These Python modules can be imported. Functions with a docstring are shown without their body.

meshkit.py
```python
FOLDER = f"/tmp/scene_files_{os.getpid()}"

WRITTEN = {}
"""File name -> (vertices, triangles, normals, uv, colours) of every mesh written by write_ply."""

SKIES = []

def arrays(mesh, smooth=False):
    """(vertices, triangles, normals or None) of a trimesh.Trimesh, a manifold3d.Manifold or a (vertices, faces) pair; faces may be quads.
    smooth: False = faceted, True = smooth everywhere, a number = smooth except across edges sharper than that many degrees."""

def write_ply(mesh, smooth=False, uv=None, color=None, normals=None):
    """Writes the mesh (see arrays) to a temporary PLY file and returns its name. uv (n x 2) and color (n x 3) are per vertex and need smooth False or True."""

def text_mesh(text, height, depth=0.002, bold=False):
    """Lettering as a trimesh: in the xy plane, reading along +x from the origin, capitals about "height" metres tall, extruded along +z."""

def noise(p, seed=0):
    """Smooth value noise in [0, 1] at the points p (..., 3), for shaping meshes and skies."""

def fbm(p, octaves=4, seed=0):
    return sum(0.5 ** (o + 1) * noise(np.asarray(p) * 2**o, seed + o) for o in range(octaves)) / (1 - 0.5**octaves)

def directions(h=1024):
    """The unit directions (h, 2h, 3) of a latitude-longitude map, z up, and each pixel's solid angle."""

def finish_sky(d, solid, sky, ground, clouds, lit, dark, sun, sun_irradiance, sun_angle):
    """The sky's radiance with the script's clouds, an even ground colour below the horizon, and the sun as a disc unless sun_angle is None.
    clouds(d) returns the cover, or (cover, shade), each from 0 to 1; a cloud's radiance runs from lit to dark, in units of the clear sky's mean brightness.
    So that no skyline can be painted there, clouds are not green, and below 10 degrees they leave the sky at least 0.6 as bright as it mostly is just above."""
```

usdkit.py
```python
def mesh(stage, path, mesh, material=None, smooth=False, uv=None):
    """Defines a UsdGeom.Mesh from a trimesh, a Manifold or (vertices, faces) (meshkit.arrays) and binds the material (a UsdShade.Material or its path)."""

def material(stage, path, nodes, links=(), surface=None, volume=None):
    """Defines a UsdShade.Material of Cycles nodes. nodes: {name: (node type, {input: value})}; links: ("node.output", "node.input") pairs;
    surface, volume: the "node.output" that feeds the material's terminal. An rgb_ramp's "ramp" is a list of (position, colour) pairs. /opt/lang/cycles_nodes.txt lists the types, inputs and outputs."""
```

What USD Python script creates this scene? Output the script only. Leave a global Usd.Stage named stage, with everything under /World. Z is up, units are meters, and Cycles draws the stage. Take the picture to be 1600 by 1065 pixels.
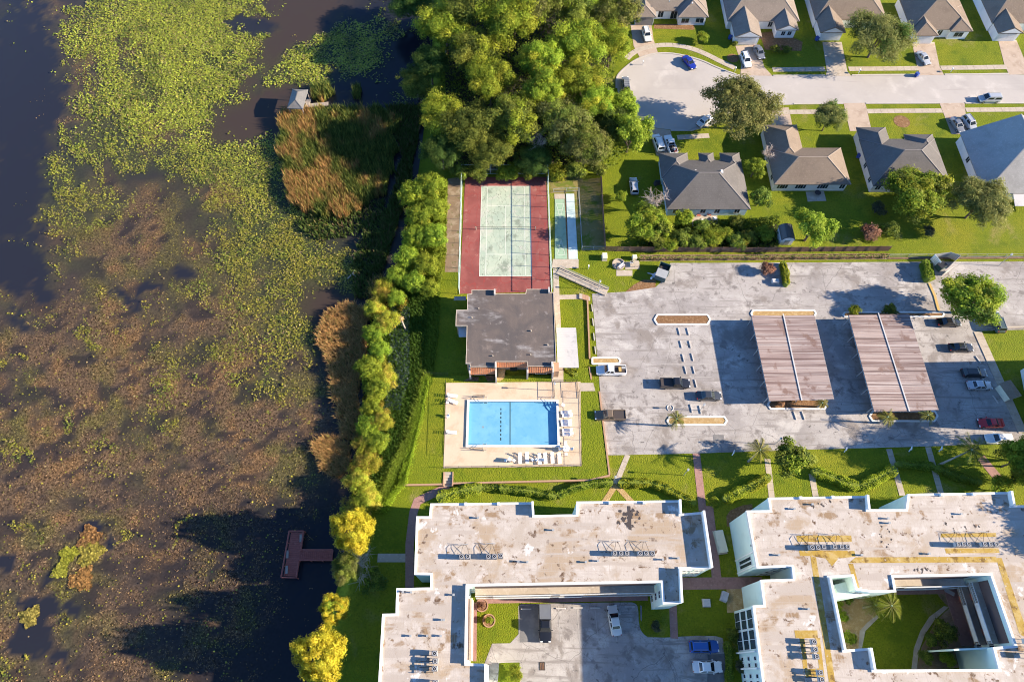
import math, numpy as np, trimesh, usdkit
from pxr import Usd, UsdGeom, UsdLux, UsdShade, Sdf, Gf, Vt
from shapely.geometry import Polygon, LineString, Point
from shapely import affinity
import shapely

# ------------------------------------------------------------------ camera, sky, sun, exposure
stage = Usd.Stage.CreateInMemory()
UsdGeom.SetStageUpAxis(stage, UsdGeom.Tokens.z)
UsdGeom.SetStageMetersPerUnit(stage, 1.0)
stage.DefinePrim('/World', 'Xform')
F, TILT, CAMH = 1050.0, math.radians(26.5), 119.6
EXPOSURE, SKY, SUN, SUN_EL, SUN_DIR = 1.66, 0.084, 1.25, math.radians(21.0), (1.0, -0.06)
cam = UsdGeom.Camera.Define(stage, '/World/camera')
cam.AddTranslateOp().Set((0, 0, CAMH)); cam.AddRotateXOp().Set(math.degrees(TILT))
cam.CreateHorizontalApertureAttr(36.0); cam.CreateVerticalApertureAttr(36.0 * 681 / 1024)
cam.CreateFocalLengthAttr(36.0 * F / 1600); cam.CreateClippingRangeAttr((1.0, 5000.0))
cam.CreateExposureAttr(EXPOSURE)
SUN_ROT = math.atan2(*SUN_DIR)
dome = UsdLux.DomeLight.Define(stage, '/World/sky')
dome.GetPrim().SetCustomDataByKey('kind', 'structure')
skymat = usdkit.material(stage, '/World/Looks/daylight_sky', {
    's': ('sky_texture', {'sky_type': 'single_scattering', 'sun_disc': False, 'sun_elevation': SUN_EL, 'sun_rotation': SUN_ROT, 'aerosol_density': 0.3, 'ozone_density': 7.0}),
    'b': ('background_shader', {'strength': SKY})}, [('s.color', 'b.color')], surface='b.background')
UsdShade.MaterialBindingAPI.Apply(dome.GetPrim()).Bind(skymat)
sun = UsdLux.DistantLight.Define(stage, '/World/sun')
sun.CreateIntensityAttr(SUN); sun.CreateAngleAttr(0.53); sun.CreateColorAttr((1.0, 0.86, 0.67)); sun.CreateNormalizeAttr(True)
sun.AddRotateXYZOp().Set((math.degrees(math.pi / 2 - SUN_EL), 0, math.degrees(-SUN_ROT) + 180))

# ------------------------------------------------------------------ helpers
def P(px, py, z=0.0):
    """Where the line of sight through a photograph pixel meets the level z."""
    a, b = (px - 800) / F, (532.5 - py) / F
    s, c = math.sin(TILT), math.cos(TILT)
    d = (a, s + b * c, -c + b * s)
    k = (z - CAMH) / d[2]
    return np.array([d[0] * k, d[1] * k, z])
def XY(px, py, z=0.0): return tuple(P(px, py, z)[:2])
def PX(x, y, z):
    """Inverse of P, vectorised."""
    s, c = math.sin(TILT), math.cos(TILT)
    dep = y * s - (z - CAMH) * c
    return 800 + F * x / dep, 532.5 - F * (y * c + (z - CAMH) * s) / dep
def poly(pts, z=0.0): return [XY(a, b, z) for a, b in pts]
def mpp(px, py, z=0.0): return float(P(px + 1, py, z)[0] - P(px, py, z)[0])

class MB:
    def __init__(s): s.v, s.f, s.t, s.n = [], [], [], 0
    def add(s, v, f, tint=None):
        v, f = np.asarray(v, float).reshape(-1, 3), np.asarray(f, int)
        if f.shape[1] == 4: f = np.vstack([f[:, [0, 1, 2]], f[:, [0, 2, 3]]])
        s.v.append(v); s.f.append(f + s.n); s.n += len(v)
        if tint is not None: s.t.append(np.broadcast_to(np.asarray(tint, float), (len(v), 3)))
        return s
    def box(s, c, size, rot=0.0, taper=1.0):
        x, y, z = np.array(size) / 2.0
        v = np.array([[-x, -y, -z], [x, -y, -z], [x, y, -z], [-x, y, -z], [-x * taper, -y * taper, z], [x * taper, -y * taper, z], [x * taper, y * taper, z], [-x * taper, y * taper, z]])
        co, si = math.cos(rot), math.sin(rot)
        v = np.c_[v[:, 0] * co - v[:, 1] * si, v[:, 0] * si + v[:, 1] * co, v[:, 2]] + np.array(c)
        return s.add(v, BOXF)
    def bar(s, a, b, w, h=None):
        """A square bar from a to b (3D)."""
        a, b = np.array(a, float), np.array(b, float); h = h or w
        t = b - a; t /= np.linalg.norm(t) + 1e-9
        up = np.array([0, 0, 1.0]) if abs(t[2]) < .95 else np.array([1.0, 0, 0])
        r = np.cross(t, up); r /= np.linalg.norm(r); u = np.cross(r, t)
        v = [p + r * i * w / 2 + u * j * h / 2 for p in (a, b) for i, j in ((-1, -1), (1, -1), (1, 1), (-1, 1))]
        return s.add(v, [[0, 3, 2, 1], [4, 5, 6, 7], [0, 1, 5, 4], [1, 2, 6, 5], [2, 3, 7, 6], [3, 0, 4, 7]])
    def tube(s, pts, r, n=8):
        pts = np.array(pts, float); r = np.broadcast_to(r, (len(pts),))
        t = np.gradient(pts, axis=0); t /= np.linalg.norm(t, axis=1, keepdims=True) + 1e-9
        a = np.cross(t, np.where(np.abs(t[:, 2:]) < .9, [0, 0, 1.0], [1.0, 0, 0])); a /= np.linalg.norm(a, axis=1, keepdims=True) + 1e-9
        b = np.cross(t, a); g = np.arange(n) * 2 * np.pi / n
        v = pts[:, None] + r[:, None, None] * (np.cos(g)[None, :, None] * a[:, None] + np.sin(g)[None, :, None] * b[:, None])
        k = len(pts); i, j = np.meshgrid(np.arange(k - 1), np.arange(n), indexing='ij')
        q = np.stack([i * n + j, i * n + (j + 1) % n, (i + 1) * n + (j + 1) % n, (i + 1) * n + j], -1).reshape(-1, 4)
        vv = np.vstack([v.reshape(-1, 3), pts[:1], pts[-1:]])
        f = np.vstack([q[:, [0, 1, 2]], q[:, [0, 2, 3]], [[k * n, (x + 1) % n, x] for x in range(n)], [[k * n + 1, (k - 1) * n + x, (k - 1) * n + (x + 1) % n] for x in range(n)]])
        return s.add(vv, f)
    def cyl(s, c, r, h, n=12): return s.tube([c, (c[0], c[1], c[2] + h)], r, n)
    def prism(s, pts, z0, z1, holes=None):
        pg = pts if hasattr(pts, 'geom_type') else Polygon(pts, holes or [])
        if not pg.is_valid: pg = pg.buffer(0)
        for g in getattr(pg, 'geoms', [pg]):
            m = trimesh.creation.extrude_polygon(g, z1 - z0, engine='earcut'); m.apply_translation((0, 0, z0)); s.add(m.vertices, m.faces)
        return s
    def arrays(s): return np.vstack(s.v), np.vstack(s.f)
BOXF = [[0, 3, 2, 1], [4, 5, 6, 7], [0, 1, 5, 4], [1, 2, 6, 5], [2, 3, 7, 6], [3, 0, 4, 7]]

taken = {}
def free(parent, name):
    k = (str(parent), name); n = taken.get(k, 0); taken[k] = n + 1
    return f'{parent}/{name}' if n == 0 else f'{parent}/{name}_{n:03d}'
def meta(p, label=None, cat=None, group=None, kind=None):
    for k, v in (('label', label), ('category', cat), ('group', group), ('kind', kind)):
        if v: p.SetCustomDataByKey(k, v)
    return p
def thing(name, label, cat, loc=(0, 0, 0), rot=0.0, group=None, scale=None):
    x = UsdGeom.Xform.Define(stage, free('/World', name))
    x.AddTranslateOp().Set(tuple(map(float, loc)))
    if rot: x.AddRotateZOp().Set(math.degrees(rot))
    if scale is not None: x.AddScaleOp().Set(tuple(map(float, scale)))
    return meta(x.GetPrim(), label, cat, group)
def part(parent, name, mb, mt, label=None, kind=None, smooth=False):
    path = free(parent.GetPath() if parent is not None else '/World', name)
    v, f = mb.arrays() if isinstance(mb, MB) else mb
    m = usdkit.mesh(stage, path, (v, f), M[mt], smooth=smooth)
    if isinstance(mb, MB) and mb.t:
        UsdGeom.PrimvarsAPI(m).CreatePrimvar('tint', Sdf.ValueTypeNames.Color3fArray, 'vertex').Set(Vt.Vec3fArray.FromNumpy(np.vstack(mb.t).astype(np.float32)))
    return meta(m.GetPrim(), label, None, None, kind)
def solo(name, mb, mt, label, cat, group=None, smooth=False): return meta(part(None, name, mb, mt, smooth=smooth), label, cat, group)
def struct(name, mb, mt, parent=None, kind='structure', smooth=False):
    return part(parent, name, mb, mt, kind=kind if parent is None else None, smooth=smooth)
def proto(name):
    return stage.CreateClassPrim(f'/World/prototype_{name}')
def copy(pr, name, label, cat, loc, rot=0.0, group=None, scale=None):
    t = thing(name, label, cat, loc, rot, group, scale)
    t.GetReferences().AddInternalReference(pr.GetPath()); t.SetInstanceable(True)
    return t

# ------------------------------------------------------------------ materials
M = {}
def layers(name, base, lay=(), rough=.85, bump=0, bscale=8.0, metallic=0.0, spec=.12, coat=0.0, obj=False):
    """base colour, then layers (colour, scale, from, to[, detail, stretch, kind]) mixed in by noise."""
    n = {'g': ('texture_coordinate', {}) if obj else ('geometry', {}), 'p': ('principled_bsdf', {'roughness': rough, 'metallic': metallic, 'specular_ior_level': spec, 'coat_weight': coat, 'base_color': base}), 'c0': ('color', {'value': base})}
    pos = 'g.object' if obj else 'g.position'
    l, prev = [], 'c0.color'
    for i, L in enumerate(lay):
        col, sc, lo, hi = L[:4]; det = L[4] if len(L) > 4 else 4; st = L[5] if len(L) > 5 else (1, 1, 1); kind = L[6] if len(L) > 6 else 'noise'
        n[f'm{i}'] = ('mapping', {'scale': st, 'location': (i * 17.3, i * 9.1, i * 3.3)})
        if kind == 'crack':
            n[f'd{i}'] = ('noise_texture', {'scale': sc * 2.5, 'detail': 3}); n[f'e{i}'] = ('mix_color', {'blend_type': 'linear_light', 'fac': .06 / sc * 4})
            n[f't{i}'] = ('voronoi_texture', {'feature': 'distance_to_edge', 'scale': sc}); src = f't{i}.distance'
            l += [(pos, f'm{i}.vector'), (f'm{i}.vector', f'd{i}.vector'), (f'm{i}.vector', f'e{i}.a'), (f'd{i}.color', f'e{i}.b'), (f'e{i}.result', f't{i}.vector')]
        elif kind == 'brick':
            n[f't{i}'] = ('brick_texture', {'scale': sc, 'color1': (0, 0, 0), 'color2': (0, 0, 0), 'mortar': (1, 1, 1), 'mortar_size': L[4] if len(L) > 4 and L[4] < 1 else .03}); src = f't{i}.fac'
            l += [(pos, f'm{i}.vector'), (f'm{i}.vector', f't{i}.vector')]
        elif kind == 'wave':
            n[f't{i}'] = ('wave_texture', {'scale': sc, 'bands_direction': 'x', 'distortion': .6, 'detail': 3}); src = f't{i}.fac'
            l += [(pos, f'm{i}.vector'), (f'm{i}.vector', f't{i}.vector')]
        else:
            n[f't{i}'] = ('noise_texture', {'scale': sc, 'detail': det, 'roughness': .62, 'distortion': .3}); src = f't{i}.fac'
            l += [(pos, f'm{i}.vector'), (f'm{i}.vector', f't{i}.vector')]
        n[f'r{i}'] = ('map_range', {'from_min': lo, 'from_max': hi, 'clamp': True, 'range_type': 'smoothstep'})
        n[f'x{i}'] = ('mix_color', {'b': col})
        l += [(src, f'r{i}.value'), (f'r{i}.result', f'x{i}.fac'), (prev, f'x{i}.a')]; prev = f'x{i}.result'
    l.append((prev, 'p.base_color'))
    if bump:
        n['bn'] = ('noise_texture', {'scale': bscale, 'detail': 5}); n['b'] = ('bump', {'strength': bump, 'distance': .2})
        l += [(pos, 'bn.vector'), ('bn.fac', 'b.height'), ('b.normal', 'p.normal')]
    M[name] = usdkit.material(stage, f'/World/Looks/{name}', n, l, surface='p.BSDF')
def leafmat(name, trans=.35, rough=.6, spec=.08):
    M[name] = usdkit.material(stage, f'/World/Looks/{name}', {
        'a': ('attribute', {'attribute': 'tint'}), 'o': ('object_info', {}), 'h': ('hsv', {'saturation': 1.0}),
        'r1': ('map_range', {'to_min': .485, 'to_max': .515}), 'r2': ('map_range', {'to_min': .85, 'to_max': 1.15}),
        'p': ('principled_bsdf', {'roughness': rough, 'specular_ior_level': spec}), 't': ('translucent_bsdf', {}), 'm': ('mix_closure', {'fac': trans})},
        [('a.color', 'h.color'), ('o.random', 'r1.value'), ('o.random', 'r2.value'), ('r1.result', 'h.hue'), ('r2.result', 'h.value'), ('h.color', 'p.base_color'), ('h.color', 't.color'), ('p.BSDF', 'm.closure1'), ('t.BSDF', 'm.closure2')], surface='m.closure')
def pane(name, tint, rough=.05, fac=.05, bump=0):
    n = {'t': ('transparent_bsdf', {'color': tint}), 'g': ('glossy_bsdf', {'color': (.9, .9, .9), 'roughness': rough}), 'm': ('mix_closure', {'fac': fac})}
    l = [('t.BSDF', 'm.closure1'), ('g.BSDF', 'm.closure2')]
    if bump:
        n['q'] = ('geometry', {}); n['bn'] = ('noise_texture', {'scale': 1.6, 'detail': 2}); n['b'] = ('bump', {'strength': bump, 'distance': .05}); l += [('q.position', 'bn.vector'), ('bn.fac', 'b.height'), ('b.normal', 'g.normal')]
    M[name] = usdkit.material(stage, f'/World/Looks/{name}', n, l, surface='m.closure')
def plain(name, col, rough=.6, spec=.4, metallic=0.0, coat=0.0):
    dark = tuple(c * .82 for c in col)
    layers(name, col, [(dark, 1.3, .45, .8)], rough, spec=spec, metallic=metallic, coat=coat)

layers('grass', (.15, .185, .010), [((.215, .215, .016), .06, .45, .68), ((.085, .130, .009), .22, .5, .72), ((.25, .21, .075), .13, .56, .74, 7), ((.14, .165, .012), .5, .52, .75, 6, (.4, 2, 1)), ((.11, .14, .010), 3.2, .45, .7), ((.23, .235, .02), 1.6, .55, .78)], .9, .9, 5)
layers('bank_soil', (.04, .06, .012), [((.07, .10, .015), .3, .4, .7)], .95, .6, 4)
layers('dry_grass', (.23, .19, .07), [((.13, .16, .025), .35, .45, .6), ((.30, .24, .13), .8, .55, .75)], .95, .6, 6)
layers('dirt', (.24, .17, .11), [((.34, .27, .19), .5, .45, .7), ((.10, .12, .03), .9, .55, .75)], .95, .6, 7)
layers('mulch', (.22, .12, .06), [((.32, .20, .11), 2.0, .45, .7), ((.10, .06, .035), 3.5, .55, .7)], .95, .8, 9)
layers('gold_mulch', (.40, .265, .12), [((.50, .37, .20), 1.5, .45, .7), ((.30, .17, .06), 3.0, .6, .75)], .95, .6, 9)
layers('asphalt', (.385, .355, .335), [((.29, .265, .255), .09, .42, .62, 6), ((.46, .43, .41), .25, .5, .7, 6), ((.235, .205, .185), .17, .52, .64, 9), ((.20, .178, .168), .45, .55, .66, 9), ((.13, .118, .112), .9, .60, .70, 9), ((.47, .44, .415), .13, .56, .66, 8), ((.25, .225, .21), .5, .53, .66, 7, (.18, 2.2, 1)), ((.23, .21, .20), .31, .010, .0, 4, (1, 1, 1), 'crack'), ((.15, .135, .13), .085, .0035, .0, 4, (1, 1, 1), 'crack'), ((.30, .27, .25), 5, .5, .8)], .9, .25, 12)
layers('asphalt_dark', (.17, .165, .165), [((.25, .235, .225), .4, .45, .7, 6), ((.10, .10, .10), .8, .55, .75, 6)], .9, .2, 12)
layers('street', (.42, .385, .36), [((.36, .33, .31), .07, .42, .7, 5), ((.50, .46, .43), .2, .5, .75, 6), ((.34, .31, .29), .35, .6, .75, 6, (.15, 2.5, 1)), ((.38, .345, .32), 6, .5, .8)], .9, .15, 14)
layers('concrete', (.43, .365, .295), [((.35, .295, .235), .6, .45, .7, 6), ((.50, .44, .37), 1.7, .5, .75)], .85, .12, 10)
layers('driveway', (.43, .34, .27), [((.34, .26, .20), .5, .45, .7, 6), ((.50, .42, .35), 1.2, .55, .75)], .88, .12, 10)
layers('pool_deck', (.58, .455, .335), [((.50, .37, .26), .25, .45, .65, 6), ((.62, .48, .35), .8, .5, .75), ((.45, .29, .18), .45, .66, .8, 6)], .8, .1, 10)
layers('pink_paver', (.33, .19, .165), [((.26, .15, .13), .8, .45, .7), ((.40, .25, .21), 3, .5, .75), ((.30, .18, .15), 2.2, .012, .0, 2, (1, 1, 1), 'crack')], .85, .15, 10)
layers('red_court', (.275, .09, .08), [((.215, .065, .06), .18, .4, .62, 6), ((.34, .16, .135), .5, .55, .75, 6), ((.20, .05, .05), .9, .68, .8, 6), ((.27, .06, .055), .45, .035, .0, 2, (1, .5, 1), 'crack')], .85, .1, 10)
layers('green_court', (.40, .46, .36), [((.34, .41, .33), .25, .42, .65, 6), ((.50, .52, .42), .7, .5, .75, 6), ((.24, .28, .22), .35, .54, .66, 8, (1.2, .8, 1)), ((.15, .18, .14), .9, .60, .70, 9, (1.6, .8, 1)), ((.46, .47, .40), .25, .54, .64, 7), ((.20, .22, .18), .5, .018, .0, 2, (1.3, .45, 1), 'crack'), ((.24, .28, .23), 2.5, .66, .74, 6)], .85, .1, 10)
layers('court_line', (.62, .63, .56), [((.50, .53, .45), 1.5, .5, .7, 6)], .8)
layers('aqua_lane', (.55, .65, .62), [((.42, .52, .50), .5, .45, .7, 6)], .7)
layers('green_lane', (.30, .42, .30), [((.22, .32, .22), .6, .45, .7, 6)], .8)
layers('membrane', (.47, .415, .37), [((.40, .34, .285), .22, .44, .64, 6), ((.55, .50, .46), .5, .5, .72, 6), ((.37, .285, .205), .16, .50, .62, 8), ((.27, .185, .115), .33, .55, .64, 9), ((.12, .075, .05), .8, .585, .67, 9), ((.40, .345, .30), .3, .5, .62, 7, (.2, 2.0, 1)), ((.66, .63, .61), .28, .62, .68, 9), ((.40, .345, .30), .22, .4, 1.6, .010, (1, 1, 1), 'brick'), ((.20, .13, .08), .9, .62, .70, 9), ((.12, .08, .05), 2.6, .68, .74, 6), ((.36, .30, .25), 2.2, .52, .8, 6, (3, .25, 1))], .8, .15, 8)
layers('rust_coating', (.37, .245, .055), [((.45, .33, .13), .6, .45, .65, 6), ((.17, .10, .03), .9, .52, .68, 7), ((.44, .39, .33), 1.6, .58, .7, 7)], .8, .1, 8)
layers('dark_membrane', (.145, .118, .105), [((.10, .088, .086), .2, .42, .62, 6), ((.21, .17, .15), .5, .55, .75, 6), ((.33, .31, .305), .14, .54, .66, 7, (.6, 1.6, 1)), ((.27, .24, .23), .5, .60, .72, 7), ((.115, .097, .09), 1.3, .5, 1.2, 3, (1, 1, 1), 'wave')], .9, .2, 8)
layers('stucco_mint', (.60, .70, .64), [((.54, .64, .58), .5, .45, .75)], .85, .05, 20)
layers('stucco_white', (.76, .74, .70), [((.66, .63, .58), .8, .5, .75, 6)], .85, .05, 20)
layers('stucco_tan', (.50, .36, .26), [((.42, .29, .2), .7, .45, .75)], .85, .05, 20)
layers('house_wall', (.66, .60, .54), [((.58, .52, .46), .6, .5, .75)], .85, .05, 20)
layers('house_wall_white', (.74, .74, .74), [((.66, .66, .66), .6, .5, .75)], .85, .05, 20)
layers('house_wall_blue', (.50, .62, .66), [((.44, .56, .60), .6, .5, .75)], .85, .05, 20)
for nm, c in (('slate', (.17, .165, .165)), ('taupe', (.23, .19, .16)), ('brown', (.21, .165, .13)), ('tan', (.29, .225, .17)), ('charcoal', (.135, .125, .12)), ('ash', (.30, .295, .29))):
    layers('shingle_' + nm, c, [(tuple(x * .8 for x in c), .35, .4, .7, 6), (tuple(x * 1.25 for x in c), 2.5, .5, .75, 6), (tuple(x * .7 for x in c), 3.3, .5, .9, 2, (1, 1, 1), 'brick')], .9, .3, 12)
layers('tile_orange', (.55, .24, .12), [((.44, .17, .08), .8, .45, .7, 6), ((.62, .32, .18), 2.5, .5, .7)], .8, .3, 8)
layers('rust_metal', (.36, .285, .262), [((.27, .20, .185), .3, .42, .62, 6, (.25, 1.2, 1)), ((.17, .115, .105), 1.0, .46, .60, 5, (.03, 2.6, 1)), ((.46, .40, .38), .8, .53, .66, 5, (.03, 3.2, 1)), ((.11, .075, .07), .7, .55, .66, 6, (.04, 4.5, 1)), ((.20, .13, .11), .35, .56, .68, 7)], .65, .1, 8)
layers('pale_metal', (.50, .485, .48), [((.38, .37, .375), .6, .5, .7, 6), ((.30, .29, .30), 1.2, .68, .75, 6, (.4, 3, 1))], .5)
layers('wood_fence', (.20, .12, .085), [((.13, .08, .06), 1.5, .45, .7, 6), ((.27, .18, .13), .6, .5, .7)], .9, .2, 9)
layers('gray_wood', (.34, .29, .25), [((.25, .21, .18), 1.5, .45, .7, 6)], .9, .2, 9)
layers('dock_wood', (.38, .12, .095), [((.27, .085, .07), 1.2, .45, .7, 6, (1, 4, 1)), ((.46, .18, .14), 2.0, .55, .75)], .8, .2, 9)
layers('bark', (.16, .12, .09), [((.09, .07, .05), 3, .4, .7)], .95, .6, 12)
layers('palm_bark', (.36, .31, .26), [((.25, .21, .17), 4, .4, .7, 4, (1, 1, 5))], .95, .4, 12)
layers('pale_branch', (.50, .42, .36), [((.36, .29, .25), 2, .4, .7)], .9)
for nm, c in (('white_paint', (.68, .67, .65)), ('cream_paint', (.72, .66, .50)), ('mint_metal', (.55, .68, .62)), ('gray_metal', (.32, .33, .34)), ('plastic_white', (.80, .80, .80)), ('plastic_blue', (.03, .07, .30)), ('dumpster_green', (.05, .085, .08)), ('brick_edge', (.40, .245, .155)), ('yellow_paint', (.48, .32, .10)), ('faded_white', (.50, .465, .43)), ('kerb_grey', (.44, .40, .36)), ('sun_faded_red', (.45, .12, .08)), ('cloth_grey', (.42, .42, .46))):
    plain(nm, c)
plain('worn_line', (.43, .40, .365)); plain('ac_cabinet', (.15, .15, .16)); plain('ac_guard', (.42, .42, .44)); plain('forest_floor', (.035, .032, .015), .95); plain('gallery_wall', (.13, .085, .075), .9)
plain('hedge_core', (.15, .19, .022), .95)
plain('black_metal', (.02, .02, .022), .45); plain('tyre', (.022, .022, .023), .9); plain('rim', (.42, .42, .43), .35, metallic=.7); plain('grille_dark', (.03, .03, .032), .5)
plain('car_glass', (.012, .016, .02), .06, .6); plain('dark_glass', (.025, .032, .04), .1, .6); plain('lamp_clear', (.75, .75, .74), .15); plain('lamp_red', (.40, .02, .02), .2); plain('interior_dark', (.055, .045, .045), .9)
for nm, c in (('white', (.78, .78, .78)), ('black', (.012, .012, .014)), ('charcoal', (.05, .055, .065)), ('silver', (.45, .46, .48)), ('gray', (.20, .21, .23)), ('red', (.50, .012, .018)), ('blue', (.012, .025, .26)), ('royal', (.015, .09, .36)), ('bronze', (.20, .145, .095)), ('pearl', (.66, .66, .62)), ('teal', (.06, .09, .085))):
    layers('car_' + nm, c, [(tuple(x * .93 for x in c), .8, .4, .7)], .28, spec=.5, coat=.7, metallic=.25 if nm in ('silver', 'gray', 'bronze', 'charcoal') else 0)
layers('pool_plaster', (.20, .42, .56), [((.25, .47, .60), .3, .4, .7), ((.165, .38, .53), .9, .5, .75)], .7)
pane('pool_water', (.86, .96, 1.0), .02, bump=.12)
M['chain_link'] = usdkit.material(stage, '/World/Looks/chain_link', {'t': ('transparent_bsdf', {}), 'd': ('principled_bsdf', {'base_color': (.30, .36, .33), 'roughness': .5}), 'm': ('mix_closure', {'fac': .05})}, [('t.BSDF', 'm.closure1'), ('d.BSDF', 'm.closure2')], surface='m.closure')
M['dark_link'] = usdkit.material(stage, '/World/Looks/dark_link', {'t': ('transparent_bsdf', {}), 'd': ('principled_bsdf', {'base_color': (.02, .02, .02), 'roughness': .5}), 'm': ('mix_closure', {'fac': .08})}, [('t.BSDF', 'm.closure1'), ('d.BSDF', 'm.closure2')], surface='m.closure')
leafmat('leaf', .5); leafmat('blade', .3, .7, .1); leafmat('pad', .12, .5, .3); leafmat('weed', .2, .9, .05)
M['lake_water'] = usdkit.material(stage, '/World/Looks/lake_water', {
    'a': ('attribute', {'attribute': 'tint'}), 'w': ('attribute', {'attribute': 'weed'}), 'g': ('geometry', {}), 'n': ('noise_texture', {'scale': .9, 'detail': 3}), 'b': ('bump', {'strength': .05, 'distance': .05}),
    'sp': ('map_range', {'to_min': .5, 'to_max': .06, 'clamp': True}), 'ro': ('map_range', {'to_min': .1, 'to_max': .7, 'clamp': True}), 'n2': ('noise_texture', {'scale': 2.2, 'detail': 7, 'roughness': .75}), 'r': ('map_range', {'from_min': .38, 'from_max': .64, 'to_min': .12, 'to_max': 1.9, 'clamp': True}), 'x': ('mix_color', {'blend_type': 'multiply', 'use_clamp': False}),
    'p': ('principled_bsdf', {'roughness': .12, 'specular_ior_level': .5, 'ior': 1.33})},
    [('g.position', 'n.vector'), ('g.position', 'n2.vector'), ('n.fac', 'b.height'), ('b.normal', 'p.normal'), ('n2.fac', 'r.value'), ('r.result', 'x.b'), ('a.color', 'x.a'), ('w.fac', 'x.fac'), ('w.fac', 'sp.value'), ('sp.result', 'p.specular_ior_level'), ('w.fac', 'ro.value'), ('ro.result', 'p.roughness'), ('x.result', 'p.base_color')], surface='p.BSDF')
# ------------------------------------------------------------------ terrain and lake
from meshkit import fbm, noise
WZ = -1.3
SHORE = poly([(672, -40), (668, 60), (660, 150), (648, 230), (632, 320), (612, 395), (590, 450), (572, 520), (562, 600), (556, 680), (545, 760), (538, 830), (520, 900), (502, 960), (478, 1020), (462, 1075)], WZ)
CREST = poly([(702, -40), (700, 60), (695, 150), (690, 230), (690, 320), (688, 400), (680, 460), (678, 520), (669, 585), (655, 640), (640, 690), (616, 738), (598, 770), (580, 830), (566, 900), (550, 960), (535, 1020), (520, 1075)])
ext = lambda L: [(L[0][0] + 4, 620)] + L + [(L[-1][0] - 6, -260)]
SHORE, CREST = ext(SHORE), ext(CREST)
shoreL, crestL = LineString(SHORE), LineString(CREST)
lakeP, bankP = Polygon(SHORE + [(-600, -260), (-600, 620)]), Polygon(CREST + [(-600, -260), (-600, 620)])
def ground_z(x, y):
    x, y = np.asarray(x, float), np.asarray(y, float)
    pts = shapely.points(x, y)
    ds, dc = shapely.distance(pts, shoreL), shapely.distance(pts, crestL)
    il, ib = shapely.contains_xy(lakeP, x, y), shapely.contains_xy(bankP, x, y)
    t = ds / (ds + dc + 1e-6); t = t * t * (3 - 2 * t)
    return np.where(il, WZ - np.minimum(.25 + ds * .3, 1.6), np.where(ib, (WZ - .25) * (1 - t), 0.0))
def gridmesh(xs, ys):
    X, Y = np.meshgrid(xs, ys, indexing='ij'); a, b = len(xs), len(ys)
    i, j = np.meshgrid(np.arange(a - 1), np.arange(b - 1), indexing='ij'); k = (i * b + j).ravel()
    return X.ravel(), Y.ravel(), np.stack([k, k + b, k + b + 1, k + 1], 1)
gx = np.r_[-600, -300, -200, -140, -100, np.arange(-70, 0, .9), 5, 60, 120, 200, 400, 700]
gy = np.r_[-260, -120, -60, np.arange(-30, 190, 1.6), 220, 300, 620]
X, Y, Q = gridmesh(gx, gy)
struct('ground', MB().add(np.c_[X, Y, ground_z(X, Y)], Q), 'grass', smooth=True)

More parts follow.
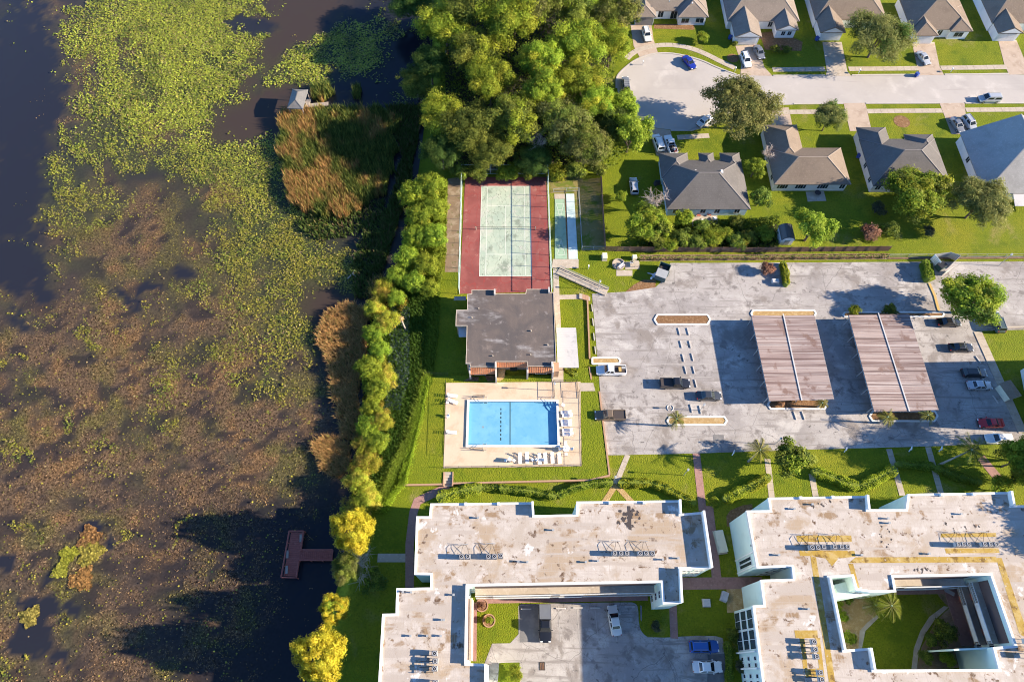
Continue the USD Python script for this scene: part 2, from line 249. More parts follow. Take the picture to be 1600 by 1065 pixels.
def blob(px, py, L, warp=None):
    out = np.zeros_like(px)
    for cx, cy, rx, ry, a in L:
        d = np.hypot((px - cx) / rx, (py - cy) / ry)
        out = np.maximum(out, a * np.clip(1.6 - 1.25 * d, 0, 1))
    return np.clip(out, 0, 1)
GREEN = [(255, 55, 150, 85, 1), (240, 150, 125, 90, 1), (330, 110, 75, 60, .95), (200, 215, 95, 50, .7), (340, 255, 90, 60, 1), (400, 300, 70, 60, .95), (450, 365, 70, 60, .95), (380, 380, 70, 60, .75), (500, 435, 70, 50, .9), (400, 455, 70, 60, .72), (460, 520, 60, 60, .75), (370, 545, 60, 50, .55), (440, 610, 50, 55, .55), (140, 320, 85, 50, .5), (110, 285, 45, 40, .55), (270, 560, 30, 40, .6), (265, 625, 45, 40, .45), (480, 105, 48, 35, 1), (520, 58, 38, 18, 1), (560, 75, 75, 55, .75), (426, 118, 18, 15, .8), (411, 57, 15, 10, .8), (400, 8, 70, 12, .5), (60, 895, 55, 40, .22), (110, 960, 60, 40, .22), (20, 1040, 50, 40, .35), (35, 1005, 50, 60, .2), (30, 500, 50, 25, .35), (20, 690, 14, 26, .95), (13, 574, 14, 9, .8), (140, 515, 14, 11, .9), (103, 648, 9, 18, .8), (168, 705, 28, 16, .6), (155, 740, 26, 25, .5), (42, 826, 14, 9, .9), (190, 845, 20, 8, .6), (285, 820, 8, 30, .9), (278, 852, 7, 8, 1), (470, 470, 60, 60, .5), (340, 470, 40, 40, .45), (545, 400, 40, 40, .45), (560, 215, 30, 12, 0.3), (10, 40, 25, 100, .25), (480, 300, 40, 60, .5), (325, 450, 60, 30, .5), (90, 400, 60, 30, .35), (190, 490, 60, 30, .4), (300, 60, 120, 90, 1), (560, 120, 50, 25, .35), (630, 150, 40, 15, .2), (440, 240, 40, 40, .9), (385, 225, 50, 30, .7)]
BROWN = [(190, 370, 130, 80, .75), (200, 560, 210, 130, .95), (110, 700, 160, 130, .9), (330, 420, 80, 60, .7), (330, 640, 130, 110, .95), (430, 690, 90, 90, .9), (300, 760, 150, 60, .9), (90, 800, 110, 60, .85), (260, 890, 90, 45, .8), (340, 905, 60, 35, .9), (60, 880, 70, 60, .55), (170, 950, 90, 60, .6), (60, 1010, 90, 60, .5), (90, 55, 14, 40, .85), (50, 10, 40, 22, .8), (115, 172, 30, 12, .7), (60, 175, 8, 8, .7), (65, 350, 15, 8, .7), (20, 282, 20, 14, .8), (45, 445, 18, 18, .75), (350, 270, 40, 30, .5), (350, 310, 30, 25, .9), (380, 590, 40, 70, .8), (560, 145, 12, 12, .8), (300, 960, 60, 10, .7), (380, 1055, 60, 20, .5), (105, 905, 30, 30, .9), (150, 300, 60, 40, .7), (10, 895, 0.1, 0.1, 0), (470, 620, 60, 70, .8), (170, 95, 120, 120, .35), (250, 200, 60, 50, .6), (480, 770, 60, 40, .8), (240, 1010, 200, 60, .35), (420, 880, 90, 120, .35)]
POND = [(478, 105, 44, 32, 1), (520, 60, 34, 16, 1), (560, 80, 58, 48, .8), (600, 45, 30, 25, .5), (585, 120, 30, 12, .45), (426, 118, 16, 13, .8), (411, 57, 12, 9, .7), (640, 145, 30, 12, .4)]
CLEAR = [(392, 190, 62, 42, 1), (452, 60, 34, 60, 1), (430, 160, 30, 30, .9), (515, 478, 40, 34, 1), (425, 30, 30, 12, .9), (370, 210, 30, 20, .9)]
OPEN = [(35, 130, 75, 150, 1), (30, 300, 50, 110, 1), (20, 420, 60, 45, 1), (45, 20, 60, 60, .5), (585, 80, 95, 85, 1), (640, 130, 60, 80, 1), (15, 877, 17, 17, 1), (140, 820, 28, 14, 1), (60, 945, 45, 22, 1), (45, 995, 35, 35, 1), (70, 900, 16, 14, .7), (110, 950, 20, 12, .8), (85, 1020, 25, 14, .8), (470, 160, 30, 40, .4), (390, 40, 40, 22, .8), (205, 465, 30, 18, .7), (285, 420, 26, 18, .9), (240, 450, 25, 12, .8), (62, 450, 22, 18, .8), (380, 700, 18, 10, .5), (170, 845, 12, 18, .8), (500, 900, 60, 120, .4), (25, 500, 40, 30, .6)]
MURK = [(470, 60, 110, 120, .9), (390, 190, 90, 70, 1), (500, 470, 70, 40, 1), (420, 600, 60, 40, .4), (300, 430, 60, 40, .5)]
def fields(x, y):
    px, py = PX(x, y, WZ)
    p3 = np.c_[px, py, np.zeros_like(px)]
    wx, wy = (fbm(p3 / 42, 4, 3) - .5) * 95, (fbm(p3 / 42, 4, 9) - .5) * 95
    a, b = px + wx, py + wy
    fine = fbm(p3 / 14, 4, 21); edge = (fbm(p3 / 9, 4, 44) - .5) * .9
    g, br, op, mu = blob(a, b, GREEN), blob(a, b, BROWN), np.clip((blob(px + wx * .45, py + wy * .45, OPEN) + edge - .32) * 3.2, 0, 1), np.clip((blob(a, b, MURK) + edge * .6 - .2) * 2, 0, 1)
    g = np.maximum(g * (1 - .95 * blob(px + wx * .3, py + wy * .3, CLEAR)) * (1 - .9 * op), blob(px + wx * .3, py + wy * .3, POND))
    br = np.maximum(br, .8 * np.clip((py - 430) / 60, 0, 1) * np.clip((470 - px) / 90, 0, 1)) * np.clip((fbm(p3 / 60, 4, 5) - .25) * 5, .55, 1)
    return px, py, g, br * (1 - op), op, mu, fine
wx_ = np.r_[-600, -300, -220, -170, np.arange(-150, 0, .75)]
wy_ = np.r_[-260, -100, -50, np.arange(-25, 185, .75), 220, 300, 620]
X, Y, Q = gridmesh(wx_, wy_)
px, py, g, br, op, mu, fine = fields(X, Y)
C = lambda *c: np.array(c)
def mix(a, b, t): return a * (1 - t[:, None]) + b * t[:, None]
hue = fbm(np.c_[px, py, px * 0] / 55, 4, 31); hue2 = fbm(np.c_[px, py, px * 0] / 30, 4, 77)
weedc = mix(mix(np.tile(C(.118, .078, .050), (len(X), 1)), C(.105, .088, .036), np.clip((hue - .45) * 5, 0, 1)), C(.165, .098, .050), np.clip((hue2 - .56) * 6, 0, 1))
t = np.tile(C(.018, .019, .028), (len(X), 1))
t = mix(t, C(.036, .031, .026), np.clip((1 - op) * .8, 0, 1) * .8); t = mix(t, C(.046, .033, .027), np.clip(mu * 1.1, 0, 1) * (1 - op)); wamt = np.clip(np.maximum(g * .7, br * 1.1), 0, 1)
t = mix(t, C(.055, .068, .02), np.clip(g * .8, 0, 1)); t = mix(t, weedc, np.clip(br * 1.15 * np.clip(.45 + fine, 0, 1), 0, 1))
dk = np.clip((px - 180 - 60 * (hue - .5)) / 160, 0, 1) * np.clip((py - 740) / 60, 0, 1) * np.clip(1.15 - br * .6, 0, 1); t = mix(t, C(.010, .012, .019), np.clip(dk, 0, 1) * .75)  # clear dark water near the dock, its shade painted into the tint
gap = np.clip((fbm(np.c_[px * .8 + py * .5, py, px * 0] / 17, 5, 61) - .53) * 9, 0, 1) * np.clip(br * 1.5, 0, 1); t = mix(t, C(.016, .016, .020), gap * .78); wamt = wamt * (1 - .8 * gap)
t = mix(t, C(.012, .013, .02), blob(px, py, [(600, 90, 70, 100, 1), (620, 230, 40, 90, .8)]) * .8)  # shade of the grove painted into the water tint
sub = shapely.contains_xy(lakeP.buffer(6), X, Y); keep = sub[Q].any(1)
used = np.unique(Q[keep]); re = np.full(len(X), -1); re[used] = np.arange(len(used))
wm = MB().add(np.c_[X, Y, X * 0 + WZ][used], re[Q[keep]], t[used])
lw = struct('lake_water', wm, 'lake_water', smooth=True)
UsdGeom.PrimvarsAPI(lw).CreatePrimvar('weed', Sdf.ValueTypeNames.FloatArray, 'vertex').Set(Vt.FloatArray.FromNumpy(wamt[used].astype(np.float32)))

rng = np.random.default_rng(5)
def scatter_leaves(n, c, normal, size, asp=1.0, sides=4, spin=None, rng=rng):
    """Little flat leaves as n-gons: centres c, normals, sizes."""
    nrm = normal / (np.linalg.norm(normal, axis=1, keepdims=True) + 1e-9)
    a = np.cross(nrm, rng.normal(size=(n, 3))); a /= np.linalg.norm(a, axis=1, keepdims=True) + 1e-9
    b = np.cross(nrm, a)
    th = np.arange(sides) * 2 * np.pi / sides + (.25 * np.pi if sides != 4 else 0)
    v = c[:, None] + size[:, None, None] * .5 * (np.cos(th)[None, :, None] * a[:, None] + asp * np.sin(th)[None, :, None] * b[:, None])
    base = (np.arange(n) * sides)[:, None]
    f = np.concatenate([base + np.array([[0, k, k + 1]]) for k in range(1, sides - 1)], 0)
    return v.reshape(-1, 3), f
def in_lake(n, x0, x1, y0, y1):
    x, y = rng.uniform(x0, x1, n), rng.uniform(y0, y1, n)
    k = shapely.contains_xy(lakeP, x, y); return x[k], y[k]
x, y = in_lake(900000, -150, -12, -8, 172)
px, py, g, br, op, mu, fine = fields(x, y)
vis = (px > -140) & (py > -60)
dens = np.clip(g * 1.25 - .22 + (fine - .5) * 1.5 * (1.15 - g), 0, 1) * np.clip(g * 5, 0, 1)
dens *= 1 - .85 * np.clip((fbm(np.c_[px, py, px * 0] / 24, 4, 91) - .54) * 8, 0, 1) * (py > 60)
dens = np.maximum(dens * .75, np.where(br > .3, .012, 0))
k = vis & (rng.random(len(x)) < dens); x, y, px, py, g, br = (q[k] for q in (x, y, px, py, g, br))
n = len(x); hz = rng.random(n) ** 2 * .35
cold = np.clip((py - 180) / 200 + (fbm(np.c_[px, py, px * 0] / 35, 3, 12) - .5) * 1.4, 0, 1)
col = mix(np.tile(C(.29, .36, .042), (n, 1)), C(.25, .25, .03), cold)
col = mix(col, C(.14, .19, .028), np.clip((fbm(np.c_[px, py, px * 0] / 22, 3, 51) - .5) * 4, 0, 1))
col = mix(col, C(.36, .33, .05), (rng.random(n) < .16) * .8); col = col * rng.uniform(.55, 1.4, n)[:, None]
col = mix(col, C(.31, .25, .12), (rng.random(n) < .08) * .9)
v, f = scatter_leaves(n, np.c_[x, y, WZ + .03 + hz], np.c_[rng.normal(size=(n, 2)) * .28, np.ones(n)], rng.uniform(.18, .44, n) * np.where(py > 230, .85, 1.05), 1.0, 5)
struct('lily_pads', MB().add(v, f, np.repeat(col, 5, 0)), 'pad', kind='stuff')
meta(stage.GetPrimAtPath('/World/lily_pads'), 'bright green lily pads and lotus leaves spread over the shallow lake', 'lily pads')
x, y = in_lake(700000, -150, -12, -8, 150)
px, py, g, br, op, mu, fine = fields(x, y)
k = (px > -140) & (rng.random(len(x)) < np.clip(br * .95 - .2 + (fine - .5) * .9, 0, 1) * .8 * (1 - .9 * np.clip((fbm(np.c_[px * .8 + py * .5, py, px * 0] / 17, 5, 61) - .53) * 9, 0, 1))); x, y, px, py = (q[k] for q in (x, y, px, py)); n = len(x)
h1, h2 = fbm(np.c_[px, py, px * 0] / 55, 4, 31), fbm(np.c_[px, py, px * 0] / 30, 4, 77)
col = mix(mix(np.tile(C(.165, .108, .068), (n, 1)), C(.17, .14, .05), np.clip((h1 - .47) * 5, 0, 1)), C(.24, .145, .075), np.clip((h2 - .55) * 6, 0, 1)) * rng.uniform(.35, 1.5, n)[:, None]
v, f = scatter_leaves(n, np.c_[x, y, WZ + .02 + rng.random(n) * .10], np.c_[rng.normal(size=(n, 2)) * .5, np.ones(n)], rng.uniform(.14, .36, n), .55, 4)
struct('water_weed', MB().add(v, f, np.repeat(col, 4, 0)), 'weed', kind='stuff')
meta(stage.GetPrimAtPath('/World/water_weed'), 'brown and rusty water weed matted on the lake surface', 'water weed')
# floating yellow and rusty clumps of weed, low domes
for i, (a, b, r, c, lab) in enumerate([(107, 867, 13, (.30, .30, .04), 'yellow-green round clump of floating weed, left of the pair in the dark lake corner'), (141, 863, 19, (.28, .22, .05), 'large mustard clump of floating weed in the dark lake corner'), (140, 838, 16, (.27, .14, .06), 'rusty clump of floating weed above the mustard one'), (94, 891, 11, (.31, .31, .05), 'small yellow clump of floating weed below the round one'), (128, 904, 17, (.30, .16, .06), 'orange clump of floating weed, lowest of the bright group'), (47, 962, 14, (.28, .22, .06), 'tan clump of floating weed between dark open water patches')]):
    R = r * mpp(a, b, WZ); m = 900; q = rng.random(m) ** .5; th = rng.random(m) * 6.283; rr = q * R * (1 + .22 * np.sin(th * 3 + i) + .15 * np.sin(th * 7))
    o = P(a, b, WZ)
    v, f = scatter_leaves(m, np.c_[rr * np.cos(th), rr * np.sin(th), .05 + .25 * (1 - q ** 2) * rng.random(m)], np.c_[rng.normal(size=(m, 2)) * .5, np.ones(m)], rng.uniform(.25, .6, m), .8, 4)
    t_ = thing('weed_clump', lab, 'weed clump', o); part(t_, 'leaves', MB().add(v, f, np.repeat(C(*c) * rng.uniform(.55, 1.3, m)[:, None], 4, 0)), 'weed')

# ------------------------------------------------------------------ reeds and bank growth: blades
def blades(name, pts, hgt, width, cols, lean=.35, label='', cat='', per=3):
    n = len(pts); h = rng.uniform(.55, 1.15, n) * hgt; a = rng.random(n) * 6.283
    L = np.c_[np.cos(a), np.sin(a)] * (rng.random(n) * lean * h)[:, None]; p = np.c_[np.cos(a + 1.57), np.sin(a + 1.57)] * (width * rng.uniform(.6, 1.3, n))[:, None]
    b = pts; z0 = b[:, 2]; m1 = b[:, :2] + L * .35; tip = b[:, :2] + L
    v = np.stack([np.c_[b[:, :2] - p * .5, z0], np.c_[b[:, :2] + p * .5, z0], np.c_[m1 + p * .5, z0 + h * .6], np.c_[m1 - p * .5, z0 + h * .6], np.c_[tip, z0 + h]], 1)
    o = (np.arange(n) * 5)[:, None]
    f = np.concatenate([o + [[0, 1, 2]], o + [[0, 2, 3]], o + [[3, 2, 4]]])
    struct(name, MB().add(v.reshape(-1, 3), f, np.repeat(cols, 5, 0)), 'blade', kind='stuff'); meta(stage.GetPrimAtPath('/World/' + name), label, cat)
def fill(px_poly, n, z, hole=None):
    pg = Polygon(poly(px_poly, z if np.isscalar(z) else 0)); x0, y0, x1, y1 = pg.bounds
    x, y = rng.uniform(x0, x1, n * 4), rng.uniform(y0, y1, n * 4); k = shapely.contains_xy(pg, x, y); x, y = x[k][:n], y[k][:n]
    return x, y
def reed_pts(px_poly, n, er=1.4):
    x, y = fill(px_poly, n, WZ); pg = Polygon(poly(px_poly, WZ)).exterior; d = shapely.distance(shapely.points(x, y), pg); k = d > (fbm(np.c_[x, y, x * 0] / 2.2, 3, 8) - .25) * er; x, y = x[k], y[k]; return np.c_[x, y, np.maximum(ground_z(x, y), WZ) - .05]
A = np.vstack([reed_pts([(437, 178), (470, 168), (520, 163), (600, 168), (632, 190), (628, 250), (612, 300), (560, 340), (505, 352), (450, 322), (438, 290), (432, 240)], 34000, 5.5), reed_pts([(486, 138), (515, 130), (526, 148), (505, 162), (486, 156)], 900), reed_pts([(548, 137), (566, 137), (566, 158), (550, 156)], 350)])
px, py = PX(A[:, 0], A[:, 1], A[:, 2]); q = fbm(np.c_[px, py, px * 0] / 22, 3, 4)
o = np.clip((q - .42) * 6 + (500 - px) / 130 + (py - 260) / 120, 0, 1)
cols = mix(np.tile(C(.10, .15, .035), (len(A), 1)), C(.50, .31, .11), o); cols = mix(cols, C(.30, .32, .07), (rng.random(len(A)) < .3) * .8) * rng.uniform(.6, 1.35, len(A))[:, None]
blades('marsh_reeds', A, 2.5, .13, cols, .35, 'tall green and tan reeds standing in the marsh behind the boathouse', 'reeds')
A = np.vstack([reed_pts([(505, 490), (545, 472), (580, 478), (575, 545), (566, 605), (545, 640), (520, 615), (508, 560), (495, 530)], 10000), reed_pts([(486, 695), (515, 678), (548, 690), (550, 735), (530, 752), (505, 740)], 3800), reed_pts([(520, 610), (560, 600), (570, 700), (530, 690)], 3000), reed_pts([(570, 440), (605, 425), (600, 470), (575, 485)], 700)])
cols = mix(np.tile(C(.52, .28, .10), (len(A), 1)), C(.56, .38, .15), rng.random(len(A))) * rng.uniform(.6, 1.25, len(A))[:, None]; cols = mix(cols, C(.16, .19, .04), (rng.random(len(A)) < .13) * .9)
blades('dry_reeds', A, 1.5, .10, cols, .9, 'dry orange reeds bent over the water along the shore', 'reeds')
A = np.vstack([reed_pts([(600, 165), (665, 165), (652, 240), (640, 300), (625, 350), (600, 420), (575, 430), (590, 370), (612, 300), (625, 240)], 9000), reed_pts([(480, 335), (600, 310), (610, 330), (560, 370), (500, 380), (460, 350)], 1500), reed_pts([(575, 330), (630, 330), (605, 420), (585, 470), (555, 470), (545, 420)], 3000)])
cols = C(.085, .13, .03) * rng.uniform(.6, 1.4, len(A))[:, None]; cols = mix(cols, C(.20, .14, .07), (rng.random(len(A)) < .12) * .9)
blades('shore_brush', A, 1.3, .2, cols, .8, 'dark green brush filling the shaded water edge below the grove', 'brush')
# tall bank grass, longest at the crest where sunlight is painted in lighter blades
x, y = fill([(690, 455), (690, 590), (672, 640), (652, 700), (622, 755), (590, 790), (545, 790), (560, 700), (575, 600), (590, 500), (625, 460)], 26000, 0)
d = shapely.distance(shapely.points(x, y), crestL); inb = shapely.contains_xy(bankP, x, y)
k = (inb | (d < 1.0)); x, y, d = x[k], y[k], d[k]
pts = np.c_[x, y, ground_z(x, y) - .03]
cols = mix(np.tile(C(.07, .125, .016), (len(x), 1)), C(.20, .25, .025), np.clip(1.2 - d / 1.6, 0, 1)) * rng.uniform(.7, 1.3, len(x))[:, None]
xa, ya = fill([(700, 585), (690, 640), (670, 700), (640, 755), (610, 800), (590, 800), (610, 740), (635, 680), (650, 635), (664, 584)], 60000, 0); d2 = shapely.distance(shapely.points(xa, ya), crestL); k = d2 < .8 + .3 * np.sin(ya * .9); xa, ya = xa[k][:9000], ya[k][:9000]
pts = np.vstack([pts, np.c_[xa, ya, ground_z(xa, ya) - .03]]); cols = np.vstack([cols, C(.23, .29, .03) * rng.uniform(.7, 1.35, len(xa))[:, None]])
blades('bank_grass', pts, .85, .16, cols, .8, 'long green grass on the bank between lake and lawn', 'grass')
x, y = fill([(612, 470), (640, 480), (640, 590), (625, 640), (600, 640), (606, 560)], 4200, 0)
pts = np.c_[x, y, ground_z(x, y)]; n = len(x)
v, f = scatter_leaves(n, pts + np.c_[np.zeros((n, 2)), rng.random(n) * .5 + .1], np.c_[rng.normal(size=(n, 2)) * .5, np.ones(n)], rng.uniform(.2, .5, n), .6, 4)
struct('silver_ground_cover', MB().add(v, f, np.repeat(C(.26, .32, .30) * rng.uniform(.5, 1.3, n)[:, None], 4, 0)), 'leaf', kind='stuff'); meta(stage.GetPrimAtPath('/World/silver_ground_cover'), 'silvery grey leafed ground cover in the shade at the foot of the bank', 'ground cover')
# ------------------------------------------------------------------ paved ground
def chaikin(p, closed=True, n=2):
    p = [np.array(q, float) for q in p]
    for _ in range(n):
        o = [] if closed else [p[0]]; m = len(p)
        for i in range(m if closed else m - 1):
            a, b = p[i], p[(i + 1) % m]; o += [a * .75 + b * .25, a * .25 + b * .75]
        p = o if closed else o + [p[-1]]
    return p
def sheet(name, px, z0, z1, mt, zz=0.0, parent=None): return struct(name, MB().prism(poly(px, zz), z0, z1), mt, parent)
LOT = [(925, 459), (955, 457), (978, 456), (1024, 449), (1040, 434), (1047, 411), (1720, 408), (1720, 512), (1524, 517), (1596, 676), (1640, 690), (1450, 697), (1262, 702), (1085, 708), (946, 711)]
sheet('parking_lot', LOT, -.2, .03, 'asphalt')
sheet('courtyard_parking', chaikin([(811, 945), (815, 943), (985, 940), (993, 942), (997, 948), (998, 975), (1003, 988), (1015, 997), (1111, 991), (1135, 998), (1140, 1150), (755, 1150), (755, 1005), (811, 1004)], True, 1), -.2, .03, 'asphalt')
sheet('parking_patch', [(812, 946), (841, 944), (842, 1002), (812, 1003)], .02, .042, 'asphalt_dark')
sheet('parking_patch', [(1000, 945), (1003, 946), (1003, 970), (1001, 968)], .02, .04, 'asphalt_dark')
sheet('parking_patch', [(1106, 1022), (1140, 1020), (1140, 1100), (1104, 1090)], .02, .042, 'asphalt_dark')
sheet('parking_patch', [(1114, 679), (1131, 679), (1131, 692), (1115, 692)], .02, .042, 'asphalt_dark')
sheet('street', chaikin([(964, 140), (964, 120), (975, 109), (997, 92), (1030, 83), (1062, 86), (1095, 95), (1120, 107), (1150, 117), (1200, 119), (1800, 115), (1800, 161), (1220, 162), (1150, 170), (1128, 185), (1110, 195), (1080, 203), (1045, 203), (1012, 198), (985, 180), (970, 160)]), -.2, .02, 'street')
for i, px in enumerate([[(985, 38), (1018, 40), (1021, 62), (1028, 83), (1000, 91), (990, 72)], [(1149, 72), (1184, 70), (1194, 105), (1207, 119), (1157, 118), (1158, 100)], [(1285, 66), (1315, 66), (1324, 112), (1330, 119), (1290, 119), (1292, 112)], [(1425, 68), (1460, 66), (1468, 104), (1475, 117.5), (1438, 118), (1433, 104)], [(1560, 65), (1588, 63), (1605, 104), (1612, 116), (1577, 117), (1570, 104)],
        [(1012, 199), (1047, 203.5), (1060, 243), (1026, 243)], [(1318, 161.5), (1352, 161), (1362, 205), (1328, 205)], [(1468, 161.5), (1507, 161), (1512, 210), (1487, 210)], [(1205, 170), (1232, 168), (1240, 205), (1206, 205)]]):
    sheet('driveway', px, -.2, .032, 'driveway' if i not in (2,) else 'concrete')
# street kerb: pale edge strips, real steps
def strip(px, w, z0, z1, mt, name, zz=0.0, parent=None, slab=0.0, gaps=()):
    """A path of given width along a pixel polyline; with slab > 0 it is cut into slabs, each its own part."""
    L = LineString(poly(px, zz))
    if not slab:
        return struct(name, MB().prism(L.buffer(w / 2, cap_style='flat', join_style='mitre' if w < 1 else 'round', quad_segs=4), z0, z1), mt, parent)
    root = meta(UsdGeom.Xform.Define(stage, free('/World', name)).GetPrim(), kind='structure')
    n = max(1, round(L.length / slab)); step = L.length / n
    for k in range(n):
        a, b = k * step + .02, (k + 1) * step - .02
        p, q = np.array(L.interpolate(a).coords[0]), np.array(L.interpolate(b).coords[0]); t = (q - p) / np.linalg.norm(q - p); nn = np.array([-t[1], t[0]]) * w / 2
        part(root, 'slab', MB().prism([p + nn, p - nn, q - nn, q + nn], z0, z1 + .006 * ((k * 7) % 3 - 1)), mt)
    return root
N_ARC = [(979, 92), (988, 83), (1000, 77), (1020, 71.5), (1048, 70), (1075, 74), (1100, 83), (1122, 94.5), (1148, 106.5)]
strip(chaikin(N_ARC, False), 1.5, -.1, .05, 'concrete', 'sidewalk', slab=1.7)
for a, b in (((1207, 109), (1289, 108.3)), ((1326, 108), (1434, 107)), ((1470, 106.5), (1573, 105)), ((1610, 104.7), (1700, 104))): strip([a, b], 1.5, -.1, .05, 'concrete', 'sidewalk', slab=1.7)
for a, b in (((1212, 175.5), (1322, 174.5)), ((1355, 174), (1472, 173)), ((1509, 172), (1700, 170)), ((1058, 215), (1108, 212))): strip([a, b], 1.4, -.1, .05, 'concrete', 'sidewalk', slab=1.7)
KN = [(963, 138), (963, 120), (974, 108), (996, 91), (1030, 82), (1062, 85), (1096, 94), (1121, 106), (1150, 116.5)]
strip(chaikin(KN, False), .4, -.1, .11, 'kerb_grey', 'kerb')
for px in ([(1208, 118.6), (1289, 118)], [(1331, 117.6), (1437, 117)], [(1476, 116.6), (1576, 115.6)], [(1613, 115.3), (1800, 114)], [(1240, 162.6), (1317, 162)], [(1353, 161.8), (1467, 161.3)], [(1508, 161.3), (1800, 160.8)], [(1128, 186), (1110, 196), (1080, 204), (1048, 204)]): strip(px, .4, -.1, .11, 'kerb_grey', 'kerb')
# lot edge kerb at the right and walk beyond it
strip([(1527, 518), (1598, 676)], 1.6, -.1, .13, 'concrete', 'pavement', slab=1.8)
strip([(1524, 512.6), (1720, 508)], .35, -.1, .14, 'concrete', 'kerb')
# pink and concrete walks in the south lawn
strip([(1088, 708), (1098, 798)], 1.35, -.1, .035, 'pink_paver', 'paver_walk'); strip([(1107, 790), (1120, 905)], 1.6, -.1, .036, 'pink_paver', 'paver_walk')
sheet('paver_walk', [(1050, 902), (1190, 901), (1190, 919), (1050, 921)], -.1, .04, 'pink_paver')
strip([(1050, 915), (1053.5, 997)], 1.25, -.1, .036, 'pink_paver', 'paver_walk'); strip([(1532, 714), (1564, 752)], 1.7, -.1, .036, 'pink_paver', 'paver_walk')
strip([(700, 758), (692, 764), (668, 775), (652, 783), (646, 800), (640, 850), (640, 918)], 1.45, -.1, .035, 'pink_paver', 'paver_walk'); strip([(590, 871), (636, 871)], 1.4, -.1, .03, 'concrete', 'walk')
for px in ([(1199, 716), (1206, 778)], [(1268, 740), (1275, 778)], [(1389, 701), (1410, 774)], [(1450, 698), (1470, 770)]): strip(px, 1.05, -.1, .035, 'concrete', 'walk', slab=1.5)
strip([(981, 710), (962, 756)], .95, -.1, .035, 'concrete', 'walk', slab=1.5); strip([(962, 757), (944, 785)], 1.0, -.1, .033, 'gold_mulch', 'gravel_path'); strip([(962, 757), (988, 785)], 1.0, -.1, .034, 'gold_mulch', 'gravel_path')
# dirt strips
sheet('dirt_strip', [(880, 275), (908, 275), (912, 300), (906, 392), (890, 392)], -.1, .012, 'dry_grass'); sheet('dirt_strip', [(700, 279), (722, 277), (716, 425), (695, 425)], -.1, .012, 'dirt')
sheet('dirt_strip', [(1000, 398), (1390, 396), (1390, 405), (1000, 408)], -.1, .012, 'dirt'); sheet('mulch_bed', [(977, 456), (990, 445), (1005, 437), (1025, 437), (1024, 449)], -.1, .04, 'mulch')
sheet('dry_lawn', [(905, 280), (938, 278), (945, 390), (910, 392)], -.1, .014, 'dry_grass'); sheet('dry_lawn', [(860, 280), (882, 278), (882, 302), (860, 302)], -.1, .013, 'dry_grass')
sheet('mulch_bed', [(1135, 920), (1165, 918), (1165, 955), (1136, 957)], -.1, .03, 'gold_mulch')
struct('mulch_bed', MB().prism(Point(XY(1409, 190)).buffer(1.9), -.1, .03), 'mulch'); struct('mulch_bed', MB().prism(Point(XY(1145, 91)).buffer(1.5), -.1, .03), 'mulch')
sheet('mulch_bed', [(1168, 55), (1215, 48), (1254, 66), (1252, 80), (1195, 78), (1190, 62)], -.1, .025, 'mulch'); sheet('mulch_bed', [(1022, 38), (1085, 38), (1085, 47), (1022, 45)], -.1, .025, 'mulch')
sheet('patio', [(1259, 300), (1287, 299), (1291, 314), (1262, 315)], -.1, .05, 'concrete')
sheet('patio', [(1075, 332), (1120, 332), (1122, 352), (1080, 354)], -.1, .05, 'concrete')
# ---- parking islands with white kerbs
def island(px, mt, name, label):
    pg = Polygon(poly(px)).buffer(.5).buffer(-.5).buffer(-.35).buffer(.35)
    t = thing(name, label, 'traffic island')
    part(t, 'kerb', MB().prism(pg.difference(pg.buffer(-.34)), 0, .17), 'white_paint'); part(t, 'bed', MB().prism(pg.buffer(-.34), 0, .11), mt)
def capsule(x0, y0, x1, y1): r = (y1 - y0) / 2; return [(x0, y0 + r), (x0 + r * .6, y0), (x1 - r * .6, y0), (x1, y0 + r), (x1 - r * .6, y1), (x0 + r * .6, y1)]
island(capsule(1021, 491, 1111, 508), 'mulch', 'parking_island', 'long white kerbed island filled with brown mulch in the upper lot')
island(capsule(1041, 650, 1137, 665), 'gold_mulch', 'parking_island', 'white kerbed island with golden mulch and a palm at its left end')
island([(924, 558), (966, 558), (971, 563), (968, 569), (924, 570)], 'gold_mulch', 'parking_island', 'short golden mulch island beside the white pickup')
island(capsule(1198, 623, 1294, 640), 'mulch', 'parking_island', 'white kerbed island at the lower end of the left carport')
island(capsule(1357, 641, 1466, 659), 'mulch', 'parking_island', 'white kerbed island at the lower end of the right carport')
island(capsule(1172, 484, 1276, 496), 'gold_mulch', 'parking_island', 'narrow island at the upper end of the left carport')
island(capsule(1316, 487, 1476, 496), 'mulch', 'parking_island', 'narrow island at the upper end of the right carport')
t = thing('parking_island', 'yellow edged grass tongue beside the trash enclosure hedge', 'traffic island')
part(t, 'kerb', MB().prism(LineString(poly([(1452, 444), (1460, 462), (1466, 484)])).buffer(.25), 0, .15), 'yellow_paint'); part(t, 'bed', MB().prism(poly([(1443, 411), (1457, 411), (1462, 436), (1452, 441)]), 0, .08), 'grass')
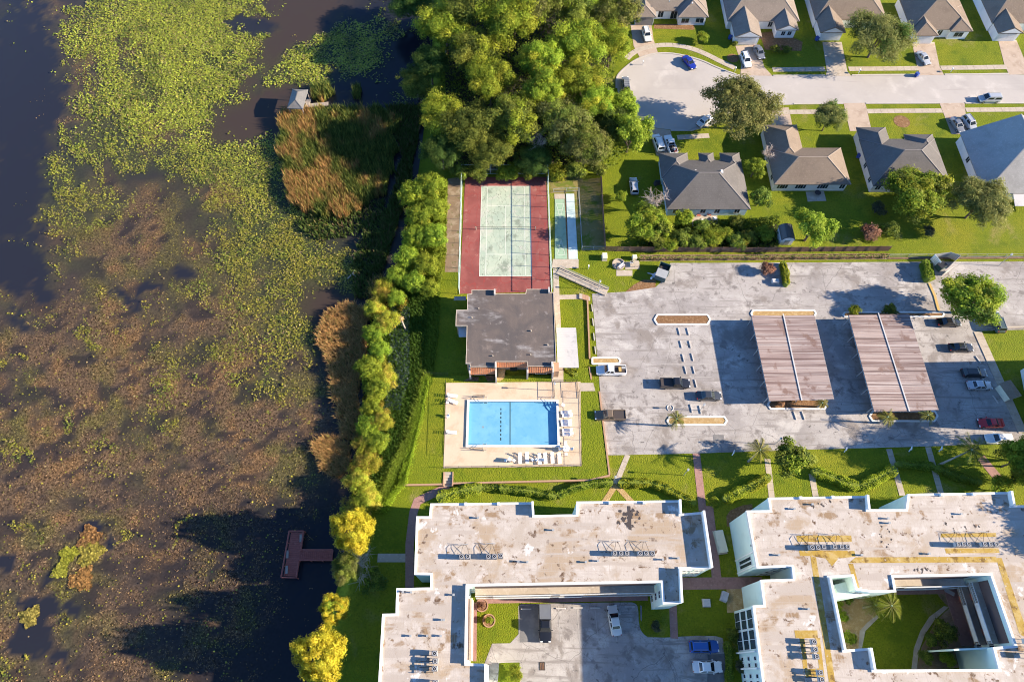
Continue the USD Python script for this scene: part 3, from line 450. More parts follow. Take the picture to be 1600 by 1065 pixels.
# wheel stops
def stop(px, py, rot, group, label):
    o = P(px, py); m = MB().box((0, 0, .08), (1.75, .2, .16), 0, .9)
    t = solo('wheel_stop', m, 'faded_white', label, 'wheel stop', group)
    x = UsdGeom.Xformable(t); x.AddTranslateOp().Set((o[0], o[1], .03)); x.AddRotateZOp().Set(rot)
for q in ((925, 481), (926.5, 503), (928, 526), (930, 547), (936, 628), (941, 676), (943, 700)): stop(*q, 93, 'wheel stops along the left edge of the lot', 'pale concrete wheel stop along the grass edge left of the lot')
for q in ((1061, 518), (1064, 538), (1067.5, 559), (1071, 578)): stop(*q, 97, 'left row of wheel stops above the parked dark cars', 'pale wheel stop in the left short row in mid lot')
for q in ((1075, 518), (1078, 538), (1082, 558), (1084, 578), (1087, 599)): stop(*q, 97, 'right row of wheel stops above the parked dark cars', 'pale wheel stop in the right short row in mid lot')
for q in ((1080, 638), (1094, 640)): stop(*q, 96, 'pair of wheel stops above the palm island', 'pale wheel stop of the pair just above the palm island')
for q in ((1242, 649), (1255, 649)): stop(*q, 98, 'pair of wheel stops below the left carport', 'pale wheel stop of the pair below the left carport')
for q in ((1528, 562), (1555, 624)): stop(*q, 110, 'wheel stops by the dark cars on the right', 'pale wheel stop between dark parked cars by the right pavement')
for q in ((822, 951), (876, 950), (903, 949), (930, 949), (984, 947)): stop(*q, 0, 'wheel stops in the courtyard parking', 'white wheel stop at the head of a bay in the courtyard parking')
# painted bay lines
bm = MB()
for y0 in (519, 541, 563, 585, 607, 629, 651, 673, 695): a, b = P(930 + (y0 - 519) * .09, y0, .042), P(972 + (y0 - 519) * .07, y0 + 1, .042); bm.bar(a, b, .07, .006)
for x0 in (811.5, 843, 873, 902, 930, 958): bm.bar(P(x0 - 1, 946, .042), P(x0 + (x0 - 800) * .045 - 1, 1002, .042), .07, .006)
for y0 in (535, 553, 571, 589, 609, 633, 656): x0 = 1528 + (y0 - 520) * .45; bm.bar(P(x0 - 55, y0, .042), P(x0 - 4, y0, .042), .07, .006)
for y0 in (528, 548, 568, 588): bm.bar(P(1032, y0, .042), P(1112, y0 + 1, .042), .07, .006)
struct('bay_lines', bm, 'worn_line')
ds = MB(); c = P(1047, 637, .05); ds.tube([c + np.array([.6 * math.cos(t),   .6 * math.sin(t), 0]) for t in np.linspace(-1.2, 4.2, 14)], .09, 4); ds.bar(c + [.1, .5, 0], c + [.1, 0, 0], .16, .02); ds.bar(c + [.1, 0, 0], c + [.5, 0, 0], .12, .02); ds.bar(c + [.5, 0, 0], c + [.7, -.45, 0], .16, .02); ds.box((c[0] + .1, c[1] + .75, .05), (.3, .3, .02)); struct('wheelchair_symbol', ds, 'faded_white')
for q, lab in (((847, 1040), 'rusty square drain grate in the courtyard parking'),): o = P(*q, .03); t = thing('drain_grate', lab, 'drain', o); part(t, 'frame', MB().prism(Polygon([(-.45, -.6), (.45, -.6), (.45, .6), (-.45, .6)], [[(-.35, -.5), (.35, -.5), (.35, .5), (-.35, .5)]]), .005, .05), 'grille_dark'); g_ = MB(); [g_.box((x, 0, .03), (.05, 1.0, .03)) for x in np.linspace(-.3, .3, 7)]; part(t, 'bars', g_, 'mulch')

# ------------------------------------------------------------------ tennis court
sheet('tennis_court_surround', [(727, 277), (853.5, 277), (861, 456), (718, 459)], -.2, .05, 'red_court')
cx0, cy1 = XY(749.5, 291); cx1, cy0 = XY(831, 432); cx0 = XY(748.5, 432)[0]
struct('tennis_court', MB().prism([(cx0, cy0), (cx1, cy0), (cx1, cy1), (cx0, cy1)], -.1, .062), 'green_court')
ln = MB(); W = cx1 - cx0; Lc = cy1 - cy0; ym = (cy0 + cy1) / 2; s = 1.37
def hl(x0, y0, x1, y1): ln.bar((x0, y0, .066), (x1, y1, .066), .11, .006)
for x in (cx0 + .06, cx1 - .06, cx0 + s, cx1 - s): hl(x, cy0, x, cy1)
for y in (cy0 + .06, cy1 - .06): hl(cx0 + .12, y, cx1 - .12, y)
for y in (ym - 6.4, ym + 6.4): hl(cx0 + s + .06, y, cx1 - s - .06, y)
hl((cx0 + cx1) / 2, ym - 6.4, (cx0 + cx1) / 2, ym + 6.4)
struct('tennis_court_lines', ln, 'court_line')
t = thing('tennis_net', 'sagging dark net across the worn green tennis court', 'tennis net', ((cx0 + cx1) / 2, ym, .05))
for sx in (-1, 1): part(t, 'post', MB().cyl((sx * (W / 2 + .9), 0, 0), .06, 1.1, 8), 'green_court')
nt = MB(); xs = np.linspace(-W / 2 - .85, W / 2 + .85, 13); zz = 1.0 - .12 * (1 - (xs / xs[-1]) ** 2)
nt.add(np.r_[np.c_[xs, 0 * xs, 0 * xs + .06], np.c_[xs, 0 * xs, zz]], [[i, i + 1, i + 14, i + 13] for i in range(12)]); part(t, 'mesh', nt, 'dark_link'); part(t, 'tape', MB().tube(np.c_[xs, 0 * xs, zz], .045, 6), 'interior_dark')
def fence(name, pts, h, spacing, label, cat='fence', mesh='chain_link', metal='mint_metal', r=.04, group=None, top=True, z0=0.0, mid=True):
    t = thing(name, label, cat, group=group); pts = [np.array(p[:2], float) for p in pts]
    rails, net = MB(), MB()
    for a, b in zip(pts[:-1], pts[1:]):
        n = max(1, round(np.linalg.norm(b - a) / spacing))
        for k in range(n + (1 if b is pts[-1] else 0)): p = a + (b - a) * k / n; part(t, 'post', MB().cyl((*p, z0), r * 1.25, h + .05, 6), metal)
        for z in ([h] if top else []) + ([h / 2] if mid else []) + [.12]: rails.bar((*a, z0 + z), (*b, z0 + z), r * 1.5)
        if mesh: net.add([(*a, z0 + .1), (*b, z0 + .1), (*b, z0 + h), (*a, z0 + h)], [[0, 1, 2, 3]])
    part(t, 'rail', rails, metal)
    if mesh: part(t, 'mesh', net, mesh)
    return t
a, b, c, d = XY(722.5, 272), XY(718, 459), XY(861.5, 458), XY(855, 272)
fence('tennis_fence', [a, b], 3.2, 3.0, 'tall pale green chain link fence on the left side of the tennis court', 'fence', r=.045); fence('tennis_fence', [c, d], 3.2, 3.0, 'tall pale green chain link fence on the right side of the tennis court', 'fence', r=.045); fence('tennis_fence', [a, d], 3.2, 3.0, 'chain link fence behind the far baseline under the trees', 'fence', r=.035)
# shuffleboard lanes
sheet('shuffleboard_slab', [(864, 405), (904, 405), (904, 419), (862, 419)], -.1, .05, 'concrete'); sheet('shuffleboard_slab', [(866, 303), (883, 303), (883, 311), (866.5, 311)], -.1, .05, 'concrete')
def lane(px, mt): sheet('shuffleboard_lane', px, -.1, .06, mt)
lane([(867, 311.3), (882, 311.3), (886.5, 404.7), (867, 404.7)], 'green_lane'); lane([(884.5, 303), (897, 303), (903, 404.7), (888.5, 404.7)], 'aqua_lane'); sheet('shuffleboard_divider', [(882.2, 311), (884.2, 311), (888.2, 404.5), (886.7, 404.5)], -.1, .07, 'mulch')
sm = MB()
for yb, s in ((318, 1), (398, -1)):
    xc = 875 + (yb - 318) * .022; A_ = P(xc, yb + s * 24, .068)
    for dx in (-6, 6): sm.bar(P(xc + dx, yb, .068), A_, .08, .008)
    for k in (0, .4, .7): sm.bar(P(xc - 6 * (1 - k), yb + s * 24 * k, .068), P(xc + 6 * (1 - k), yb + s * 24 * k, .068), .08, .008)
struct('shuffleboard_marks', sm, 'court_line')
fence('shuffleboard_fence', [XY(865, 300), XY(904, 299), XY(909, 390), XY(945, 390)], 1.2, 3.0, 'low thin metal fence around the shuffleboard lanes', metal='gray_metal', mid=False)
# ------------------------------------------------------------------ pool terrace
TZ = .5
TER = [(670, 588), (728, 586), (860, 586), (905, 573), (921, 574), (923, 592), (936, 611), (952, 742), (921, 749), (707, 754), (693, 756), (632, 757), (640, 720), (655, 660)]
DK = [(697, 598), (907, 596), (908.5, 728), (693, 731)]
PO = [(731, 627), (871, 627), (873, 695), (730, 697.5)]
px0, py1 = XY(731, 627, TZ); px1, py0 = XY(872, 696, TZ); px0 = XY(730.5, 696, TZ)[0]
pool = Polygon([(px0, py0), (px1, py0), (px1, py1), (px0, py1)])
terP = Polygon(poly(TER, TZ)); dkP = Polygon(poly(DK, TZ))
STEP = Polygon(poly([(693.5, 737), (706, 736.5), (707, 760), (693.5, 760)], TZ))
struct('terrace_lawn', MB().prism(terP.difference(pool.buffer(.25, join_style='mitre')).difference(dkP).difference(STEP), -.3, TZ), 'grass')
struct('pool_deck', MB().prism(dkP.difference(pool.buffer(.3, join_style='mitre')), 0, TZ + .04), 'pool_deck')
t = thing('swimming_pool', 'blue rectangular swimming pool with white coping in the sunny deck', 'swimming pool', (0, 0, 0))
part(t, 'floor', MB().prism(pool.buffer(.25, join_style='mitre'), -.1, .12), 'pool_plaster')
part(t, 'wall', MB().prism(pool.buffer(.3, join_style='mitre').difference(pool), .12, TZ + .1), 'pool_plaster'); part(t, 'coping', MB().prism(pool.buffer(.32, join_style='mitre').difference(pool.buffer(-.1, join_style='mitre')), TZ + .1, TZ + .24), 'white_paint')
part(t, 'water', MB().add([(px0, py0, TZ + .06), (px1, py0, TZ + .06), (px1, py1, TZ + .06), (px0, py1, TZ + .06)], [[0, 1, 2, 3]]), 'pool_water')
xl = px0 + (px1 - px0) * .47; lm = MB(); lm.box((xl, (py0 + py1) / 2, .125), (.17, py1 - py0 - .05, .012)); part(t, 'lane_line', lm, 'car_teal')
fm = MB(); xm = px0 + (px1 - px0) * .365
for k, y in enumerate(np.linspace(py0 + 1.4, py1 - 1.4, 8)): fm.box((xm, y, .125), (.22, .4 if k % 2 else .55, .012))
part(t, 'depth_markers', fm, 'car_teal')
part(t, 'drain', MB().cyl((px0 + (px1 - px0) * .165, (py0 + py1) / 2 - .6, .12), .22, .01, 10), 'gray_metal')
for k in range(3): st_ = Polygon([(px1, py1)] + [(px1 - (1.1 + k * .55) * math.cos(a_), py1 - (1.1 + k * .55) * math.sin(a_)) for a_ in np.linspace(0, math.pi / 2, 9)]); part(t, 'step', MB().prism(st_, .12, .46 - k * .1), 'pool_plaster')
for (fx, top) in ((.19, 1), (.19, 0), (.955, 1)):
    lx = px0 + (px1 - px0) * fx; ly, s = (py1, 1) if top else (py0, -1); r_ = MB()
    for dx in (-.3, .3): r_.tube([(lx + dx, ly + s * .9, TZ), (lx + dx, ly + s * .85, TZ + .9), (lx + dx, ly + s * .4, TZ + 1.05), (lx + dx, ly - s * .25, TZ + .8), (lx + dx, ly - s * .3, TZ + .1)], .035, 6)
    t2 = thing('pool_ladder', ['steel ladder rails at the lower left edge of the pool', 'steel ladder rails at the upper edge of the pool toward the left' if fx < .5 else 'steel hand rails over the corner steps of the pool'][top], 'pool ladder'); part(t2, 'rail', r_, 'gray_metal')
    if fx < .5: part(t2, 'tread', MB().box((lx, ly - s * .25, TZ - .05), (.6, .12, .05)), 'interior_dark')
dv = MB(); 
for top in (1, 0):
    ly, s = (py1, 1) if top else (py0, -1); a_ = px0 + 1.2
    t2 = thing('pool_hoist' if not top else 'pool_rail', 'tubular frame standing at the %s left corner of the pool' % ('upper' if top else 'lower'), 'pool frame'); r_ = MB()
    r_.tube([(a_ - .6, ly + s * .5, TZ), (a_ - .6, ly + s * .5, TZ + .8), (a_ + 1.6, ly + s * .75, TZ + .95), (a_ + 1.6, ly + s * .75, TZ)], .045, 6); r_.tube([(a_ - .6, ly + s * .9, TZ), (a_ - .4, ly + s * .9, TZ + .8), (a_ + 1.8, ly + s * 1.0, TZ + .8), (a_ + 1.8, ly + s * 1.0, TZ)], .045, 6); part(t2, 'frame', r_, 'black_metal')
# retaining walls
def wall(px, w, z0, z1, mt, label, name='retaining_wall', zz=None):
    return solo(name, MB().prism(LineString(poly(px, z1 if zz is None else zz)).buffer(w / 2, cap_style='flat', join_style='mitre'), z0, z1), mt, label, 'wall')
wall([(630, 757), (693.3, 756)], .3, -.4, TZ + .08, 'brick_edge', 'low tan retaining wall left of the terrace steps'); wall([(707, 754.5), (921, 749.5), (936, 746), (953, 742)], .3, -.4, TZ + .08, 'brick_edge', 'long tan retaining wall below the pool lawn'); wall([(952.5, 741), (936.5, 611)], .3, -.2, TZ + .08, 'brick_edge', 'brick edge between the pool lawn and the parking bays'); wall([(921, 573), (924, 592)], .3, -.2, TZ + .08, 'brick_edge', 'short brick edge beside the white pickup')
wall([(918, 468), (921.5, 560)], .3, -.2, .3, 'brick_edge', 'brick edge between the clubhouse lawn and the parking bays')
sheet('walk', [(904, 598), (927, 598), (930, 610.5), (907, 611)], 0, TZ + .045, 'concrete', TZ)
t = thing('terrace_steps', 'concrete steps going down from the pool terrace to the pink walk', 'steps')
y0, y1 = XY(700, 760, 0)[1], XY(700, 737, TZ)[1]; xa, xb = XY(694, 748, TZ)[0], XY(706.5, 748, TZ)[0]; n = 5
for k in range(n): part(t, 'step', MB().box(((xa + xb) / 2, y1 - (k + .5) * (y1 - y0) / n, (TZ - k * TZ / n) / 2), (xb - xa - .04, (y1 - y0) / n - .01, TZ - k * TZ / n + .02)), 'concrete')
for x in (xa - .1, xb + .1): part(t, 'side_wall', MB().box((x, (y0 + y1) / 2, .25), (.2, y1 - y0, .75)), 'brick_edge')
# pool fences
D = lambda *q: XY(*q, TZ)
fence('pool_fence', [D(697, 598), D(694.5, 690), D(693.5, 712)], 1.25, 2.6, 'black railing fence on the left edge of the pool deck', mesh='dark_link', metal='black_metal', r=.025, z0=TZ, mid=False); fence('pool_fence', [D(696, 731), D(800, 730), D(908.5, 728)], 1.25, 2.6, 'black railing fence on the lower edge of the pool deck', mesh='dark_link', metal='black_metal', r=.025, z0=TZ, mid=False)
fence('pool_fence', [D(908.5, 727), D(905, 612)], 1.25, 2.6, 'black railing fence on the right edge of the pool deck', mesh='dark_link', metal='black_metal', r=.025, z0=TZ, mid=False); fence('pool_fence', [D(866, 622), D(865, 597), D(901, 597), D(903, 622)], 1.25, 2.6, 'black railing pen with a gate at the upper right corner of the deck', mesh='dark_link', metal='black_metal', r=.03, z0=TZ, mid=False)
fence('lawn_fence', [(P(665, 586)[0], P(665, 586)[1]), XY(700, 588)], 1.2, 3, 'thin fence from the clubhouse corner across the shaded lawn', mesh='dark_link', metal='black_metal', r=.025, mid=False, z0=.3)
# loungers
def lounger():
    c = proto('lounger'); fr = MB()
    for s in (-1, 1): fr.bar((-.95, s * .3, .3), (.95, s * .3, .3), .05)
    part(c, 'frame', fr, 'plastic_white')
    for x in (-.8, .75):
        for s in (-1, 1): part(c, 'leg', MB().bar((x, s * .3, 0), (x, s * .3, .3), .05), 'plastic_white')
    b = MB(); [b.box((x, 0, .34), (.13, .58, .03)) for x in np.linspace(-.9, .25, 8)]; part(c, 'seat', b, 'plastic_white')
    b = MB(); [b.bar((.4 + .5 * k / 4, -.29, .4 + .5 * k / 4), (.4 + .5 * k / 4, .29, .4 + .5 * k / 4), .15, .03) for k in range(5)]; part(c, 'backrest', b, 'plastic_white')
    return c
LNG = lounger()
def lay(px, py, deg, group, label): copy(LNG, 'lounger', label, 'lounger', P(px, py, TZ) + [0, 0, .045], math.radians(deg), group)
for q in ((884, 645), (886, 650), (884, 659), (885, 664), (886, 673), (887, 679)): lay(*q, 0, 'loungers right of the pool', 'white lounger among those beside the right end of the pool')
for q in ((812.5, 717), (823.5, 716), (843, 718), (852, 717), (863, 716), (874, 717)): lay(*q, 92, 'loungers below the pool', 'white lounger standing in the row below the pool')
lay(707, 619, 175, None, 'white lounger uppermost at the left edge of the deck'); lay(708, 628, 160, None, 'white lounger turned askew at the left deck edge'); lay(706, 676, 178, None, 'white lounger alone near the lower left deck edge')
def chair():
    c = proto('deck_chair'); part(c, 'seat', MB().box((0, 0, .42), (.5, .5, .05)), 'plastic_white'); part(c, 'backrest', MB().box((-.26, 0, .68), (.05, .5, .5)), 'plastic_white')
    for x in (-.2, .2):
        for y in (-.2, .2): part(c, 'leg', MB().bar((x, y, 0), (x, y, .4), .05), 'plastic_white')
    return c
CH = chair()
for q in ((803, 720), (797, 719), (832, 719), (838, 719), (848, 719), (790, 720)): copy(CH, 'deck_chair', 'white plastic chair in the jumbled row below the pool', 'chair', P(*q, TZ) + [0, 0, .045], q[0] * 1.3, 'plastic chairs below the pool')
for q, l in (((699.5, 630), 'white plastic chair beside the askew lounger'), ((700, 651), 'white plastic chair at the middle of the left deck edge'), ((880, 634), 'white chair at the upper right corner of the pool')): copy(CH, 'deck_chair', l, 'chair', P(*q, TZ) + [0, 0, .045], q[1], None)
t = thing('patio_table', 'white round table with a closed umbrella at the lower right pool corner', 'table', P(884, 702, TZ) + [0, 0, .045])
part(t, 'tabletop', MB().cyl((0, 0, .7), .65, .05, 18), 'plastic_white'); part(t, 'pole', MB().cyl((0, 0, 0), .03, 2.2, 6), 'plastic_white'); part(t, 'umbrella', MB().tube([(0, 0, 1.0), (0, 0, 1.4), (0, 0, 2.3)], [.2, .14, .04], 8), 'plastic_white')
for k in range(4): a = k * 1.57 + .5; part(t, 'leg', MB().bar((.45 * math.cos(a), .45 * math.sin(a), 0), (.4 * math.cos(a), .4 * math.sin(a), .7), .05), 'plastic_white')
for k in range(4): a = k * 1.57; o = P(884, 702, TZ) + [1.05 * math.cos(a), 1.05 * math.sin(a), .045]; copy(CH, 'deck_chair', 'white chair pulled up to the umbrella table', 'chair', o, a + math.pi, 'chairs round the umbrella table')
# ------------------------------------------------------------------ trees, shrubs, hedges, palms
def crown(seed, R, Hc, nclump, nleaf, leaf, cols, cr=(.2, .36), low=-.25, droop=0.0, asp=.55, shell=.8, up=.12):
    """A crown of leaf faces gathered in clumps; its base sits at z = 0, its clumps lie on an uneven egg."""
    r = np.random.default_rng(seed)
    u = r.normal(size=(nclump * 3, 3)); u /= np.linalg.norm(u, axis=1, keepdims=True); u = u[u[:, 2] > low][:nclump]; m = len(u)
    ang = np.arctan2(u[:, 1], u[:, 0]); lob = 1 + .13 * np.sin(ang * 3 + seed) + .09 * np.sin(ang * 5 + seed * 2.1)
    rad = r.uniform(shell * .5, 1.06, m) * lob
    c = u * rad[:, None] * np.array([R * .8, R * .8, Hc * .42]) + np.array([0, 0, Hc * .48])
    crs = R * r.uniform(*cr, m); w = crs ** 2; k = r.choice(m, nleaf, p=w / w.sum())
    d = r.normal(size=(nleaf, 3)); d /= np.linalg.norm(d, axis=1, keepdims=True)
    q = c[k] + d * (crs[k] * (r.uniform(.5, 1.08, nleaf) + (r.random(nleaf) < .28) * r.uniform(0, .55, nleaf)))[:, None] * np.array([1, 1, .8])
    out = (q - np.array([0, 0, Hc * .4])) / np.array([R, R, Hc * .5]); out /= np.linalg.norm(out, axis=1, keepdims=True) + 1e-6
    nrm = d * .7 + out * .6 + r.normal(size=(nleaf, 3)) * .5 + np.array([0, 0, up])
    if droop: q[:, 2] -= droop * r.random(nleaf) ** 2 * crs[k]
    v, f = scatter_leaves(nleaf, q, nrm, leaf * r.uniform(.55, 1.3, nleaf), asp, 4, rng=r)
    cols = np.array(cols) * 1.5; cc = cols[r.choice(len(cols), m, p=None)][k] * r.uniform(.82, 1.18, m)[k][:, None] * r.uniform(.75, 1.25, nleaf)[:, None]
    return MB().add(v, f, np.repeat(cc, 4, 0)), c
def tree_proto(name, seed, R, Hc, th, nclump, nleaf, leaf, cols, bark='bark', tr=.22, **kw):
    c = proto(name); cr_, cl = crown(seed, R, Hc, nclump, nleaf, leaf, cols, **kw)
    cr_.v = [v + np.array([0, 0, th]) for v in cr_.v]
    part(c, 'crown', cr_, 'leaf')
    tk = MB(); r = np.random.default_rng(seed); top = th + Hc * .45
    tk.tube([(0, 0, -.6), (0, 0, th * .3), (r.normal() * .1 * th, r.normal() * .1 * th, top)], [tr * 1.5, tr, tr * .45], 7)
    part(c, 'trunk', tk, bark)
    for j in r.choice(len(cl), min(7, len(cl)), replace=False): part(c, 'limb', MB().tube([(0, 0, th * .75), tuple((cl[j] * .5 + [0, 0, th * .9])), tuple(cl[j] + [0, 0, th])], [tr * .5, tr * .33, tr * .12], 5), bark)
    return c
YG = [(.17, .225, .024), (.215, .25, .026), (.135, .19, .022), (.235, .25, .028)]
GG = [(.105, .138, .026), (.14, .165, .03), (.085, .115, .024), (.165, .185, .032)]
DG = [(.065, .105, .022), (.09, .125, .026), (.052, .085, .02)]
OL = [(.135, .145, .042), (.165, .165, .052), (.105, .12, .036), (.185, .18, .06)]
GO = [(.33, .275, .026), (.38, .305, .03), (.28, .25, .024), (.39, .30, .032)]
GB = [(.26, .235, .028), (.30, .255, .03), (.20, .205, .026)]
LM = [(.195, .245, .028), (.23, .27, .032), (.165, .215, .025)]
PR = {}
def TP(k, *a, **kw): PR[k] = (tree_proto(k, *a, **kw), a[1], a[2] + a[3])
TP('grove_green', 11, 6, 8, 4.5, 95, 25000, .38, GG, cr=(.11, .27)); TP('grove_green_b', 12, 6, 9, 4.5, 120, 25000, .38, GG + YG[:2], cr=(.10, .24))
TP('grove_yellow', 13, 6, 8, 4.5, 105, 25000, .38, YG, cr=(.10, .26)); TP('grove_gold', 14, 6, 8.5, 4.5, 110, 25000, .38, GB[:1] + YG + YG[:2], cr=(.10, .25)); TP('grove_dark', 15, 6, 8, 4.5, 80, 25000, .38, DG, cr=(.11, .27))
TP('grove_olive', 16, 6, 8, 4.5, 130, 25000, .38, OL[:2] + GG[:2], cr=(.09, .24)); TP('oak', 17, 7, 8, 3.0, 200, 30000, .44, OL, cr=(.07, .2), shell=1.1, asp=.4); TP('oak_b', 18, 7, 8.5, 3.0, 180, 28000, .44, OL + DG[:1], cr=(.08, .22), shell=1.1, asp=.4)
TP('lime', 19, 4, 7.5, 2.0, 80, 11000, .42, LM, cr=(.12, .26)); TP('willow', 20, 4.2, 7, 2.2, 210, 20000, .40, GO, shell=1.3, cr=(.08, .17), low=-.6, asp=.28, droop=.9, up=.1); TP('willow_b', 21, 4.2, 7.5, 2.0, 190, 19000, .40, GO + YG[:1], shell=1.3, cr=(.08, .18), asp=.28, droop=.9, up=.1)
TP('round_tree', 22, 5, 7, 2.6, 130, 21000, .40, GG[1:] + YG + LM[:1], cr=(.10, .23), shell=.95); TP('small_green', 23, 3, 4.5, 1.2, 60, 8000, .34, GG + LM[:1], cr=(.13, .3), tr=.12); TP('bushy', 24, 2.2, 2.8, .3, 48, 4800, .3, YG + LM, cr=(.14, .34), tr=.09, low=-.1); TP('bushy_b', 25, 2.2, 3.0, .3, 44, 4800, .3, GG + LM[:1], cr=(.14, .36), tr=.09, low=-.1)
TP('bank_shrub', 26, 2.6, 3.4, .4, 60, 6500, .4, LM + YG, cr=(.12, .32), asp=.3, droop=.6, tr=.1, low=-.1); TP('bank_shrub_gold', 27, 2.6, 3.6, .4, 56, 6000, .38, [(.29, .28, .035), (.24, .26, .03), (.31, .25, .045)], cr=(.12, .3), asp=.26, droop=.6, tr=.1, low=-.1); TP('purple_shrub', 28, 1.6, 2.2, .3, 30, 2600, .3, [(.07, .085, .045), (.09, .10, .05), (.06, .06, .045)], tr=.08, low=-.1); TP('dry_shrub', 29, 1.6, 1.6, .2, 34, 2400, .28, [(.20, .11, .07), (.26, .16, .10)], tr=.08, low=-.1)
def tree(kind, name, px, py, rpx, h, label, cat='tree', group=None, hz=.6):
    pr, R, H = PR[kind]
    o = P(px, py, h * hz); s = rpx * mpp(px, py, h * hz) / R; gz = float(ground_z([o[0]], [o[1]])[0])
    gz = max(gz, WZ)
    return copy(pr, name, label, cat, (o[0], o[1], gz), (px * 13.7 + py * 7.1) % 6.283, group, (s, s, (h - gz) / H))
grove = [
 ('grove_dark', 645, 5, 42, 8, 'dark tree hanging over the water at the top edge, left end of the grove'),
 ('grove_yellow', 694, 45, 46, 12, 'yellow-tinged tree at the upper left corner of the grove beside dark water'),
 ('grove_dark', 672, 100, 36, 9, 'dark green tree in the left edge of the grove where it dips to the water'),
 ('grove_green', 742, 12, 52, 14, 'broad green tree at the top of the grove, second from the left'),
 ('grove_yellow', 795, 40, 52, 15, 'yellow topped tree in the upper middle of the grove'),
 ('grove_olive', 850, 8, 48, 15, 'olive tree at the top edge in the middle of the grove'),
 ('grove_green_b', 905, 15, 46, 14, 'mid green tree at the top edge right of the grove middle'),
 ('grove_olive', 958, 22, 44, 13, 'grey olive tree at the upper right end of the grove beside the first house'),
 ('grove_green_b', 740, 82, 46, 13, 'lumpy green tree right of the dark bay in the grove'),
 ('grove_yellow', 765, 130, 44, 14, 'tall yellow-green tree near the middle left of the grove'),
 ('grove_gold', 845, 105, 40, 15, 'gold and brown flecked tree in the heart of the grove'),
 ('grove_yellow', 905, 75, 50, 14, 'bright yellow-green tree in the upper right of the grove'),
 ('grove_yellow', 955, 70, 34, 12, 'yellow-green tree of the right grove edge above the cul-de-sac'),
 ('grove_green', 650, 128, 34, 7, 'low dark tree leaning to the water below the dark bay'),
 ('grove_yellow', 692, 185, 42, 12, 'yellow-green tree at the left grove edge level with the boathouse'),
 ('grove_green', 735, 205, 48, 13, 'green tree in the lower left part of the grove'),
 ('grove_gold', 850, 150, 40, 14, 'golden tree just left of the kerb of the cul-de-sac'),
 ('grove_green_b', 800, 190, 50, 14, 'broad green tree in the lower middle of the grove'),
 ('grove_yellow', 905, 130, 42, 13, 'yellow tree beside the grey car on the cul-de-sac edge'),
 ('grove_gold', 930, 165, 34, 12, 'gold and green tree in the right part of the grove'),
 ('grove_olive', 880, 195, 48, 13, 'large olive tree in the lower right of the grove'),
 ('grove_dark', 690, 238, 36, 9, 'shaded dark tree above the lake shrubs at the lower left grove corner'),
 ('grove_green', 765, 240, 40, 10, 'green tree standing over the far baseline of the tennis court'),
 ('grove_olive', 915, 230, 44, 12, 'olive tree above the shuffleboard lanes'),
 ('grove_dark', 835, 250, 34, 7, 'low dark tree at the foot of the grove beside the bare branches'),
 ('grove_dark', 955, 195, 34, 9, 'dark tree behind the bright lime one at the grove corner'),
 ('lime', 986, 205, 33, 11, 'bright lime green tree at the lower right corner of the grove'),
 ('lime', 975, 165, 26, 9, 'smaller lime green tree at the kerb of the cul-de-sac')]
for kd, a, b, r, h, l in grove: tree(kd, 'grove_tree', a, b, r, h, l, 'tree', 'trees of the grove')
for kd, a, b, r, h, l in [('bushy_b', 720, 268, 18, 4, 'low shrub left of the far left tennis court corner'), ('bushy_b', 745, 267, 20, 4, 'shrub behind the left of the far baseline'), ('bushy', 795, 268, 20, 4, 'yellow-green shrub behind the middle of the far baseline'), ('bushy_b', 825, 268, 18, 3.5, 'shrub behind the right of the far baseline'), ('bushy', 870, 270, 20, 3.5, 'bright shrub over the upper end of the shuffleboard lanes'), ('bushy_b', 900, 265, 20, 4, 'shrub at the upper right of the shuffleboard lanes'), ('bushy_b', 935, 262, 18, 4, 'green shrub at the upper end of the dark yard fence')]: tree(kd, 'shrub', a, b, r, h, l, 'shrub', 'shrubs at the foot of the grove')
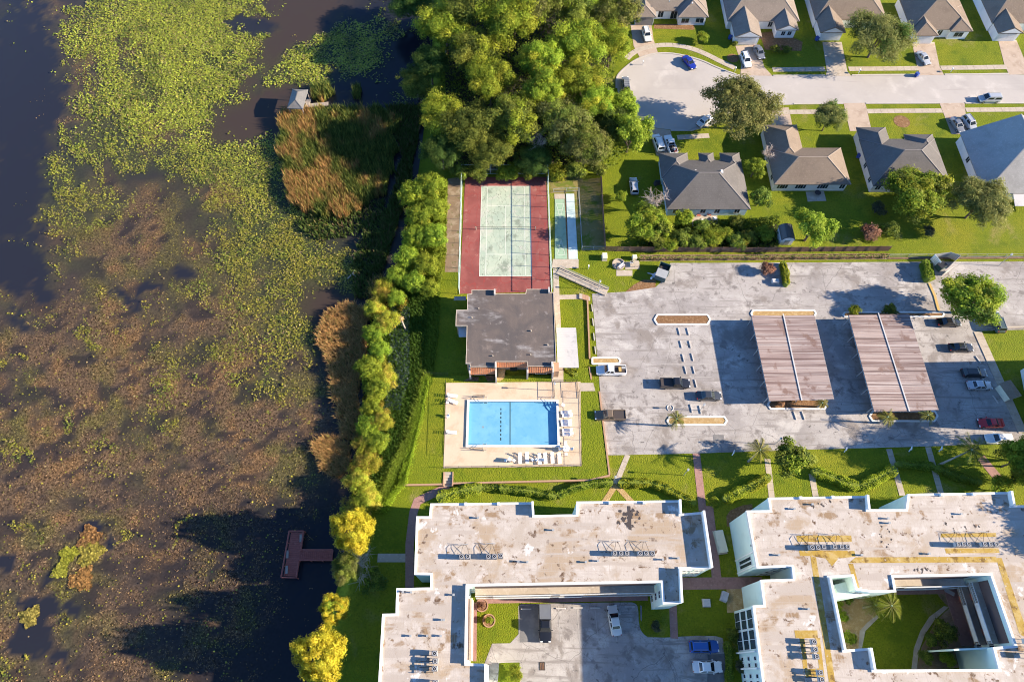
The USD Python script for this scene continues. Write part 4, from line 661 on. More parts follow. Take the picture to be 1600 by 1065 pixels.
for kd, nm, a, b, r, h, l in [
 ('oak', 'oak_tree', 1156, 168, 66, 11, 'big olive oak overhanging the cul-de-sac and a parked white car'),
 ('oak_b', 'oak_tree', 1374, 58, 54, 10, 'large round olive oak in front of the third house'),
 ('oak_b', 'oak_tree', 1297, 182, 27, 7.5, 'small dark tree on the lawn beside the lower driveway'),
 ('oak', 'oak_tree', 1532, 316, 52, 9, 'grey-green oak in the back yard at the right edge'),
 ('round_tree', 'yard_tree', 1432, 300, 52, 9, 'yellow-green tree behind the charcoal roofed house'),
 ('lime', 'yard_tree', 1271, 355, 33, 8, 'pale yellow-green tree beside the garden shed'),
 ('round_tree', 'lot_tree', 1518, 468, 50, 9.0, 'round green tree rising from the parking lot at the right'),
 ('small_green', 'lawn_tree', 1238, 715, 33, 6.5, 'round dark green tree between two walks below the parking lot'),
 ('round_tree', 'yard_tree', 1013, 350, 36, 8, 'light green tree over the corner of the wooden fence'),
 ('bushy_b', 'yard_tree', 1188, 308, 19, 5, 'green bush right of the dark grey roof'),
 ('lime', 'yard_tree', 1180, 262, 18, 5, 'thin light tree between the dark grey roof and the next house'),
 ('willow', 'willow', 551, 828, 38, 12.5, 'golden tree beside the dock walkway, topmost of the golden trees'),
 ('willow_b', 'willow', 523, 951, 26, 10.5, 'smallest golden tree, between the two larger ones by the water'),
 ('willow', 'willow', 500, 1022, 46, 13.5, 'largest golden tree at the bottom edge beside the water'),
 ('grove_olive', 'willow', 543, 888, 27, 7.5, 'grey green tree just below the topmost golden tree'),
 ('round_tree', 'yard_tree', 1597, 715, 34, 9, 'dark green tree at the right edge below the white car'),
 ('small_green', 'yard_tree', 1598, 745, 22, 5, 'green tree at the right edge above the roof'),
 ('bushy', 'yard_tree', 1566, 760, 21, 4.5, 'yellow-green bush at the upper right corner of the roof'),
 ('bushy_b', 'shrub', 585, 905, 22, 2.5, 'shaded green bush on the lawn below the path to the dock')]: tree(kd, nm, a, b, r, h, l)
tree('oak', 'yard_tree', 1745, 830, 70, 17, 'tall tree beside the right end of the right apartment roof'); tree('oak_b', 'yard_tree', 1690, 700, 60, 14, 'tall tree on the lawn right of the parked white car')
for i, (kd, a, b, r, h) in enumerate([('bank_shrub', 642, 300, 27, 5), ('bank_shrub', 672, 288, 27, 5.5), ('bank_shrub', 655, 335, 27, 5), ('bank_shrub', 682, 325, 24, 5), ('bank_shrub', 648, 368, 25, 4.5), ('bank_shrub', 676, 368, 25, 5), ('bank_shrub', 637, 402, 25, 4.5), ('bank_shrub', 665, 412, 25, 4.5), ('bank_shrub', 620, 428, 22, 4), ('bank_shrub', 648, 440, 22, 4), ('bank_shrub', 672, 448, 18, 3.5), ('bank_shrub_gold', 598, 448, 20, 3.5), ('bank_shrub', 618, 462, 18, 3)]): tree(kd, 'bank_shrub', a, b, r, h, 'bright yellow-green shrub of the row between lake and tennis court' if kd == 'bank_shrub' else 'duller golden shrub at the lower left end of the bright row', 'shrub', 'bright shrubs between lake and tennis court' if kd == 'bank_shrub' else None)
for i, (kd, a, b, r, h) in enumerate([('bank_shrub_gold', 587, 478, 18, 3.2), ('bank_shrub_gold', 600, 500, 16, 3), ('bank_shrub', 582, 518, 18, 3.2), ('bank_shrub', 592, 545, 18, 3), ('bank_shrub', 580, 570, 18, 3.2), ('bank_shrub_gold', 594, 588, 16, 3), ('bank_shrub', 584, 608, 19, 3.4), ('bank_shrub', 577, 635, 19, 3.4), ('bank_shrub_gold', 597, 656, 14, 2.8), ('bank_shrub', 577, 665, 18, 3), ('bank_shrub_gold', 566, 692, 18, 3), ('bank_shrub', 587, 690, 14, 2.6), ('bank_shrub_gold', 571, 722, 19, 3.2), ('bank_shrub_gold', 562, 752, 20, 3.4), ('bank_shrub_gold', 568, 778, 22, 3.6), ('bank_shrub_gold', 555, 795, 20, 3.4)]): tree(kd, 'bank_shrub', a - 3 + (i * 7) % 9, b, r * (1.05 + .45 * ((i * 5) % 7) / 6), h * (.8 + .4 * ((i * 3) % 5) / 4), 'yellowish shrub in the band behind the orange reeds' if kd == 'bank_shrub' else 'golden shrub in the band behind the orange reeds', 'shrub', 'shrubs behind the orange reeds' if kd == 'bank_shrub' else 'golden shrubs behind the orange reeds')
for i, (kd, a, b, r, h) in enumerate([('bushy', 1046, 380, 16, 3), ('bushy_b', 1066, 372, 18, 3.4), ('bushy', 1070, 340, 16, 4), ('bushy_b', 1090, 378, 17, 3), ('bushy', 1112, 372, 18, 3.2), ('bushy', 1132, 365, 15, 3), ('bushy_b', 1150, 376, 17, 3), ('bushy_b', 1172, 370, 14, 3), ('bushy', 1195, 365, 16, 3), ('bushy_b', 1095, 352, 14, 3), ('bushy_b', 1150, 345, 14, 2.6), ('bushy_b', 1030, 378, 14, 3)]): tree(kd, 'garden_shrub', a, b, r, h, 'bushy green garden shrub behind the dark grey roofed house', 'shrub', 'garden shrubs behind the dark grey roofed house')
for kd, a, b, r, h, l in [('bank_shrub_gold', 1165, 372, 12, 3, 'golden shrub at the right of the garden shrubs'), ('purple_shrub', 1372, 325, 13, 3, 'dark bush at the left foot of the yellow-green yard tree'), ('dry_shrub', 1360, 362, 17, 3.2, 'brownish dry bush in the big back lawn'), ('bushy_b', 1390, 358, 17, 3, 'green bush right of the brownish dry one'), ('purple_shrub', 1453, 362, 10, 2, 'small bush alone on the bright lawn'), ('bushy', 1098, 57, 11, 2.6, 'light green bush on the lawn by the first house'), ('bushy_b', 1211, 76, 9, 1.6, 'left round bush in front of the second house'), ('bushy_b', 1230, 77, 9, 1.6, 'right round bush in front of the second house'), ('bushy_b', 1148, 68, 6, 1.4, 'small bush at the white garage corner'), ('bushy', 970, 307, 11, 2.6, 'yellowish bush beside the silver car on the grass'), ('dry_shrub', 1200, 420, 13, 2.2, 'red brown dry bush in the parking lot planter'), ('bushy', 1335, 484, 11, 1.8, 'small green bush at the upper left end of the right carport'), ('bushy_b', 1392, 484, 14, 1.8, 'green bush at the upper end of the right carport spine'), ('dry_shrub', 1221, 630, 6, 1.2, 'tan dry plant in the island below the left carport'), ('bushy', 1117, 784, 10, 1.6, 'small bush at the left end of the lower hedge'), ('purple_shrub', 1024, 977, 9, 1.2, 'small bush with brown leaves in the shaded courtyard lawn'), ('bushy_b', 1145, 990, 12, 2, 'bush against the shaded wall left of the screened balconies'), ('purple_shrub', 1156, 1040, 10, 2, 'dark purple bush below the white car at the wall'), ('bushy', 805, 1052, 14, 2, 'yellow-green bush in the courtyard planter'),
  ('bushy_b', 1325, 935, 10, 2, 'small bush in the courtyard under the stair block'), ('bushy', 1318, 963, 9, 1.5, 'yellow-green plant on the courtyard mulch'), ('bushy', 1328, 996, 12, 2, 'leafy plant in the lower left corner of the courtyard'), ('bushy_b', 1475, 985, 22, 3, 'large dark bush in the middle of the courtyard bed'), ('bushy_b', 1455, 1000, 12, 2, 'round bush left in the courtyard bed'), ('bushy_b', 1448, 1026, 13, 2, 'round bush at the lower left of the courtyard bed'), ('bushy', 1480, 1027, 14, 2.2, 'brightest green bush in the courtyard bed'), ('bushy', 1308, 945, 10, 2.4, 'pale green plant against the left courtyard wall')]: tree(kd, 'shrub', a, b, r, h, l, 'shrub')
def bare(name, px, py, h, spread, seed, label, mt='pale_branch'):
    r = np.random.default_rng(seed); o = P(px, py, h * .5); t = thing(name, label, 'tree', (o[0], o[1], max(float(ground_z([o[0]], [o[1]])[0]), WZ)))
    part(t, 'trunk', MB().tube([(0, 0, -.3), (0, 0, h * .35), (0, 0, h * .6)], [.2, .15, .09], 6), mt); tw = MB()
    for k in range(16):
        a = r.random() * 6.28; e = np.array([math.cos(a), math.sin(a), 0]) * spread * r.uniform(.6, 1) + [0, 0, h * r.uniform(.75, 1)]; s = np.array([0, 0, h * r.uniform(.3, .55)])
        part(t, 'branch', MB().tube([s, (s + e) / 2 + r.normal(size=3) * .2, e], [.06, .045, .02], 5), mt)
        for j in range(16): q = s + (e - s) * r.uniform(.35, 1); tw.tube([q, q + r.normal(size=3) * spread * .28 + [0, 0, spread * .1]], [.028, .01], 3)
    part(t, 'twigs', tw, mt, kind='stuff')
bare('bare_tree', 838, 230, 9, 2.4, 3, 'bare whitish tree at the foot of the grove behind the tennis court'); bare('bare_tree', 1022, 316, 6.5, 2.5, 4, 'bare pinkish grey tree against the corner of the dark grey roof'); bare('bare_tree', 562, 880, 4, 3.2, 5, 'bare grey branches below the topmost golden tree'); bare('bare_tree', 1200, 245, 5, 1.8, 6, 'bare pale shrub at the left wall of the brown roofed house')
# driftwood and palm stump on the bank
o = P(552, 430, WZ); t = thing('driftwood', 'pale forked driftwood in the dark water behind the orange reeds', 'driftwood', o); part(t, 'limb', MB().tube([(-1.1, -.9, .1), (0, .2, .5), (.3, 1.0, .6)], [.12, .15, .08], 6), 'pale_branch'); part(t, 'limb', MB().tube([(0, .1, .45), (1.0, -.9, .3)], [.12, .06], 6), 'pale_branch')
o = P(628, 503, 0); t = thing('dead_palm', 'dead palm stump with a dry orange head on the shaded bank', 'palm', o + [0, 0, -.6]); part(t, 'trunk', MB().tube([(1.2, -2.2, 0), (.5, -1, .9), (0, 0, 2.2)], [.22, .18, .15], 7), 'palm_bark')
for k in range(8): a = k * .785; part(t, 'frond', MB().bar((0, 0, 2.2), (.7 * math.cos(a), .7 * math.sin(a), 1.9), .22, .05), 'gold_mulch')
# palms
def frond_mesh(L, w, droop, col, r, n=9):
    """One feathered leaf along +x: a rib with paired leaflets."""
    m = MB(); x = np.linspace(0, 1, n); rib = np.c_[x * L, 0 * x, L * (.42 * x - droop * x ** 2)]
    m.tube(rib, np.linspace(.05, .015, n), 4); m.t.append(np.tile(np.array([.30, .30, .10]), (len(m.v[-1]), 1)))
    for s in (-1, 1):
        for k in range(1, 26):
            u = k / 26; i = u * (n - 1); j = int(i); p = rib[j] + (rib[min(j + 1, n - 1)] - rib[j]) * (i - j)
            l = w * math.sin(math.pi * min(1, .12 + u * .85)) ** .6 * r.uniform(.85, 1.1); tip = p + np.array([l * .95, s * l, -l * .5]); sd = np.array([w * .11, 0, 0])
            m.add([p - sd * .5, p + sd * .5, tip + sd * .2, tip - sd * .1], [[0, 1, 2, 3]], np.array(col) * r.uniform(.75, 1.25))
    return m
def palm(px, py, h, L, n, label, seed, lean=(0, 0), col=(.17, .19, .03), fat=.16):
    r = np.random.default_rng(seed); o = P(px, py, h); t = thing('palm_tree', label, 'palm', (o[0] - lean[0], o[1] - lean[1], 0))
    part(t, 'trunk', MB().tube([(0, 0, -.1), (lean[0] * .4, lean[1] * .4, h * .5), (lean[0], lean[1], h)], [fat * 1.5, fat, fat * .85], 8), 'palm_bark'); part(t, 'crown_shaft', MB().tube([(lean[0], lean[1], h - .1), (lean[0], lean[1], h + .45)], [fat * 1.1, fat * .5], 8), 'green_lane')
    for k in range(n + 5):
        a = k * 2.39996 + r.normal() * .15; tilt = r.uniform(-.2, 1.15); m = frond_mesh(L * r.uniform(.65, 1.12), L * .19, .35 + tilt * .6, np.array(col) * r.uniform(.8, 1.2), r)
        ca, sa = math.cos(a), math.sin(a); R_ = np.array([[ca, -sa, 0], [sa, ca, 0], [0, 0, 1]]); m.v = [v @ R_.T + [lean[0], lean[1], h + .2] for v in m.v]; part(t, 'frond', m, 'leaf')
palm(1187, 703, 5.5, 2.6, 15, 'palm beside the walk at the lower edge of the lot, left of the round tree', 1, (.3, .4), (.26, .24, .04)); palm(1517, 703, 6.5, 3.0, 18, 'large leaning palm below the white car', 2, (2.2, .8), (.17, .21, .03)); palm(1057, 655, 3.6, 2.0, 16, 'palm at the left end of the golden mulch island', 3, (.1, 0), (.22, .21, .035))
palm(1386, 652, 3.0, 1.9, 18, 'short palm in the island below the right carport, left one', 4, (0, 0), (.24, .23, .04)); palm(1449, 649, 2.6, 1.7, 16, 'short palm in the island below the right carport, right one', 5, (0, 0), (.21, .22, .04)); palm(1284, 630, 2.0, 1.4, 16, 'small yellow palm at the right end of the island below the left carport', 6, (0, 0), (.27, .23, .05))
palm(1392, 946, 5.0, 2.6, 16, 'tall palm in the building courtyard, right of its two palms', 7, (.2, 0), (.22, .25, .03)); palm(1367, 945, 4.0, 2.1, 14, 'shorter palm in the building courtyard beside the stair block', 8, (0, 0), (.17, .22, .03)); palm(940, 240, 5, 2.0, 12, 'small palm at the lower right foot of the grove', 9, (0, 0), (.12, .14, .03))
# hedges
def hedge(px, w, h, label, cols=((.23, .27, .025), (.28, .29, .03), (.18, .225, .022)), dens=70, seed=1):
    r = np.random.default_rng(seed); L = LineString(poly(px, h * .8)); t = thing('hedge', label, 'hedge'); pg = L.buffer(w / 2 * .72, quad_segs=6)
    core = MB().prism(pg, 0, h * .8); n = int(L.length * (w + 2 * h) * dens); s = r.random(n) * L.length; pt = shapely.get_coordinates(shapely.line_interpolate_point(L, s)); pt2 = shapely.get_coordinates(shapely.line_interpolate_point(L, np.minimum(s + .05, L.length)));pt0 = shapely.get_coordinates(shapely.line_interpolate_point(L, np.maximum(s - .05, 0)))
    tg = pt2 - pt0; tg /= np.linalg.norm(tg, axis=1, keepdims=True) + 1e-9; nn = np.c_[-tg[:, 1], tg[:, 0]]
    a = r.uniform(0, math.pi, n); lump = 1 + .10 * np.sin(s * 1.3 + seed) + .07 * np.sin(s * 3.1); sx = np.sign(np.cos(a)) * np.abs(np.cos(a)) ** .5; sz = np.abs(np.sin(a)) ** .5
    p = np.c_[pt + nn * (sx * w / 2 * lump)[:, None], h * sz * lump * .98 + r.normal(size=n) * .04]
    p[:, 2] = np.maximum(p[:, 2], .05); nrm = np.c_[nn * np.cos(a)[:, None], np.sin(a) + .1] + r.normal(size=(n, 3)) * .9 + [.35, 0, 0]
    e = (s < .3) | (s > L.length - .3); p[e, :2] += (tg * np.where(s < .3, -1, 1)[:, None])[e] * (r.random(e.sum()) * w * .4 * (1 - np.abs(sx[e]) ** 2 * .8))[:, None]
    v, f = scatter_leaves(n, p, nrm, r.uniform(.14, .34, n), .6, 4, rng=r); cl = 1.5 * np.array(cols)[r.integers(0, len(cols), n)] * r.uniform(.7, 1.25, n)[:, None]
    part(t, 'stems', core, 'hedge_core'); part(t, 'leaves', MB().add(v, f, np.repeat(cl, 4, 0)), 'leaf')
HD = ((.14, .19, .022), (.18, .225, .025), (.11, .155, .02))
hedge([(688, 776), (715, 768), (748, 762)], 2.2, 1.1, 'clipped hedge right of the pink walk at the terrace steps', seed=1); hedge([(784, 762), (815, 765), (834, 767), (866, 774)], 1.5, 1.1, 'wavy hedge below the retaining wall, middle one', HD, seed=2); hedge([(874, 772), (900, 761), (930, 754), (954, 753)], 1.4, 1.1, 'wavy hedge running up to the concrete walk below the terrace', HD + ((.16, .19, .02),), seed=3)
hedge([(971, 754), (1012, 753), (1040, 760), (1062, 773), (1083, 784)], 1.7, 1.2, 'curved hedge from the concrete walk to the pink walk', seed=4); hedge([(1136, 777), (1166, 763)], 1.9, 1.2, 'short hedge left of the palm walk, lower piece', seed=5); hedge([(1174, 760), (1200, 745)], 1.9, 1.3, 'short hedge left of the palm walk, upper piece', seed=6)
hedge([(1276, 736), (1305, 746), (1332, 757), (1350, 758), (1375, 746), (1396, 733)], 2.0, 1.3, 'bright V shaped hedge between the walks at the lower right', seed=7); hedge([(1406, 724), (1457, 727)], 1.6, 1.1, 'straight shaded hedge between two concrete walks', HD, seed=8); hedge([(1466, 731), (1500, 744), (1530, 752)], 1.7, 1.1, 'shaded hedge under the large leaning palm', HD, seed=9)
hedge([(1447, 409), (1449, 418), (1453, 432)], 1.7, 2.0, 'tall hedge left of the trash enclosure', HD, seed=10); hedge([(1224, 410), (1228, 425), (1230, 441)], 1.4, 1.5, 'narrow hedge right of the red brown bush in the lot', seed=11); hedge([(886, 575), (899, 584)], 1.4, .7, 'low hedge at the corner of the white porch roof', seed=12); hedge([(752, 762), (775, 760)], 1.2, .8, 'low hedge between the terrace hedges', HD, seed=13)
hedge([(1137, 1005), (1140, 1030), (1140, 1075)], 1.2, .8, 'dark low hedge along the wall beside the white car', HD, seed=14)
hedge([(1000, 402), (1180, 401), (1388, 399)], .9, .7, 'dry brown hedge along the wooden fence', ((.26, .17, .12), (.20, .12, .08), (.30, .22, .15)), 45, seed=15)

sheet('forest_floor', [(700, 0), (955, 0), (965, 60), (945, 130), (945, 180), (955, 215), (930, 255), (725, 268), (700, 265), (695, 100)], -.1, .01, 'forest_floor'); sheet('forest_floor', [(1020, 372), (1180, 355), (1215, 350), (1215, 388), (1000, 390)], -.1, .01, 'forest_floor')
x, y = fill([(690, -30), (965, -30), (972, 60), (955, 130), (955, 180), (990, 235), (960, 268), (725, 270), (692, 265), (690, 100)], 22000, 0); n = len(x)
x2, y2 = fill([(1000, 365), (1060, 350), (1215, 340), (1215, 388), (990, 391)], 3500, 0); n2 = len(x2); x, y = np.r_[x, x2], np.r_[y, y2]; hh = np.r_[rng.random(n) * 5.5, rng.random(n2) * .9] + .15; n += n2
v, f = scatter_leaves(n, np.c_[x, y, hh], rng.normal(size=(n, 3)) * .6 + [0, 0, 1], rng.uniform(.35, .9, n), .5, 4)
struct('undergrowth', MB().add(v, f, np.repeat(mix(np.tile(C(.09, .14, .022), (n, 1)), C(.19, .22, .03), rng.random(n)) * rng.uniform(.6, 1.3, n)[:, None], 4, 0)), 'leaf', kind='stuff'); meta(stage.GetPrimAtPath('/World/undergrowth'), 'dark leafy undergrowth filling the gaps between the grove trees', 'undergrowth')

# leafy filler along the bank and the bright grass lip of the terrace
x, y = fill([(640, 290), (700, 280), (698, 400), (688, 455), (640, 470), (607, 520), (600, 640), (590, 700), (580, 760), (545, 800), (548, 740), (562, 690), (565, 620), (570, 540), (580, 480), (600, 440), (625, 400)], 30000, 0); n = len(x); q = fbm(np.c_[x, y, x * 0] / 2.0, 3, 14)
k = q > .38; x, y, q = x[k], y[k], q[k]; n = len(x); gz = np.maximum(ground_z(x, y), WZ)
v, f = scatter_leaves(n, np.c_[x, y, gz + .1 + (q - .4) * 7 * rng.random(n)], rng.normal(size=(n, 3)) * .7 + [.3, 0, .6], rng.uniform(.25, .6, n), .4, 4); px, py = PX(x, y, gz)
struct('bank_foliage', MB().add(v, f, np.repeat(mix(np.tile(C(.20, .265, .028), (n, 1)), C(.32, .26, .04), np.clip((fbm(np.c_[x, y, x * 0] / 4.0, 3, 15) - .5) * 5 + (py - 560) / 300, 0, 1)) * rng.uniform(.6, 1.35, n)[:, None], 4, 0)), 'leaf', kind='stuff'); meta(stage.GetPrimAtPath('/World/bank_foliage'), 'yellow-green leafy growth between the shrubs on the lake bank', 'foliage')
lip = LineString([XY(668, 589, TZ), XY(655, 655, TZ), XY(640, 716, TZ), XY(631, 756, TZ), XY(615, 775, 0), XY(600, 800, 0)]); n = 9000; s = rng.random(n) * lip.length; pt = shapely.get_coordinates(shapely.line_interpolate_point(lip, s)); off = rng.normal(size=n) * .42 - .25
x, y = pt[:, 0] + off, pt[:, 1] + rng.normal(size=n) * .2; ins = shapely.contains_xy(terP, x, y); z0 = np.where(ins, TZ, np.maximum(ground_z(x, y), -.4))
v, f = scatter_leaves(n, np.c_[x, y, z0 + .12 + rng.random(n) * np.where(ins, .35, .75)], rng.normal(size=(n, 3)) * .5 + [.6, 0, .5], rng.uniform(.18, .42, n), .4, 4)
struct('lip_grass', MB().add(v, f, np.repeat(C(.27, .36, .028) * rng.uniform(.65, 1.3, n)[:, None], 4, 0)), 'leaf', kind='stuff'); meta(stage.GetPrimAtPath('/World/lip_grass'), 'sunlit bright green growth on the lip between lawn and bank', 'grass')  # sunlight on the lip is put into this brighter green
# ------------------------------------------------------------------ houses
def hip(t, rect, z, pitch, axis, e0, e1, mt, wallmt, th=.2, cap=True):
    """A hip or gable roof as a closed solid, its ridge along axis; e0 and e1 are the ends at the low and the high coordinate."""
    x0, y0, x1, y1 = rect
    if axis == 'y': x0, y0, x1, y1 = y0, x0, y1, x1
    hw = (y1 - y0) / 2; h = hw * pitch; ym = (y0 + y1) / 2; a = x0 + (hw if e0 == 'hip' else 0); b = x1 - (hw if e1 == 'hip' else 0)
    if a > b - .1: a = b = (x0 + x1) / 2; a -= .05; b += .05
    v = np.array([[x0, y0, z - th], [x1, y0, z - th], [x1, y1, z - th], [x0, y1, z - th], [x0, y0, z], [x1, y0, z], [x1, y1, z], [x0, y1, z], [a, ym, z + h], [b, ym, z + h]])
    f = [[0, 2, 1], [0, 3, 2], [0, 1, 5], [0, 5, 4], [1, 2, 6], [1, 6, 5], [2, 3, 7], [2, 7, 6], [3, 0, 4], [3, 4, 7], [4, 5, 9], [4, 9, 8], [6, 7, 8], [6, 8, 9], [7, 4, 8], [5, 6, 9]]
    sw = lambda p: p[:, [1, 0, 2]] if axis == 'y' else p
    f = np.array(f); f = f[:, ::-1] if axis == 'y' else f
    r = part(t, 'roof', MB().add(sw(v), f), mt)
    if cap:
        m = MB(); q = sw(v)
        for i, j in ((8, 9), (4, 8), (7, 8), (5, 9), (6, 9)):
            if np.linalg.norm(q[i] - q[j]) > .3 and not (e0 != 'hip' and j == 8 and i in (4, 7)) and not (e1 != 'hip' and j == 9 and i in (5, 6)): m.bar(q[i] + [0, 0, .02], q[j] + [0, 0, .02], .2, .05)
        part(r, 'ridge_cap', m, mt + '_cap' if mt + '_cap' in M else mt)
    for e, x, s in ((e0, x0, -1), (e1, x1, 1)):
        if e == 'gable':
            k = .82; g = np.array([[x + s * .012, ym - hw * k, z + .02], [x + s * .012, ym + hw * k, z + .02], [x + s * .012, ym, z + h * k]]); part(t, 'gable_wall', MB().add(np.vstack([sw(g), sw(g - [s * .02, 0, 0])]), [[0, 1, 2], [5, 4, 3], [0, 3, 4], [0, 4, 1], [1, 4, 5], [1, 5, 2], [2, 5, 3], [2, 3, 0]]), wallmt)
    return r
for nm, c in (('taupe', (.33, .28, .24)), ('brown', (.30, .245, .20)), ('tan', (.38, .31, .25)), ('charcoal', (.21, .19, .18)), ('ash', (.36, .355, .35))): plain('shingle_' + nm + '_cap', c, .9, .2)
EZ = 2.75
def rect_of(x0, x1, row, s, n, z=EZ):
    return [P(x0, row, z)[0], P((x0 + x1) / 2, s, z)[1], P(x1, row, z)[0], P((x0 + x1) / 2, n, z)[1]]
def window(t, c, w, h, ax, mt='white_paint', grid=1):
    """A framed pane on a wall; ax: the outward direction 'x+', 'y-' ..."""
    d = {'x+': (1, 0), 'x-': (-1, 0), 'y+': (0, 1), 'y-': (0, -1)}[ax]; sx = lambda a, b: (a, b) if d[0] == 0 else (b, a)
    o = np.array([c[0] + d[0] * .02, c[1] + d[1] * .02, c[2]]); fr = MB()
    for sz, off in (((w + .16, .08, .09), (0, h / 2 + .04)), ((w + .16, .08, .09), (0, -h / 2 - .04)), ((.08, .08, h - .012), (-w / 2 - .04, 0)), ((.08, .08, h - .012), (w / 2 + .04, 0))) + tuple(((.05, .07, h - .012), (-w / 2 + w * (k + 1) / (grid + 1), 0)) for k in range(grid)):
        a, b = sx(sz[0], sz[1]); p, q = sx(off[0], 0); fr.box((o[0] + p, o[1] + q, o[2] + off[1]), (a, b, sz[2]))
    f = part(t, 'window', fr, mt); a, b = sx(w - .01, .04); part(f, 'pane', MB().box((o[0], o[1], o[2]), (a, b, h - .01)), 'dark_glass')
def house(label, wallmt, sh, pitch, pieces, wins=(), garage=None, vents=(), cat='house'):
    t = thing('house', label, cat); cs = []
    r0 = None
    for i, (x0, x1, row, s, n, ax, e0, e1) in enumerate(pieces):
        r = rect_of(x0, x1, row, s, n); r = [r[0] + .004 * i, r[1], r[2] - .004 * i, r[3]]; rr = hip(t, r, EZ + .004 * i, pitch, ax, e0, e1, 'shingle_' + sh, wallmt); r0 = r0 or (rr, r); cs.append(r)
        part(t, 'wall', MB().prism([(r[0] + .45, r[1] + .45), (r[2] - .45, r[1] + .45), (r[2] - .45, r[3] - .45), (r[0] + .45, r[3] - .45)], 0, EZ - .21 - .003 * i), wallmt)
    for (pc, side, u, w, h, z) in wins:
        r = cs[pc]; c = {'y-': (r[0] + (r[2] - r[0]) * u, r[1] + .45, z), 'y+': (r[0] + (r[2] - r[0]) * u, r[3] - .45, z), 'x-': (r[0] + .45, r[1] + (r[3] - r[1]) * u, z), 'x+': (r[2] - .45, r[1] + (r[3] - r[1]) * u, z)}[side]; window(t, c, w, h, side)
    if garage:
        pc, side, u, w, mt = garage; r = cs[pc]; y = r[1] + .45 if side == 'y-' else r[3] - .45; s = -1 if side == 'y-' else 1; x = r[0] + (r[2] - r[0]) * u
        g = part(t, 'garage_door', MB().box((x, y + s * .02, 1.1), (w, .06, 2.1)), mt)
        for k in range(4): part(g, 'panel', MB().box((x, y + s * .062, .33 + k * .52), (w - .12, .024, .46)), mt)
    for (px, py, z, w, d, mt) in vents: o = P(px, py, z); part(r0[0], 'roof_vent', MB().box(o, (w, d, .3), 0, .85), mt)
    return t
W3 = lambda pc, side, us, w=1.1, h=1.2: [(pc, side, u, w, h, 1.5) for u in us]
house('house with a charcoal hip roof and three small front hips, nearest the tennis court', 'house_wall_blue', 'charcoal', .55, [(1042, 1173, 327, 327, 250, 'x', 'hip', 'hip'), (1029, 1074, 239, 278, 239, 'y', 'hip', 'hip'), (1091, 1114.5, 239, 262, 239, 'y', 'hip', 'hip'), (1124, 1155, 239, 268, 239, 'y', 'hip', 'hip')], W3(0, 'y-', (.12, .45, .62, .86)) + W3(0, 'x-', (.3, .6)), (1, 'y+', .5, 4.6, 'white_paint'), [(1107, 275, 5.9, 1.2, .5, 'white_paint'), (1128, 268, 6.2, .5, .9, 'white_paint'), (1087, 268, 5.7, .4, .8, 'white_paint'), (1134, 304, 3.9, .5, .3, 'gray_metal'), (1065, 277, 4.4, .25, .25, 'white_paint')])
house('house with a brown hip roof and pale rear wall, second in the lower row', 'house_wall', 'brown', .55, [(1210, 1330, 288, 288, 231, 'x', 'hip', 'hip'), (1192, 1246, 200, 262, 195, 'y', 'hip', 'hip')], W3(0, 'y-', (.1, .17, .34, .41, .63, .70, .92)) + W3(0, 'x-', (.3,)), (1, 'y+', .5, 4.6, 'white_paint'), [(1278, 250, 5, .3, .3, 'gray_metal')])
house('dark brown hip roofed house, third of the row below the street', 'house_wall', 'charcoal', .55, [(1364.5, 1487, 290, 290, 217, 'x', 'hip', 'hip'), (1338, 1384, 200, 252, 199, 'y', 'hip', 'hip'), (1412, 1457, 210, 246, 210, 'y', 'hip', 'hip')], W3(0, 'y-', (.1, .4, .7)) + W3(0, 'x-', (.2, .5)), (1, 'y+', .5, 4.4, 'white_paint'), [(1417, 239.5, 5.5, 1.0, .35, 'white_paint'), (1435, 239, 5.5, 1.0, .35, 'white_paint'), (1399, 241, 5.2, .3, .5, 'white_paint')])
hb = house('house with a pale grey-blue roof at the right edge, lower row', 'house_wall_white', 'ash', .55, [(1500, 1640, 207, 302, 207, 'y', 'hip', 'gable')], W3(0, 'x-', (.25, .6)), (0, 'y+', .35, 4.8, 'white_paint'), [(1590, 252, 5, 1.0, .35, 'white_paint'), (1573, 222, 5, .3, .6, 'white_paint')])
part(hb, 'patio_roof', MB().prism(poly([(1582, 297), (1640, 297), (1646, 322), (1586, 322)], 2.5), 2.4, 2.52), 'pale_metal')
house('first house of the upper row with a taupe roof, at the head of the cul-de-sac', 'house_wall_white', 'taupe', .5, [(990, 1106, 16, 17, -62, 'x', 'hip', 'hip'), (992, 1026, 27, 27, -12, 'y', 'hip', 'hip'), (1060, 1107.5, 27, 27, -18, 'y', 'hip', 'hip')], [(2, 'y-', .27, 1.9, 1.3, 1.4), (2, 'y-', .75, 2.0, 1.3, 1.4), (0, 'y-', .38, 1.3, 1.7, 1.4), (0, 'y-', .56, 1.6, 2.2, 1.15)], (1, 'y-', .5, 4.4, 'car_gray'), [(1046, 2, 5.0, .3, .4, 'gray_metal'), (1082, 5, 4.6, .3, .4, 'white_paint')])
house('second house of the upper row with a white garage gable and tan roof slopes', 'house_wall_white', 'taupe', .5, [(1134, 1246, 20, 33, -62, 'x', 'hip', 'hip'), (1148, 1191, 58, 58, -2, 'y', 'gable', 'gable'), (1213, 1248.5, 47, 47, 2, 'y', 'gable', 'gable')], [(2, 'y-', .4, .9, 1.1, 1.4), (2, 'y-', .68, .9, 1.1, 1.4), (0, 'y-', .62, 1.0, 1.4, 1.4)], (1, 'y-', .5, 4.8, 'white_paint'))
